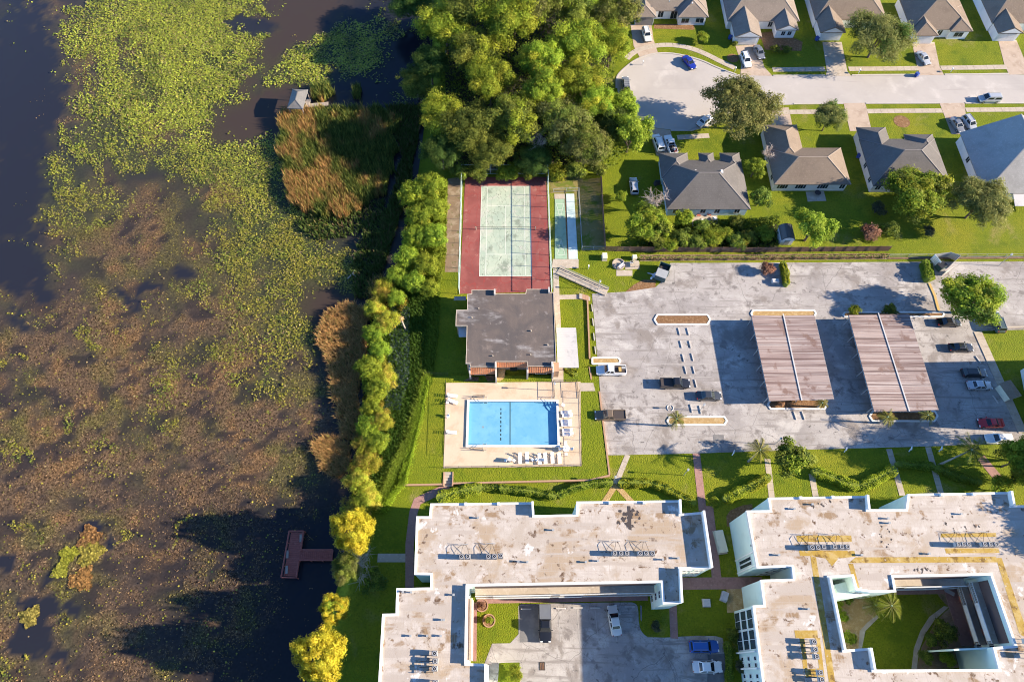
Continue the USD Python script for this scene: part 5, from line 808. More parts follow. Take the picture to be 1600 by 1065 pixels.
house('third house of the upper row, half hidden behind the round oak', 'house_wall_white', 'brown', .5, [(1274, 1386, 30, 31, -62, 'x', 'hip', 'hip'), (1282, 1322, 51, 51, -2, 'y', 'gable', 'gable')], W3(0, 'y-', (.6, .85)), (1, 'y-', .5, 4.6, 'white_paint'))
house('fourth house of the upper row with a brown hip roof and bright front lawn', 'house_wall_white', 'brown', .5, [(1424, 1520, 47, 46, -8, 'x', 'hip', 'hip'), (1430, 1467, 56, 56, 12, 'y', 'hip', 'hip'), (1486, 1520.5, 49, 49, 8, 'y', 'hip', 'hip')], [(2, 'y-', .5, 2.2, 1.3, 1.4), (0, 'y-', .52, 1.2, 1.5, 1.4)], (1, 'y-', .5, 4.6, 'white_paint'))
house('fifth house of the upper row, cut by the right edge', 'house_wall_white', 'brown', .5, [(1550, 1660, 35, 36, -62, 'x', 'hip', 'hip'), (1560, 1600, 52, 52, -2, 'y', 'gable', 'gable')], W3(0, 'y-', (.6, .85)), (1, 'y-', .5, 4.6, 'white_paint'))
# ------------------------------------------------------------------ clubhouse
CZ = 4.0
CB = [(737, 453), (772, 453), (773, 459), (821, 459), (823, 452), (857, 452), (858, 457), (865, 457), (869, 565), (862, 566), (862.5, 572), (824, 572), (823.5, 565), (775, 565), (774.5, 573), (735, 573), (734, 568), (728, 568), (729.5, 509), (712, 509), (713, 484), (730, 484), (730, 460), (737, 459)]
t = thing('clubhouse', 'low clubhouse with a dark flat roof between the tennis court and the pool', 'building'); cp = Polygon(poly(CB, CZ)).buffer(0)
part(t, 'wall', MB().prism(cp.buffer(-.15), 0, CZ - .2), 'stucco_tan'); rf = part(t, 'roof', MB().prism(cp, CZ - .2, CZ), 'dark_membrane'); part(rf, 'roof_edge', MB().prism(cp.buffer(.03, join_style='mitre').difference(cp.buffer(-.1, join_style='mitre')), CZ - .24, CZ + .09), 'concrete')
for a, b in (((773, 453), (773, 461)), ((857.5, 450), (858, 458)), ((774.5, 566), (774.5, 575)), ((862.5, 566), (863, 574))): part(t, 'party_wall', MB().bar(P(*a, CZ + .2), P(*b, CZ + .2), .3, .9), 'faded_white')
def slope(px, z0, z1, mt, name='tile_roof'):
    (a, b, c, d) = [P(*q, z) for q, z in zip(px, (z1, z1, z0, z0))]; lo = np.array([0, 0, .12]); v = np.array([a, b, c, d, a - lo, b - lo, c - lo, d - lo]); r = part(t, name, MB().add(v, [[3, 2, 1, 0], [4, 5, 6, 7], [0, 1, 5, 4], [1, 2, 6, 5], [2, 3, 7, 6], [3, 0, 4, 7]]), mt)
    m = MB(); n = max(4, int(np.linalg.norm(b - a) / .32))
    for k in range(n + 1): u = k / n; m.bar(a + (b - a) * u + [0, 0, .03], d + (c - d) * u + [0, 0, .03], .14, .07)
    part(r, 'tile_rows', m, mt, kind='stuff')
slope([(736, 574.5), (773, 574.5), (773.5, 584), (736, 585)], 2.9, 4.0, 'tile_orange'); slope([(776, 566), (823, 566), (823, 573), (776, 573.5)], 3.1, 4.0, 'tile_orange'); slope([(826, 573.5), (862, 573.5), (863, 582), (826, 582)], 2.9, 4.0, 'tile_orange')
for x, y0, y1 in ((734.5, 569, 590), (775, 575, 596), (824, 566, 590), (863.5, 573, 589)): part(t, 'wing_wall', MB().bar(P(x, y0, 1.9), P(x + .2, y1 - 2, 1.9), .3, 3.4), 'faded_white')
part(t, 'chimney', MB().prism(poly([(865, 566), (873, 566), (873.5, 580), (865.5, 580)], 3.2), 0, 3.2), 'brick_edge')
part(t, 'side_roof', MB().prism(poly([(716, 510), (729, 510), (729, 526), (717, 526)], 3.0), 2.85, 3.0), 'pale_metal'); part(t, 'side_roof', MB().prism(poly([(710, 463), (728, 463), (728, 469), (709, 469)], 2.4), 2.3, 2.4), 'gray_wood')
dr = MB(); a, b = P(797, 575, 1.3), P(808, 575, 1.3); dr.bar(a + [0, -.02, 0], b + [0, -.02, 0], .1, 2.3); part(t, 'door', dr, 'dark_glass')
for q in ((750, 580), (845, 579)): window(t, tuple(P(*q, 1.5) + [0, -.4, 0]), 2.0, 1.3, 'y-')
for q, s in (((748, 482), .3), ((737.5, 496), .35), ((830, 517), .4), ((856, 539), .35), ((770, 556), .3), ((829, 554), .3)): part(rf, 'roof_vent', MB().cyl(P(*q, CZ), s * .35, .3, 8), 'concrete')
pr_ = thing('porch_roof', 'white flat porch roof on dark posts beside the clubhouse', 'porch'); pq = poly([(869.5, 512), (900, 512), (904.5, 574), (871, 574)], 2.6); rp = part(pr_, 'roof', MB().prism(pq, 2.5, 2.6), 'pale_metal'); m = MB(); A_, B_, C_, D_ = [np.array((*q, 2.62)) for q in pq]
for k in range(22): u = k / 21; m.bar(A_ + (D_ - A_) * u, B_ + (C_ - B_) * u, .06, .04)
part(rp, 'seams', m, 'pale_metal', kind='stuff')
for k in range(5): p_ = B_ + (C_ - B_) * (.03 + k * .235); part(pr_, 'post', MB().bar((p_[0] - .2, p_[1], 0), (p_[0] - .2, p_[1], 2.5), .12), 'black_metal')
sheet('walk', [(864, 420), (873, 420), (874, 462), (877, 520), (869, 520), (865, 462)], -.1, .045, 'concrete'); sheet('walk', [(873, 461), (905, 460), (922, 464), (922, 470), (905, 467), (873, 468)], -.1, .05, 'concrete'); sheet('walk', [(862, 574), (880, 576), (880, 598), (862, 598)], .2, TZ + .042, 'concrete')
sheet('planter_bed', [(736, 590), (748, 590), (748, 597), (724, 597)], .2, TZ + .06, 'mulch'); sheet('planter_bed', [(776, 578), (790, 577), (788, 592), (781, 597), (776, 596)], .2, TZ + .06, 'gold_mulch'); sheet('planter_bed', [(757, 588), (773, 588), (773, 596), (762, 597)], .2, TZ + .06, 'mulch')
# ramp with rails
t = thing('ramp', 'concrete ramp with pipe rails slanting across the grass to the parking lot', 'ramp'); L_ = LineString(poly([(872, 423), (948, 457)])); part(t, 'slab', MB().prism(L_.buffer(.75, cap_style='flat'), -.1, .16), 'concrete')
for s in (-.8, .8):
    rl = L_.parallel_offset(abs(s), 'left' if s > 0 else 'right'); part(t, 'curb', MB().prism(rl.buffer(.11, cap_style='flat'), -.1, .3), 'concrete'); m = MB(); c_ = list(rl.coords); m.bar((*c_[0], 1.0), (*c_[-1], 1.0), .06); m.bar((*c_[0], .6), (*c_[-1], .6), .05); part(t, 'rail', m, 'gray_metal')
    for k in range(6): q = rl.interpolate(k / 5, normalized=True); part(t, 'post', MB().cyl((q.x, q.y, 0), .035, 1.0, 6), 'gray_metal')
t = thing('entry_steps', 'brick edged steps from the clubhouse walk to the parking lot', 'steps')
for k in range(3): part(t, 'step', MB().prism(poly([(905 + k * 5, 459 + k), (910 + k * 5 - .3, 460 + k), (910 + k * 5 - .3, 468 + k), (905 + k * 5, 467 + k)]), -.05, .28 - .08 * k), 'brick_edge' if k else 'concrete')
# ------------------------------------------------------------------ carports
def carport(cor, spine, label):
    z = 2.9; t = thing('carport', label, 'carport'); A, B, C_, D = [P(*q, z) for q in cor]; s0, s1 = P(*spine[0], z - .12), P(*spine[1], z - .12)
    for (a, b, c, d) in ((A, s0, s1, D), (s0, B, C_, s1)):
        n = int(np.linalg.norm(d - a) / .17); v = []
        for k in range(n + 1):
            u = k / n; o = np.array([0, 0, .045 * (k % 2)]); v += [a + (d - a) * u + o, b + (c - b) * u + o]
        v = np.array(v); f = [[2 * k, 2 * k + 2, 2 * k + 3, 2 * k + 1] for k in range(n)]; v2 = v - [0, 0, .05]; m = MB().add(v, f); m.add(v2, [[x[3], x[2], x[1], x[0]] for x in f]); part(t, 'roof_panel', m, 'rust_metal')
    part(t, 'gutter', MB().bar(s0 + [0, .3, .1], s1 + [0, -.1, .1], .22, .08), 'pale_metal')
    for a, d in ((A, D), (B, C_)): part(t, 'edge_beam', MB().bar(a - [0, 0, .12], d - [0, 0, .12], .12, .16), 'gray_metal')
    for k in range(6):
        u = .04 + k * .184; part(t, 'cross_beam', MB().bar(A + (D - A) * u - [0, 0, .2], B + (C_ - B) * u - [0, 0, .2], .12, .2), 'gray_metal')
        for a, b, w in ((A, D, 0), (s0, s1, 0), (B, C_, 0)): q = a + (b - a) * u; part(t, 'post', MB().bar((q[0], q[1], 0), (q[0], q[1], z - .25), .13), 'gray_metal')
carport([(1174, 492.5), (1272.5, 492), (1303, 623), (1202, 626)], [(1224, 493), (1252.5, 625)], 'left carport with a rusty ribbed double roof')
carport([(1326, 492), (1420, 490.5), (1466.5, 640), (1366, 643)], [(1372.5, 491), (1420.5, 642)], 'right carport with a rusty ribbed double roof, partly shaded')
# ------------------------------------------------------------------ apartment buildings
RZ = 9.6
def apartment(label, outer, hole, tall, mt='stucco_mint'):
    t = thing('apartment_building', label, 'building'); pg = Polygon(poly(outer, RZ), [poly(hole, RZ)] if hole else [])
    assert pg.is_valid
    part(t, 'wall', MB().prism(pg, -.2, RZ - .3), mt)
    rf = part(t, 'roof', MB().prism(pg.buffer(-.3, join_style='mitre'), RZ - .3, RZ), 'membrane'); part(t, 'parapet', MB().prism(pg.buffer(.06, join_style='mitre').difference(pg.buffer(-.3, join_style='mitre')), RZ - .3, RZ + .2), 'white_paint')
    for a, b, h in tall:
        p, q = P(*a, RZ), P(*b, RZ); e = (q - p) / np.linalg.norm(q - p); n = np.array([-e[1], e[0], 0]); n = n if pg.contains(Point(*((p + q) / 2 + n * .6)[:2])) else -n
        part(t, 'raised_parapet', MB().bar(p + n * .12 + [0, 0, h / 2 + .1] - e * .03, q + n * .12 + [0, 0, h / 2 + .1] + e * .03, .36, h + .2 + .01), 'white_paint')
    return t, pg, rf
def face(t, pg, a, b):
    """World ends of a wall between two roof pixels, its unit direction and outward normal."""
    p, q = P(*a, RZ)[:2], P(*b, RZ)[:2]; L = np.linalg.norm(q - p); e = (q - p) / L; n = np.array([-e[1], e[0]]); n = -n if pg.contains(Point(*((p + q) / 2 + n * .5))) else n
    return p, e, n, L
def on_face(fc, s, z, w, h, d, out=0.0):
    """A slab w wide and h tall on a wall, s metres along it, centred at height z, d thick."""
    p, e, n, L = fc; c = p + e * s + n * (out + d / 2); return MB().box((c[0], c[1], z), (w, d, h), math.atan2(e[1], e[0]))
def fwin(t, fc, s, z, w, h, grid=1):
    f = MB()
    for (ds, dz, ww, hh) in ((0, h / 2 + .04, w + .16, .08), (0, -h / 2 - .05, w + .24, .1), (-w / 2 - .04, 0, .08, h - .01), (w / 2 + .04, 0, .08, h - .01)) + tuple((-w / 2 + w * (k + 1) / (grid + 1), 0, .05, h - .01) for k in range(grid)):
        m = on_face(fc, s + ds, z + dz, ww, hh, .09); f.add(m.v[0], m.f[0])
    fr = part(t, 'window', f, 'white_paint'); part(fr, 'pane', on_face(fc, s, z, w - .01, h - .01, .04), 'dark_glass')
def gallery(t, fc, s0, s1, d=1.5, solid=()):
    """Open walkways on the upper floors: slab, railing with posts, doors and windows behind."""
    w = s1 - s0; m = (s0 + s1) / 2
    for i, z in enumerate((3.1, 6.2)):
        g = part(t, 'walkway', on_face(fc, m, z, w, .2, d), 'concrete'); part(g, 'railing', on_face(fc, m, z + 1.02, w, .07, .07, d - .08), 'white_paint'); part(g, 'railing', on_face(fc, m, z + .3, w, .06, .05, d - .08), 'white_paint')
        bl = MB()
        for x in np.arange(s0 + .1, s1, .3): q = on_face(fc, x, z + .62, .035, .62, .035, d - .07); bl.add(q.v[0], q.f[0])
        part(g, 'balusters', bl, 'white_paint', kind='stuff')
        for a, b in solid: part(g, 'rail_panel', on_face(fc, s0 + (a + b) / 2 * w, z + .6, (b - a) * w, .95, .06, d), 'white_paint')
    part(t, 'walkway', on_face(fc, m, .06, w, .12, d + .4), 'pink_paver')
    for x in ():  part(t, 'column', on_face(fc, min(x, s1 - .1), 4.6, .25, 9.2, .25, d - .3), 'stucco_white')
    part(t, 'gallery_wall', on_face(fc, m, 4.4, w, 8.6, .03), 'gallery_wall')  # dark panel painting the shade inside the open galleries
    for z in (1.15, 4.25):
        for x in np.arange(s0 + 2, s1 - 1, 5.2): part(t, 'door', on_face(fc, x, z, .95, 2.1, .05), 'sun_faded_red'); fwin(t, fc, x + 2.0, z + .2, 1.5, 1.2)
B1 = [(673, 787), (833, 785), (834, 805), (900, 804), (901, 784), (1062, 782), (1063, 803), (1098, 800), (1110.5, 887.5), (1062, 888.5), (1064.5, 941.5), (1036, 943), (1033, 909.5), (731, 915), (729, 1036), (760, 1037), (760, 1200), (588, 1200), (592, 1065), (598, 959), (619, 958.5), (620, 919), (673, 918), (673, 897.5), (648, 897), (651, 807), (671, 807)]
b1, g1, r1 = apartment('left apartment building with a pale stained flat roof and L shaped plan', B1, None, [((1098, 800), (1110.5, 887.5), 1.1), ((731, 915), (729, 1036), .62), ((760, 1037), (760, 1200), .62), ((833, 785), (834, 805), .8), ((1062, 782), (1063, 803), .8), ((1062, 888.5), (1064.5, 941.5), .95), ((901, 784), (900, 804), .2)])
for px in (728, 779, 953, 1006): part(b1, 'parapet_post', MB().box(P(px, 785.5 - (px - 728) * .008, RZ + .2) + [0, -.2, 0], (.45, .45, .7)), 'white_paint')
fc = face(b1, g1, (731, 915), (1033, 909.5)); gallery(b1, fc, 1.0, fc[3] - .5, 1.3, ((.1, .42), (.47, .6)))
fc = face(b1, g1, (1033, 909.5), (1036, 943)); [fwin(b1, fc, fc[3] * .5, z, 1.0, 1.3) for z in (1.6, 4.7, 7.8)]
fc = face(b1, g1, (1110.5, 887.5), (1062, 888.5)); [fwin(b1, fc, fc[3] * u, z, 1.4, 1.3) for z in (1.6, 4.7, 7.8) for u in (.3, .7)]
fc = face(b1, g1, (834, 805), (900, 804)); [fwin(b1, fc, fc[3] * u, z, 1.6, 1.4) for z in (1.6, 4.7, 7.8) for u in (.3, .7)]
fc = face(b1, g1, (731, 915), (729, 1036)); gallery(b1, fc, 1.5, fc[3] - .5, .6)
for a, b in (((1098, 800), (1110.5, 887.5)), ((598, 959), (592, 1065)), ((651, 807), (648, 897))): fc = face(b1, g1, a, b); [fwin(b1, fc, fc[3] * u, z, 1.5, 1.3) for z in (1.6, 4.7, 7.8) for u in (.2, .5, .8)]
B2 = [(1200, 778), (1353, 775), (1355, 796), (1415, 796), (1418, 772), (1576, 769), (1580, 790), (1760, 787), (1840, 1200), (1212, 1200), (1191, 1065), (1176, 946), (1193, 945), (1188, 906), (1238, 904), (1236, 885), (1182, 887), (1166, 798), (1203, 797.5)]
H2 = [(1295, 902), (1318, 1015), (1358, 1012), (1364, 1046), (1560, 1045), (1551, 1011), (1585, 1008), (1547, 898), (1395, 901), (1399, 924), (1362, 925), (1337, 921), (1331, 900)]
b2, g2, r2 = apartment('right apartment building with a planted courtyard and mustard bands on its roof', B2, H2, [((1295, 902), (1318, 1015), .7), ((1358, 1012), (1364, 1046), .75), ((1353, 775), (1355, 796), .8), ((1576, 769), (1580, 790), .8), ((1236, 885), (1238, 904), .3), ((1166, 798), (1182, 887), .12)])
for px in (1250, 1300, 1470, 1520): part(b2, 'parapet_post', MB().box(P(px, 777 - (px - 1200) * .022, RZ + .2) + [0, -.2, 0], (.45, .45, .7)), 'white_paint')
fc = face(b2, g2, (1547, 898), (1585, 1008)); gallery(b2, fc, .6, fc[3] - .4, 1.7, ((.35, .95),)); part(b2, 'end_wall', MB().prism(poly([(1490, 1013), (1551, 1010), (1552, 1013), (1491, 1016)], 8.2), 0, 8.2), 'stucco_mint')
fc = face(b2, g2, (1395, 901), (1547, 898)); gallery(b2, fc, .6, fc[3] - 2.2, 1.3, ((.2, .75),))
fc = face(b2, g2, (1337, 921), (1362, 925)); [fwin(b2, fc, fc[3] * .5, z, 1.2, 1.2) for z in (1.6, 4.7, 7.6)]
part(b2, 'stair_block', MB().prism(poly([(1303, 913), (1332, 906), (1338, 924), (1360, 928), (1330, 934), (1312, 935)], 7.2), 0, 7.2), 'stucco_mint')
fc = face(b2, g2, (1166, 798), (1182, 887)); L = fc[3]; [(fwin(b2, fc, L * u, 5.0, .5, 6.0, 0)) for u in (.80, .88)]; part(b2, 'ledge', on_face(fc, L * .72, 4.8, .2, 9.4, .14), 'stucco_white'); part(b2, 'ledge', on_face(fc, L * .95, 4.8, .2, 9.4, .14), 'stucco_white'); part(b2, 'wall_vent', on_face(fc, L * .6, 9.0, .3, .3, .06), 'grille_dark')
fc = face(b2, g2, (1236, 885), (1182, 887)); [fwin(b2, fc, fc[3] * u, z, 1.5, 1.8) for z in (1.6, 4.7, 7.8) for u in (.12, .32)]
fc = face(b2, g2, (1176, 946), (1191, 1065)); L = fc[3]
for k, (s, w) in enumerate(((1.7, 2.6), (4.6, 2.6))):
    for z in (1.6, 4.7, 7.8):
        m = MB(); q = on_face(fc, s, z, w, 2.5, .05, .02); sc = part(b2, 'porch_screen', q, 'dark_glass')
        for ds, dz, ww, hh in ((0, 1.30, w + .2, .1), (-w / 2 - .05, 0, .08, 2.5), (w / 2 + .05, 0, .08, 2.5), (0, 0, .06, 2.4)): q = on_face(fc, s + ds, z + dz, ww, hh, .11); m.add(q.v[0], q.f[0])
        part(sc, 'screen_frame', m, 'white_paint')
for s in (7.2, 9.6): [fwin(b2, fc, s + ds, z, .5, 1.0, 0) for z in (1.7, 4.8, 7.9) for ds in (0, .9)]
for s in (6.3, 8.6, 11.0): part(b2, 'ledge', on_face(fc, s, 4.7, .2, 9.3, .5), 'stucco_white')
b3, g3, r3 = apartment('apartment building beyond the right edge whose pale wall shows beside the lawn', [(1650, 545), (1900, 540), (1945, 640), (1672, 648)], None, [], 'stucco_white')
fc = face(b3, g3, (1650, 545), (1672, 648)); [fwin(b3, fc, fc[3] * u, z, 1.5, 1.3) for z in (1.6, 4.7, 7.8) for u in (.2, .5, .8)]
# mustard coating bands on the right roof: thin sheets on the membrane
def band(px, z): part(r2, 'coating_band', MB().prism(poly(px, RZ), RZ - .01, RZ + z), 'rust_coating')
band([(1244, 836), (1330, 836), (1331, 846), (1246, 846)], .012); band([(1248, 859), (1335, 860), (1337, 869), (1310, 872), (1300, 884), (1290, 872), (1268, 868), (1250, 868)], .013); band([(1337, 870), (1556, 869), (1558, 878), (1326, 879)], .014); band([(1556, 871), (1565, 871), (1601, 975), (1603, 995), (1593, 990)], .012); band([(1266, 868), (1275, 870), (1287, 945), (1297, 1010), (1310, 1100), (1300, 1100), (1288, 1015)], .011); band([(1325, 880), (1333, 880), (1344, 921), (1337, 920)], .012)
band([(1241, 984), (1277, 984), (1278, 996), (1243, 996)], .015); band([(1249, 996), (1257, 996), (1262, 1045), (1255, 1045)], .012); band([(1274, 996), (1281, 996), (1290, 1070), (1283, 1070)], .013); band([(1255, 1045), (1284, 1043), (1288, 1056), (1257, 1057)], .016); band([(1470, 833), (1556, 832), (1557, 838), (1470, 839)], .012); band([(1476, 856), (1560, 856), (1562, 863), (1478, 864)], .012)
# courtyard garden
sheet('garden_path', [(1475, 946), (1482, 948), (1460, 968), (1445, 990), (1436, 1015), (1432, 1046), (1424, 1046), (1428, 1012), (1438, 985), (1452, 963)], -.1, .045, 'concrete'); sheet('garden_path', [(1370, 960), (1373, 964), (1352, 985), (1346, 1015), (1341, 1015), (1343, 985), (1355, 972)], -.1, .045, 'concrete'); sheet('mulch_bed', [(1300, 925), (1360, 935), (1370, 960), (1350, 982), (1342, 1015), (1310, 1015)], -.1, .03, 'gold_mulch'); sheet('mulch_bed', [(1482, 950), (1510, 930), (1545, 1040), (1432, 1046), (1440, 1010), (1462, 970)], -.1, .03, 'dirt')
sheet('garden_path', [(1450, 906), (1500, 906), (1508, 930), (1482, 948), (1470, 935)], -.1, .04, 'dirt')
sheet('mulch_bed', [(1136, 822), (1135, 806), (1141, 797), (1160, 789), (1175, 787), (1180, 820)], -.1, .04, 'mulch')  # last bed: patio slab in shadow, its shade painted as dark mulch
# building walls beyond: garden shed and cream box by the right lawn
# ------------------------------------------------------------------ roof equipment
def ac():
    c = proto('air_conditioner'); b = MB()
    for x in (-.3, .3):
        for y in (-.3, .3): part(c, 'leg', MB().bar((x, y, 0), (x, y, .5), .05), 'gray_metal')
    part(c, 'cabinet', MB().box((0, 0, .9), (.74, .74, .8)), 'ac_cabinet'); g = part(c, 'fan_guard', MB().tube([(.27 * math.cos(a), .27 * math.sin(a), 1.32) for a in np.linspace(0, 6.283, 17)], .04, 5), 'ac_guard'); part(g, 'fan', MB().cyl((0, 0, 1.3), .26, .02, 14), 'grille_dark'); part(g, 'hub', MB().cyl((0, 0, 1.32), .06, .05, 8), 'ac_guard')
    for s in (-1, 1): part(c, 'louvre', MB().box((s * .395, 0, .9), (.02, .7, .66)), 'gray_metal')
    return c
AC = ac()
def acs(pts, group, label):
    for q in pts: copy(AC, 'air_conditioner', label, 'air conditioner', P(*q, RZ + 1.0) - [0, 0, 1.0], 0, group)
    f = MB()
acs([(721, 869), (731, 869)], 'left pair of air conditioners on the left roof', 'grey air conditioner of the pair left on the left roof'); acs([(763, 869), (772.5, 869), (782, 868)], 'row of three air conditioners on the left roof', 'grey air conditioner in the trio left of the left roof middle')
acs([(960, 864), (970, 864), (979, 864)], 'three air conditioners right on the left roof', 'air conditioner in the left trio below the dark roof stain'); acs([(1000, 864), (1009, 864), (1019, 864)], 'second trio right on the left roof', 'air conditioner in the right trio below the dark roof stain')
acs([(679, 1020), (680, 1032), (679, 1044), (680, 1066)], 'air conditioners on the left wing roof', 'air conditioner in the column on the lower left wing roof'); acs([(1268, 855), (1277, 855), (1286, 854)], 'left trio in the mustard frame', 'air conditioner in the left trio inside the left mustard frame'); acs([(1303, 854), (1314, 854), (1323, 854)], 'right trio in the mustard frame', 'air conditioner in the right trio inside the left mustard frame')
acs([(1496, 850), (1504, 850), (1512, 850)], 'left trio at the shaded roof end', 'air conditioner in the left trio at the shaded right roof end'); acs([(1537, 850), (1546, 850), (1555, 850)], 'right trio at the shaded roof end', 'air conditioner in the right trio at the shaded right roof end'); acs([(1271, 1002), (1273, 1014), (1275, 1025), (1281, 1050), (1283, 1061)], 'air conditioners left of the courtyard', 'air conditioner in the column left of the planted courtyard'); acs([(1604, 1001), (1608, 1013), (1611, 1024)], 'air conditioners right of the courtyard', 'air conditioner right of the planted courtyard')
def pipes(q, s, label):
    t = thing('pipe_rack', label, 'pipes'); o = P(*q, RZ); r = np.random.default_rng(int(q[0]))
    for k in range(3): part(t, 'pipe', MB().tube([o + [(-1.6 + k * 1.3) * s, -1.5, .35], o + [(-.8 + k * .8 + r.normal() * .15) * s, -.4, .7], o + [(-.2 + k * .3) * s, .1, .8], o + [(-.1 + k * .3) * s, .2, 0]], .03, 5), 'black_metal')
    part(t, 'support', MB().bar(o + [-.6, .3, .7], o + [.8, .2, .7], .08, .15), 'gray_metal')
for q, l in (((724, 853), 'black bent pipes above the left pair of roof units'), ((766, 852), 'black bent pipes above the row of three roof units'), ((960, 848), 'black bent pipes above the left trio on the left roof'), ((1003, 848), 'black bent pipes above the right trio on the left roof'), ((1260, 838), 'pipes across the left end of the mustard frame'), ((1302, 837), 'pipes across the right end of the mustard frame'), ((1490, 834), 'pipes above the left trio in the shade'), ((1532, 834), 'pipes above the right trio in the shade')): pipes(q, 1, l)
def rack(q, label):
    t = thing('pipe_rack', label, 'pipes'); o = P(*q, RZ)
    for k in range(4): part(t, 'pipe', MB().bar(o + [-1.2, -1.5 + k * .75, .6], o + [.9, -1.5 + k * .75 + .1, .6], .08), 'black_metal')
    for k in (-1, 1): part(t, 'support', MB().bar(o + [k * .9, -1.6, .5], o + [k * .9, 1.2, .5], .1), 'gray_metal'); part(t, 'leg', MB().bar(o + [k * .9, 0, 0], o + [k * .9, 0, .5], .1), 'gray_metal')
rack((669, 1033), 'rack of pipes beside the units on the lower left wing'); rack((1258, 1012), 'rack of pipes beside the units left of the courtyard'); rack((1266, 1058), 'lower rack of pipes left of the courtyard')
for i, (a, b) in enumerate([(864, 828), (824, 878), (810, 877), (915, 878), (934, 876), (1059, 872), (691, 968), (694, 968), (642, 993), (668, 993), (689, 993), (709, 913 + 16), (747, 809), (1035, 874), (1345, 867), (1450, 865), (1216, 867), (1386, 810), (1388, 817), (1500, 803), (1262, 951), (1240, 795), (1268, 788), (630, 924), (643, 925)]): UsdGeom.Xformable(solo('roof_vent', MB().cyl((0, 0, 0), .13, .4, 7).box((0, 0, .45), (.34, .34, .1)), 'gray_metal', 'small grey vent stack on the %s' % (w_ := 'left apartment roof' if a < 1100 and b < 900 else 'lower left wing roof' if a < 1100 else 'right apartment roof'), 'vent', 'vent stacks on the ' + w_)).AddTranslateOp().Set(tuple(map(float, P(a, b, RZ))))
rr = np.random.default_rng(8)
class Tar(MB):
    def cyl(s, c, r, h, n=9): return s.prism([(c[0] + r * q * math.cos(a), c[1] + r * q * 1.2 * math.sin(a)) for a, q in zip(np.linspace(0, 5.7, 11), rr.uniform(.35, 1.25, 11))], c[2] - .01, c[2] + h)
st = Tar()
for k in range(16): a = P(983 + rr.normal() * 9, 806 + rr.normal() * 6, RZ); st.cyl(a, rr.uniform(.12, .5), .012 + .001 * k, 9)
st.prism(poly([(980, 790), (985, 790), (987, 828), (982, 826)], RZ), RZ - .01, RZ + .02); part(r1, 'tar_patches', st, 'interior_dark'); st = Tar()
for k in range(7): a = P(1265 + k * 5 + rr.normal() * 3, 788 + rr.normal() * 3, RZ); st.cyl(a, rr.uniform(.12, .3), .012 + .001 * k, 9)
for k in range(9): a = P(1386 + rr.normal() * 7, 822 + k * 4, RZ); st.cyl(a, rr.uniform(.08, .22), .012 + .001 * k, 8)
for k in range(8): a = P(1433 + rr.normal() * 8, 890 + rr.normal() * 3, RZ); st.cyl(a, rr.uniform(.1, .3), .012 + .001 * k, 8)
for k in range(9): a = P(1505 + rr.normal() * 14, 818 + rr.normal() * 9, RZ); st.cyl(a, rr.uniform(.1, .3), .012 + .001 * k, 8)
part(r2, 'tar_patches', st, 'interior_dark')
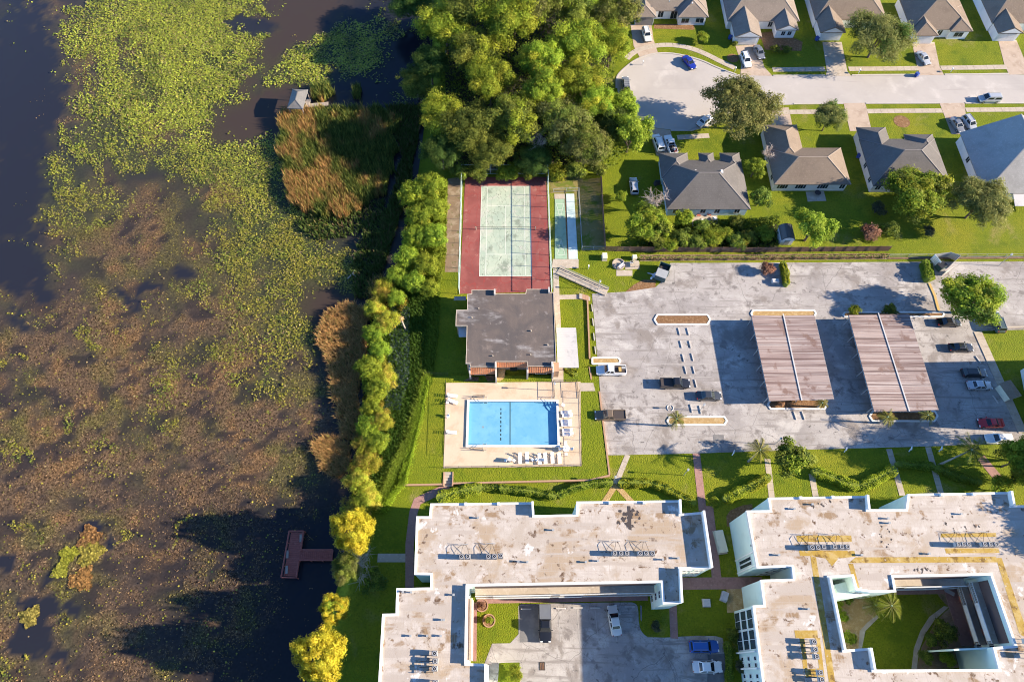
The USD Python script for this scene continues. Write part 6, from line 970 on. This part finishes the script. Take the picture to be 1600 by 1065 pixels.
# ------------------------------------------------------------------ vehicles
DIM = {'sedan': (4.75, 1.84, .62, .86, 1.44), 'coupe': (4.5, 1.86, .60, .84, 1.30), 'suv': (4.75, 1.92, .80, 1.02, 1.74), 'van': (5.1, 1.98, .82, 1.04, 1.80), 'pickup': (5.8, 2.0, .82, 1.08, 1.88), 'wagon': (4.8, 1.85, .66, .92, 1.50)}
CABIN = {'sedan': (-.30, .22, -.19, .07), 'coupe': (-.30, .20, -.16, .04), 'suv': (-.47, .22, -.42, .09), 'van': (-.48, .30, -.45, .14), 'pickup': (-.09, .23, -.065, .13), 'wagon': (-.46, .22, -.38, .08)}
def car(kind, colour, px, py, deg, label, name=None, extra=None, group=None):
    L, Wd, hood, belt, H = DIM[kind]; mt = 'car_' + colour; o = P(px, py, .9)
    nm = name or {'sedan': 'parked_sedan', 'coupe': 'parked_coupe', 'suv': 'parked_suv', 'van': 'parked_minivan', 'pickup': 'parked_pickup', 'wagon': 'parked_wagon'}[kind]
    t = thing(nm, label, 'pickup' if kind == 'pickup' else 'car', (o[0], o[1], .03), math.radians(deg))
    # body: lofted sections, tapered in plan and in profile
    us = np.array([-.5, -.485, -.44, -.35, -.2, 0, .2, .35, .44, .485, .5]); b0, b1 = CABIN[kind][0], CABIN[kind][1]; secs = []
    for u in us:
        e = abs(u) * 2; w = Wd / 2 * (1 - .16 * max(0, (e - .78) / .22) ** 2 - (.05 if u > .35 else 0)); z0 = .22 + (.10 if e > .95 else 0)
        top = belt if b0 - .06 <= u <= b1 else (hood + (belt - hood) * max(0, 1 - (u - b1) / .14) * .5 if u > b1 else (belt - .03 if kind != 'pickup' else belt))
        if e > .96: top -= .13 if u > 0 else .07
        sh = .90
        secs.append([(u * L, -w * .93, z0), (u * L, -w, z0 + .16), (u * L, -w, top - .20), (u * L, -w * sh, top - .02), (u * L, -w * .45, top + .03), (u * L, w * .45, top + .03), (u * L, w * sh, top - .02), (u * L, w, top - .20), (u * L, w, z0 + .16), (u * L, w * .93, z0)])
    v = np.array(secs); n, k = v.shape[:2]; v = v.reshape(-1, 3); f = []
    for i in range(n - 1):
        for j in range(k): a, b = i * k + j, i * k + (j + 1) % k; f.append([a, b, b + k, a + k])
    f = [x[::-1] for x in f]; m = MB().add(v, f)
    for i, sg in ((0, 1), (n - 1, -1)):
        c = v[i * k:(i + 1) * k].mean(0); m.add(np.vstack([v[i * k:(i + 1) * k], c]), [[j, (j + 1) % k, k][::sg] for j in range(k)])
    body = part(t, 'body', m, mt, smooth=35)
    c0, c1, r0, r1 = [q * L for q in CABIN[kind]]; zb, zr = belt + .02, H; wb, wr = Wd / 2 * .90, Wd / 2 * .70 if kind != 'van' else Wd / 2 * .78
    B_ = np.array([[c0, -wb, zb], [c1, -wb, zb], [c1, wb, zb], [c0, wb, zb], [r0, -wr, zr - .05], [r1, -wr, zr - .05], [r1, wr, zr - .05], [r0, wr, zr - .05]]); xm = (r0 + r1) / 2
    T_ = np.array([[r0 + .12, -wr * .8, zr], [r1 - .12, -wr * .8, zr], [r1 - .12, wr * .8, zr], [r0 + .12, wr * .8, zr]]); vv = np.vstack([B_, T_])
    ff = [[0, 1, 5, 4], [1, 2, 6, 5], [2, 3, 7, 6], [3, 0, 4, 7], [4, 5, 9, 8], [5, 6, 10, 9], [6, 7, 11, 10], [7, 4, 8, 11], [8, 9, 10, 11]]
    part(t, 'roof', MB().add(vv, ff), mt)
    def glass(name, q, k0=.12, k1=.10):
        q = np.array(q, float); c = q.mean(0); nn = np.cross(q[1] - q[0], q[3] - q[0]); nn /= np.linalg.norm(nn); a, b, c_, d = q
        def lerp(s, u): return (a * (1 - s) + b * s) * (1 - u) + (d * (1 - s) + c_ * s) * u
        w = np.array([lerp(k0, k1), lerp(1 - k0, k1), lerp(1 - k0, 1 - k1), lerp(k0, 1 - k1)]); w = np.vstack([w + nn * .012, w - nn * .02]); part(t, name, MB().add(w, [[0, 1, 2, 3], [7, 6, 5, 4], [0, 4, 5, 1], [1, 5, 6, 2], [2, 6, 7, 3], [3, 7, 4, 0]]), 'car_glass')
    glass('windshield', [B_[1], B_[2], B_[6], B_[5]], .07, .06); glass('rear_window', [B_[3], B_[0], B_[4], B_[7]], .09, .12)
    for i, j, k_, l in ((0, 1, 5, 4), (2, 3, 7, 6)):
        q = B_[[i, j, k_, l]]; h0, h1 = (q[0] + q[1]) / 2, (q[3] + q[2]) / 2
        glass('side_window', [q[0], h0, h1, q[3]], .12, .12); glass('side_window', [h0, q[1], q[2], h1], .12, .12)
    for x in (-.30 * L, .315 * L):
        for s in (-1, 1): w = part(t, 'wheel', MB().tube([(x, s * (Wd / 2 - .21), .33), (x, s * (Wd / 2 + .015), .33)], .335, 14), 'tyre'); part(w, 'rim', MB().tube([(x, s * (Wd / 2 + .005), .33), (x, s * (Wd / 2 + .03), .33)], .2, 10), 'rim')
    for s in (-1, 1):
        part(t, 'headlight', MB().box((L * .472, s * Wd * .33, hood - .10), (.2, .36, .16)), 'lamp_clear'); part(t, 'taillight', MB().box((-L * .485, s * Wd * .36, belt - .18), (.12, .22, .24)), 'lamp_red'); part(t, 'mirror', MB().box((c1 - .25, s * (Wd / 2 + .08), belt + .08), (.14, .2, .14)), mt)
    part(t, 'bumper', MB().box((L * .488, 0, .42), (.14, Wd * .84, .2)), 'grille_dark'); part(t, 'bumper', MB().box((-L * .488, 0, .44), (.14, Wd * .84, .2)), 'grille_dark')
    if kind == 'pickup':
        part(t, 'bed', MB().prism(Polygon([(-L * .485, -.84), (-L * .105, -.84), (-L * .105, .84), (-L * .485, .84)]), belt - .1, belt + .035), 'interior_dark')
        rl = Polygon([(-L * .495, -.95), (-L * .1, -.95), (-L * .1, .95), (-L * .495, .95)]).difference(Polygon([(-L * .48, -.82), (-L * .108, -.82), (-L * .108, .82), (-L * .48, .82)])); part(t, 'bed_rail', MB().prism(rl, belt - .1, belt + .13), mt)
    if kind in ('suv', 'van'):
        for s in (-1, 1): part(t, 'roof_rail', MB().bar((r0 + .2, s * wr * .82, zr + .03), (r1 - .2, s * wr * .82, zr + .03), .05), 'gray_metal')
    if extra: extra(t, L, belt, H)
    return t
def cargo(t, L, belt, H):
    part(t, 'toolbox', MB().box((-L * .28, .1, belt + .2), (.5, .9, .3)), 'yellow_paint'); part(t, 'cargo', MB().box((-L * .40, -.3, belt + .12), (.7, .5, .2)), 'gray_metal')
def tonneau(t, L, belt, H): part(t, 'bed_cover', MB().box((-L * .295, 0, belt + .16), (L * .38, 1.84, .05)), 'car_gray')  # grey of the cover stands in for glare on the bed
def junk(t, L, belt, H):
    r = np.random.default_rng(3)
    for k in range(7): part(t, 'cargo', MB().box((-L * (.16 + .3 * r.random()), r.uniform(-.6, .6), belt + .2), (.5, .35, .35), r.random() * 3), ['gray_wood', 'sun_faded_red', 'plastic_white', 'mulch'][k % 4])
def spoiler(t, L, belt, H): part(t, 'spoiler', MB().box((-L * .47, 0, belt + .16), (.25, 1.5, .05)), 'car_red')
def rack_(t, L, belt, H):
    for x in (-.35, -.2, -.05): part(t, 'crossbar', MB().box((x * L, 0, H + .06), (.1, 1.3, .06)), 'gray_metal')
car('pickup', 'white', 955, 577.5, 180, 'white pickup with yellow toolbox in its bed beside the mulch island', extra=cargo); car('pickup', 'black', 1055, 598, 0, 'black pickup parked in mid lot at the end of the wheel stops'); car('sedan', 'charcoal', 1108, 617, 0, 'dark grey sedan in mid lot right of the black pickup'); car('pickup', 'bronze', 953.5, 648, 180, 'bronze pickup at the brick edge beside the pool lawn')
car('sedan', 'black', 1503, 541.5, 0, 'black sedan uppermost of the cars along the right pavement'); car('wagon', 'black', 1523.5, 581, 0, 'black wagon directly above the silver sedan at right'); car('sedan', 'silver', 1532, 600.5, 0, 'silver sedan below the black wagon at the right pavement'); car('coupe', 'red', 1549, 659.5, 180, 'red coupe with a spoiler near the right edge of the lot', extra=spoiler); car('suv', 'white', 1561, 684.5, 180, 'white suv at the lower right corner of the lot')
car('suv', 'teal', 1560, 502, 90, 'dark suv with pale windshield beside the round lot tree'); car('sedan', 'black', 1484, 502, 0, 'black sedan mostly hidden under the round lot tree'); car('pickup', 'black', 852, 973, 270, 'black pickup with glare painted on its grey bed cover in the courtyard parking', extra=tonneau); car('sedan', 'pearl', 960.5, 968, 97, 'white sedan parked in the sunlit-shade line of the courtyard'.replace('in the sunlit-shade line of the courtyard', 'alone in the shaded courtyard bays')); car('suv', 'royal', 1100.5, 1009, 0, 'royal blue suv next to the shaded courtyard lawn'); car('sedan', 'white', 1106, 1041, 0, 'white sedan below the royal blue suv')
car('suv', 'pearl', 1010.5, 53, 277, 'white suv on the first driveway beside the grove'); car('sedan', 'blue', 1077.5, 96, 296, 'bright blue sedan parked askew on the cul-de-sac'); car('suv', 'gray', 978, 130, 90, 'grey suv with roof bars at the left kerb of the cul-de-sac', extra=rack_); car('sedan', 'white', 1102, 187, 40, 'white car half hidden below the big oak'); car('van', 'white', 1029, 222, 100, 'white van left of the loaded pickup on the lower driveway'); car('pickup', 'white', 1048, 225, 100, 'white pickup with a loaded bed right of the white van', extra=junk)
car('wagon', 'silver', 991, 289, 90, 'silver wagon parked on the shaded grass'); car('suv', 'white', 1166, 93, 277, 'white suv on the second driveway'); car('sedan', 'silver', 1444, 89, 288, 'silver sedan on the fourth driveway'); car('van', 'silver', 1547, 153, 180, 'silver minivan on the street at right'); car('sedan', 'gray', 1497, 193.5, 285, 'grey sedan left of two on the lower right driveway'); car('suv', 'silver', 1516, 191.5, 285, 'silver suv right of the grey sedan on the driveway'); car('sedan', 'gray', 1187, 80, 280, 'small dark car behind the white suv on the second driveway')
# ------------------------------------------------------------------ boathouse, dock, boardwalk
o = P(466, 157, 1.6); t = thing('boathouse', 'open boathouse with a grey hip roof standing in the lake', 'boathouse', (o[0], o[1], WZ), -.06); w, l = 24.2 * mpp(466, 142, 1.6) / 2, (P(457, 142, 1.6)[1] - P(457, 172, 1.6)[1]) / 2
for nm in ('shingle_slate',): hip(t, [-w, -l, w, l], 3.4, .5, 'y', 'hip', 'hip', nm, 'gray_wood')
for x in (-w + .3, w - .3):
    for y in (-l + .3, 0, l - .3): part(t, 'post', MB().bar((x, y, -1.2), (x, y, 3.2), .16), 'gray_wood')
dk = MB(); part(t, 'deck', MB().box((w * .72, 0, .55), (w * .55, l * 2 - .2, .12)), 'gray_wood'); part(t, 'deck', MB().box((0, -l + .5, .548), (w * 1.6, .9, .12)), 'gray_wood')
def planks(t, pts, w, z, step, mt):
    L = LineString(pts); n = int(L.length / step)
    for k in range(n):
        p, q = np.array(L.interpolate((k + .5) * step).coords[0]), np.array(L.interpolate((k + .6) * step).coords[0]); a = math.atan2(*(q - p)[::-1]); part(t, 'plank', MB().box((*p, z + .006 * (k % 3)), (step - .03, w, .06), a), mt)
t = thing('boardwalk', 'weathered boardwalk leading from the boathouse into the reeds', 'boardwalk'); planks(t, poly([(482, 165), (516, 162)], WZ + .5), 1.2, WZ + .5, .6, 'gray_wood')
DZ = WZ + .55; t = thing('dock', 'reddish T shaped wooden dock with a railed head on the dark water', 'dock'); planks(t, poly([(520, 867.5), (466, 867.5)], DZ), 1.75, DZ, .35, 'dock_wood'); planks(t, poly([(465.5, 831), (453.5, 903)], DZ), 2.35, DZ + .03, .35, 'dock_wood')
hd = poly([(454, 830.5), (476.5, 830.5), (471.5, 859.5), (522, 859.5)], DZ); hd2 = poly([(522, 876), (468.5, 876), (465, 903), (441.5, 902.5), (454, 830.5)], DZ)
for pts in (hd, hd2):
    m = MB()
    for a, b in zip(pts[:-1], pts[1:]):
        m.bar((*a, DZ + .95), (*b, DZ + .95), .16, .08); m.bar((*a, DZ + .5), (*b, DZ + .5), .06, .12)
        d_ = np.hypot(b[0] - a[0], b[1] - a[1]); n = max(1, int(d_ / 1.8))
        for k in range(n): part(t, 'post', MB().bar((a[0] + (b[0] - a[0]) * k / n, a[1] + (b[1] - a[1]) * k / n, WZ - 1), (a[0] + (b[0] - a[0]) * k / n, a[1] + (b[1] - a[1]) * k / n, DZ + .95), .13), 'dock_wood')
    part(t, 'rail', m, 'dock_wood')
for q in ((471, 841), (450, 866), (449, 890)): part(t, 'bench', MB().box(P(*q, DZ) + [0, 0, .45], (.4, 1.3, .08), .12).box(P(*q, DZ) + [0, 0, .2], (.3, .9, .4), .12), 'gray_wood')
# ------------------------------------------------------------------ fences round the yards
def board_fence(px, h, label, mt='wood_fence'):
    t = thing('wooden_fence', label, 'fence'); pts = [np.array(XY(*q)) for q in px]
    for a, b in zip(pts[:-1], pts[1:]):
        L = np.linalg.norm(b - a); n = max(1, round(L / 2.4)); e = (b - a) / L; r = np.random.default_rng(int(L * 100))
        for k in range(n):
            p, q = a + (b - a) * k / n, a + (b - a) * (k + 1) / n; part(t, 'post', MB().bar((*p, 0), (*p, h + .1), .12), mt); m = MB()
            for j in range(15): u = p + (q - p) * (j + .5) / 15; m.box((u[0], u[1], h / 2 + r.normal() * .015), (.145, .025, h), math.atan2(e[1], e[0]))
            part(t, 'boards', m, mt, kind='stuff')
    return t
board_fence([(945, 392), (1020, 393.5), (1180, 394), (1388, 392)], 1.8, 'long brown board fence along the back of the gardens'); board_fence([(938, 272), (941, 330), (945, 392)], 2.0, 'tall dark fence between the shuffleboard and the yard with the silver wagon')
fence('yard_fence', [XY(1388, 401), XY(1720, 402)], 1.1, 4, 'thin wire fence along the bright back lawn', metal='gray_metal', mesh=None, r=.03)
t = thing('utility_line_edging', 'narrow dark edging strip along the bright back lawn', 'edging'); part(t, 'board', MB().bar(P(1388, 403.5, .08), P(1720, 402.5, .08), .35, .16), 'wood_fence')
# ------------------------------------------------------------------ small things
def box_thing(name, px, py, size, rot, mt, label, cat, lid=None, z=0.0):
    o = P(px, py, z + size[2]); t = thing(name, label, cat, (o[0], o[1], z), rot); part(t, 'body', MB().box((0, 0, size[2] / 2), size, 0, .96), mt); part(t, 'lid', MB().box((0, 0, size[2] + .04), (size[0] * 1.02, size[1] * 1.02, .08), 0, .9), lid or mt); part(t, 'base', MB().box((0, 0, .04), (size[0] * 1.12, size[1] * 1.12, .08)), 'concrete'); return t
box_thing('utility_box', 945, 399, (1.0, 1.4, 1.0), 0, 'cream_paint', 'cream utility box on the grass left of the round patio', 'utility box'); box_thing('utility_box', 992, 400.5, (.9, .9, .85), .1, 'cream_paint', 'smaller cream utility box above the patio slab', 'utility box')
box_thing('transformer', 1127, 845, (1.5, 3.6, 1.0), .12, 'cream_paint', 'long cream cabinet on the strip of lawn left of the right building', 'cabinet'); box_thing('utility_box', 1104.5, 941, (1.2, 1.2, .5), 0, 'pale_metal', 'pale square box on the shaded lawn beside the pink walk', 'utility box'); box_thing('utility_box', 1133, 931, (1.0, 1.5, .8), -.4, 'cloth_grey', 'tilted grey box beside the golden mulch', 'utility box'); box_thing('planter_box', 1212, 438, (1.4, .9, .7), 0, 'pale_metal', 'pale box beside the narrow hedge in the lot', 'box')
def bin_(px, py, mt, label, group=None):
    o = P(px, py, .6); t = thing('wheelie_bin', label, 'bin', (o[0], o[1], 0), px % 1.5, group); part(t, 'body', MB().box((0, 0, .48), (.62, .7, .9), 0, 1.12), mt); part(t, 'lid', MB().box((0, 0, .97), (.74, .82, .08)), mt)
    for s in (-1, 1): part(t, 'wheel', MB().tube([(s * .3, -.36, .12), (s * .38, -.36, .12)], .12, 8), 'tyre')
bin_(1141, 58, 'plastic_blue', 'blue bin at the left corner of the second house'); bin_(1277, 60, 'plastic_blue', 'blue bin at the left corner of the third house'); bin_(1342, 243, 'plastic_blue', 'blue bin at the left wall of the dark brown roofed house'); bin_(1433, 116, 'plastic_blue', 'blue bin at the kerb beside the fourth driveway'); bin_(1568, 59, 'plastic_blue', 'blue bin beside the fifth house'); bin_(1180, 78, 'car_gray', 'grey bin on the second driveway')
# round patio with fire ring
t = thing('patio_pad', 'round concrete pad joined to square slabs on the grass above the lot', 'patio'); part(t, 'round_slab', MB().prism(Point(XY(966.5, 413)).buffer(1.35), -.1, .07), 'concrete'); part(t, 'ring', MB().prism(Point(XY(966.5, 413)).buffer(1.35).difference(Point(XY(966.5, 413)).buffer(1.15)), 0, .3), 'gray_wood'); part(t, 'slab', MB().prism(poly([(963, 422), (988, 422), (988, 431), (963, 431)]), -.1, .05), 'concrete'); part(t, 'slab', MB().prism(poly([(977, 409), (999, 409), (999, 420), (977, 421)]), -.1, .056), 'concrete')
t = thing('park_bench', 'grey bench on the round concrete pad', 'bench', P(971, 417, .07), .7); part(t, 'seat', MB().box((0, 0, .45), (1.5, .45, .06)), 'cloth_grey'); part(t, 'backrest', MB().box((0, .24, .75), (1.5, .06, .4)), 'cloth_grey'); [part(t, 'leg', MB().box((x, 0, .22), (.1, .4, .42)), 'gray_metal') for x in (-.6, .6)]
t = thing('grill', 'small pale charcoal grill on the patio slab', 'grill', P(986, 413, .06)); part(t, 'post', MB().cyl((0, 0, 0), .06, .8, 6), 'gray_metal'); part(t, 'firebox', MB().box((0, 0, .92), (.6, .45, .3)), 'plastic_white'); part(t, 'grate', MB().box((0, 0, 1.08), (.5, .36, .03)), 'grille_dark')
t = thing('patio_table', 'low table frame at the right end of the patio slab', 'table', P(994, 414, .06)); part(t, 'tabletop', MB().box((0, 0, .7), (.95, 1.3, .06)), 'concrete'); [part(t, 'leg', MB().bar((x, y, 0), (x, y, .7), .08), 'gray_metal') for x in (-.35, .35) for y in (-.5, .5)]
# dumpster, tilted in plan
o = P(1036, 423, 1.4); t = thing('dumpster', 'open dark green dumpster at the upper left corner of the lot', 'dumpster', (o[0], o[1], .03), -.42); ow = Polygon([(-1.15, -1.9), (1.15, -1.9), (1.15, 1.9), (-1.15, 1.9)]); part(t, 'body', MB().prism(ow.difference(ow.buffer(-.1, join_style='mitre')), .2, 1.6), 'dumpster_green'); part(t, 'floor', MB().prism(ow.buffer(-.05), .12, .3), 'dumpster_green'); part(t, 'lid', MB().box((0, -.85, 1.66), (2.3, 2.0, .07)), 'gray_metal')
for s in (-1, 1): part(t, 'fork_pocket', MB().box((s * 1.22, 0, .9), (.16, 1.3, .2)), 'dumpster_green')
part(t, 'rubbish', MB().box((0, .9, .7), (1.5, 1.2, .6), .3), 'interior_dark')
t = thing('old_mattress_frame', 'pale leaning frame and scraps beside the dumpster', 'rubbish', P(1024, 432, .03)); part(t, 'panel', MB().bar((-.6, 0, .1), (.5, .4, .7), .9, .06), 'cloth_grey'); part(t, 'board', MB().bar((-1.6, .8, .1), (.4, .3, .25), .14, .05), 'plastic_white'); part(t, 'can', MB().cyl((-.9, -.5, 0), .22, .5, 8), 'plastic_white')
# trash enclosure
t = thing('trash_enclosure', 'slatted trash enclosure with open pale gates beside the tall hedge', 'enclosure')
for px, h, mt in (([(1453, 405), (1463, 417)], 1.9, 'plastic_white'), ([(1479, 420), (1493, 407)], 1.9, 'gray_metal'), ([(1471, 431), (1482, 424)], 1.9, 'faded_white'), ([(1493, 407), (1478, 402), (1453, 405)], 1.9, 'gray_metal')):
    for a, b in zip(px[:-1], px[1:]):
        p, q = P(*a), P(*b); n = max(2, int(np.linalg.norm(q - p) / .32)); nm = 'gate_slat' if mt != 'gray_metal' else 'wall_slat'
        for k in range(n): u = p + (q - p) * (k + .5) / n; part(t, nm, MB().box((u[0], u[1], h / 2 + .05), (.27, .05, h), math.atan2(q[1] - p[1], q[0] - p[0])), mt)
o = P(1472, 414, 1.2); t = thing('dumpster', 'dark dumpster inside the slatted trash enclosure', 'dumpster', (o[0], o[1], .03), .5); part(t, 'body', MB().box((0, 0, .7), (1.7, 1.3, 1.2), 0, 1.06), 'dumpster_green'); part(t, 'lid', MB().box((-.42, 0, 1.35), (.85, 1.4, .06)), 'black_metal'); part(t, 'lid', MB().box((.46, 0, 1.35), (.85, 1.4, .06)), 'black_metal')
# garden shed, cream shed
o = P(1230, 363, 2.2); t = thing('garden_shed', 'small shed with a grey curved roof beside the pale green yard tree', 'shed', (o[0], o[1], 0)); part(t, 'wall', MB().box((0, 0, .95), (2.6, 3.4, 1.9)), 'house_wall_white'); a_ = np.linspace(0, math.pi, 9); sec = Polygon([(1.45 * math.cos(x), 1.0 * math.sin(x)) for x in a_]); m = trimesh.creation.extrude_polygon(sec, 3.7, engine='earcut'); vv = m.vertices; part(t, 'roof', MB().add(np.c_[vv[:, 0], vv[:, 2] - 1.85, vv[:, 1] + 1.9], m.faces[:, ::-1]), 'shingle_charcoal'); part(t, 'gable_wall', MB().add(np.c_[[(1.3 * math.cos(x), -1.87, .9 * math.sin(x) + 1.9) for x in a_]], [[0, k, k + 1] for k in range(1, 8)]), 'house_wall_white'); part(t, 'door', MB().box((0, -1.72, .9), (1.1, .06, 1.7)), 'gray_metal')
o = P(1580, 608, 2); t = thing('cream_shed', 'cream low shed with a gable roof on the shaded lawn at the right edge', 'shed', (o[0], o[1], 0), .32); part(t, 'wall', MB().box((0, 0, .8), (2.2, 3.0, 1.6)), 'cream_paint'); hip(t, [-1.25, -1.7, 1.25, 1.7], 1.85, .35, 'y', 'gable', 'gable', 'shingle_tan', 'cream_paint', .12, cap=False); part(t, 'door', MB().box((0, -1.52, .75), (1.0, .05, 1.4)), 'faded_white')
# lamp posts and sign posts
def lamp(base, h, label, head=.35, z=0.0):
    o = P(*base, z); t = thing('lamp_post', label, 'lamp post', o); part(t, 'pole', MB().tube([(0, 0, 0), (0, 0, h)], [.06, .045], 8), 'gray_metal'); part(t, 'head', MB().tube([(0, 0, h), (0, 0, h + .12), (0, 0, h + .35)], [.1, .2, .14], 10), 'plastic_white'); part(t, 'cap', MB().cyl((0, 0, h + .35), .2, .06, 10), 'gray_metal')
lamp((1068, 742), 3.4, 'lamp post with a white globe on the lawn left of the pink walk'); lamp((958, 752), 3.0, 'short lamp post at the corner of the terrace wall and the concrete walk'); lamp((865, 610), 3.4, 'lamp post at the railing pen on the pool deck', z=TZ); lamp((1094, 641), 3.0, 'lamp post at the wheel stops above the palm island'); lamp((1210, 694), 3.2, 'lamp post at the lower lot edge beside the round tree'); lamp((935, 452), 3.0, 'lamp post where the ramp meets the lot'); lamp((1560, 415), 4.0, 'lamp post at the upper edge of the right lot')
for q, l in (((1144, 711), 'white marker post on the lawn right of the pink walk'), ((1319, 706), 'white marker post on the lawn above the V shaped hedge'), ((1467, 705), 'white marker post on the lawn left of the large leaning palm'), ((1420, 705), 'pale marker post between two concrete walks')): o = P(*q); t = thing('marker_post', l, 'post', o, .6); part(t, 'post', MB().bar((0, 0, 0), (.25, .2, .9), .14), 'plastic_white'); part(t, 'plate', MB().box((.27, .22, .95), (.7, .12, .3), .6), 'plastic_white')
for q, l in (((1004, 102), 'white sign post at the upper left kerb of the cul-de-sac'), ((1148, 112), 'post at the end of the curved sidewalk'), ((1341, 115), 'white mailbox post by the third driveway'), ((1485, 113), 'white mailbox post by the fourth driveway'), ((919, 420), 'grey post with a white cap near the shuffleboard slab')): o = P(*q); t = thing('mailbox', l, 'mailbox', o); part(t, 'post', MB().bar((0, 0, 0), (0, 0, 1.05), .1), 'plastic_white'); part(t, 'box', MB().box((0, 0, 1.15), (.25, .5, .26)), 'plastic_white'); part(t, 'door', MB().box((0, -.26, 1.15), (.22, .02, .22)), 'gray_metal')
# patio things behind the charcoal house
for k, (a, b, mt, l) in enumerate(((1091, 337, 'sun_faded_red', 'red cushioned chair left on the back patio of the charcoal house'), (1108, 336, 'sun_faded_red', 'red chair right on the back patio of the charcoal house'), (1116, 343, 'plastic_white', 'white chair on the back patio of the charcoal house'), (1098, 346, 'plastic_white', 'white seat at the front of the back patio'))):
    t = thing('garden_chair', l, 'chair', P(a, b, .05), k * 1.1); part(t, 'seat', MB().box((0, 0, .4), (.75, .75, .12)), mt); part(t, 'backrest', MB().box((0, .38, .7), (.75, .1, .6)), mt); [part(t, 'leg', MB().bar((x, y, 0), (x, y, .36), .06), 'gray_metal') for x in (-.3, .3) for y in (-.3, .3)]
t = thing('patio_set', 'dark table with chairs on the small patio of the brown roofed house', 'table', P(1276, 304, .05)); part(t, 'tabletop', MB().cyl((0, 0, .68), .7, .06, 12), 'interior_dark'); part(t, 'pedestal', MB().cyl((0, 0, 0), .08, .68, 6), 'interior_dark')
t = thing('grill_cart', 'dark covered grill at the left wall of the charcoal house', 'grill', P(1026, 288)); part(t, 'body', MB().box((0, 0, .5), (1.3, .8, 1.0), .3, .9), 'interior_dark'); part(t, 'hood', MB().tube([(-.5, 0, 1.0), (.5, 0, 1.0)], .32, 8), 'black_metal')
t = thing('lawn_chair', 'pale chair at the shaded courtyard edge of the right building', 'chair', P(1482, 925, .04), -.5); part(t, 'seat', MB().box((0, 0, .4), (1.5, .6, .07)), 'cloth_grey'); part(t, 'backrest', MB().bar((-.7, 0, .42), (-1.1, 0, .85), .6, .05), 'cloth_grey'); [part(t, 'leg', MB().bar((x, y, 0), (x, y, .38), .06), 'gray_metal') for x in (-.6, .6) for y in (-.24, .24)]
# courtyard lawn beds of the left building
for q, mt, r_, l in (((753, 945), 'dry_shrub', 8, 'round mulch ring with reddish plants in the courtyard lawn'), ((764, 969), 'bushy', 8, 'clipped round bush in a ring on the courtyard lawn')):
    t = thing('planter_ring', 'stone ring of the planting with reddish plants in the courtyard lawn' if mt == 'dry_shrub' else 'stone ring around the clipped round courtyard bush', 'planter', P(*q)); part(t, 'edge', MB().prism(Point(0, 0).buffer(1.05).difference(Point(0, 0).buffer(.88)), -.05, .18), 'brick_edge'); part(t, 'soil', MB().prism(Point(0, 0).buffer(.88), -.05, .1), 'mulch'); tree(mt, 'planted_shrub', q[0], q[1] - 1, r_ * .85, 1.0 if mt == 'dry_shrub' else 1.3, l, 'shrub')
sheet('dry_lawn', [(780, 1035), (812, 1034), (813, 1100), (775, 1100)], -.1, .034, 'grass')

# alike things in a row: each label also says which one it is
ORD = ['first', 'second', 'third', 'fourth', 'fifth', 'sixth', 'seventh', 'eighth', 'ninth', 'tenth', 'eleventh', 'twelfth', 'thirteenth']
rows = {}
for p in stage.GetPrimAtPath('/World').GetChildren():
    g_, l_ = p.GetCustomDataByKey('group'), p.GetCustomDataByKey('label')
    if g_ and l_: rows.setdefault((g_, l_), []).append((p, UsdGeom.Xformable(p).GetLocalTransformation().ExtractTranslation()))
for (g_, l_), ps in rows.items():
    if 1 < len(ps) <= len(ORD) :
        xs, ys = [q[1][0] for q in ps], [q[1][1] for q in ps]; wide = max(xs) - min(xs) > max(ys) - min(ys)
        for i, (p, o) in enumerate(sorted(ps, key=lambda q: q[1][0] if wide else -q[1][1])): p.SetCustomDataByKey('label', l_ + ', ' + ORD[i] + (' from left' if wide else ' from top'))
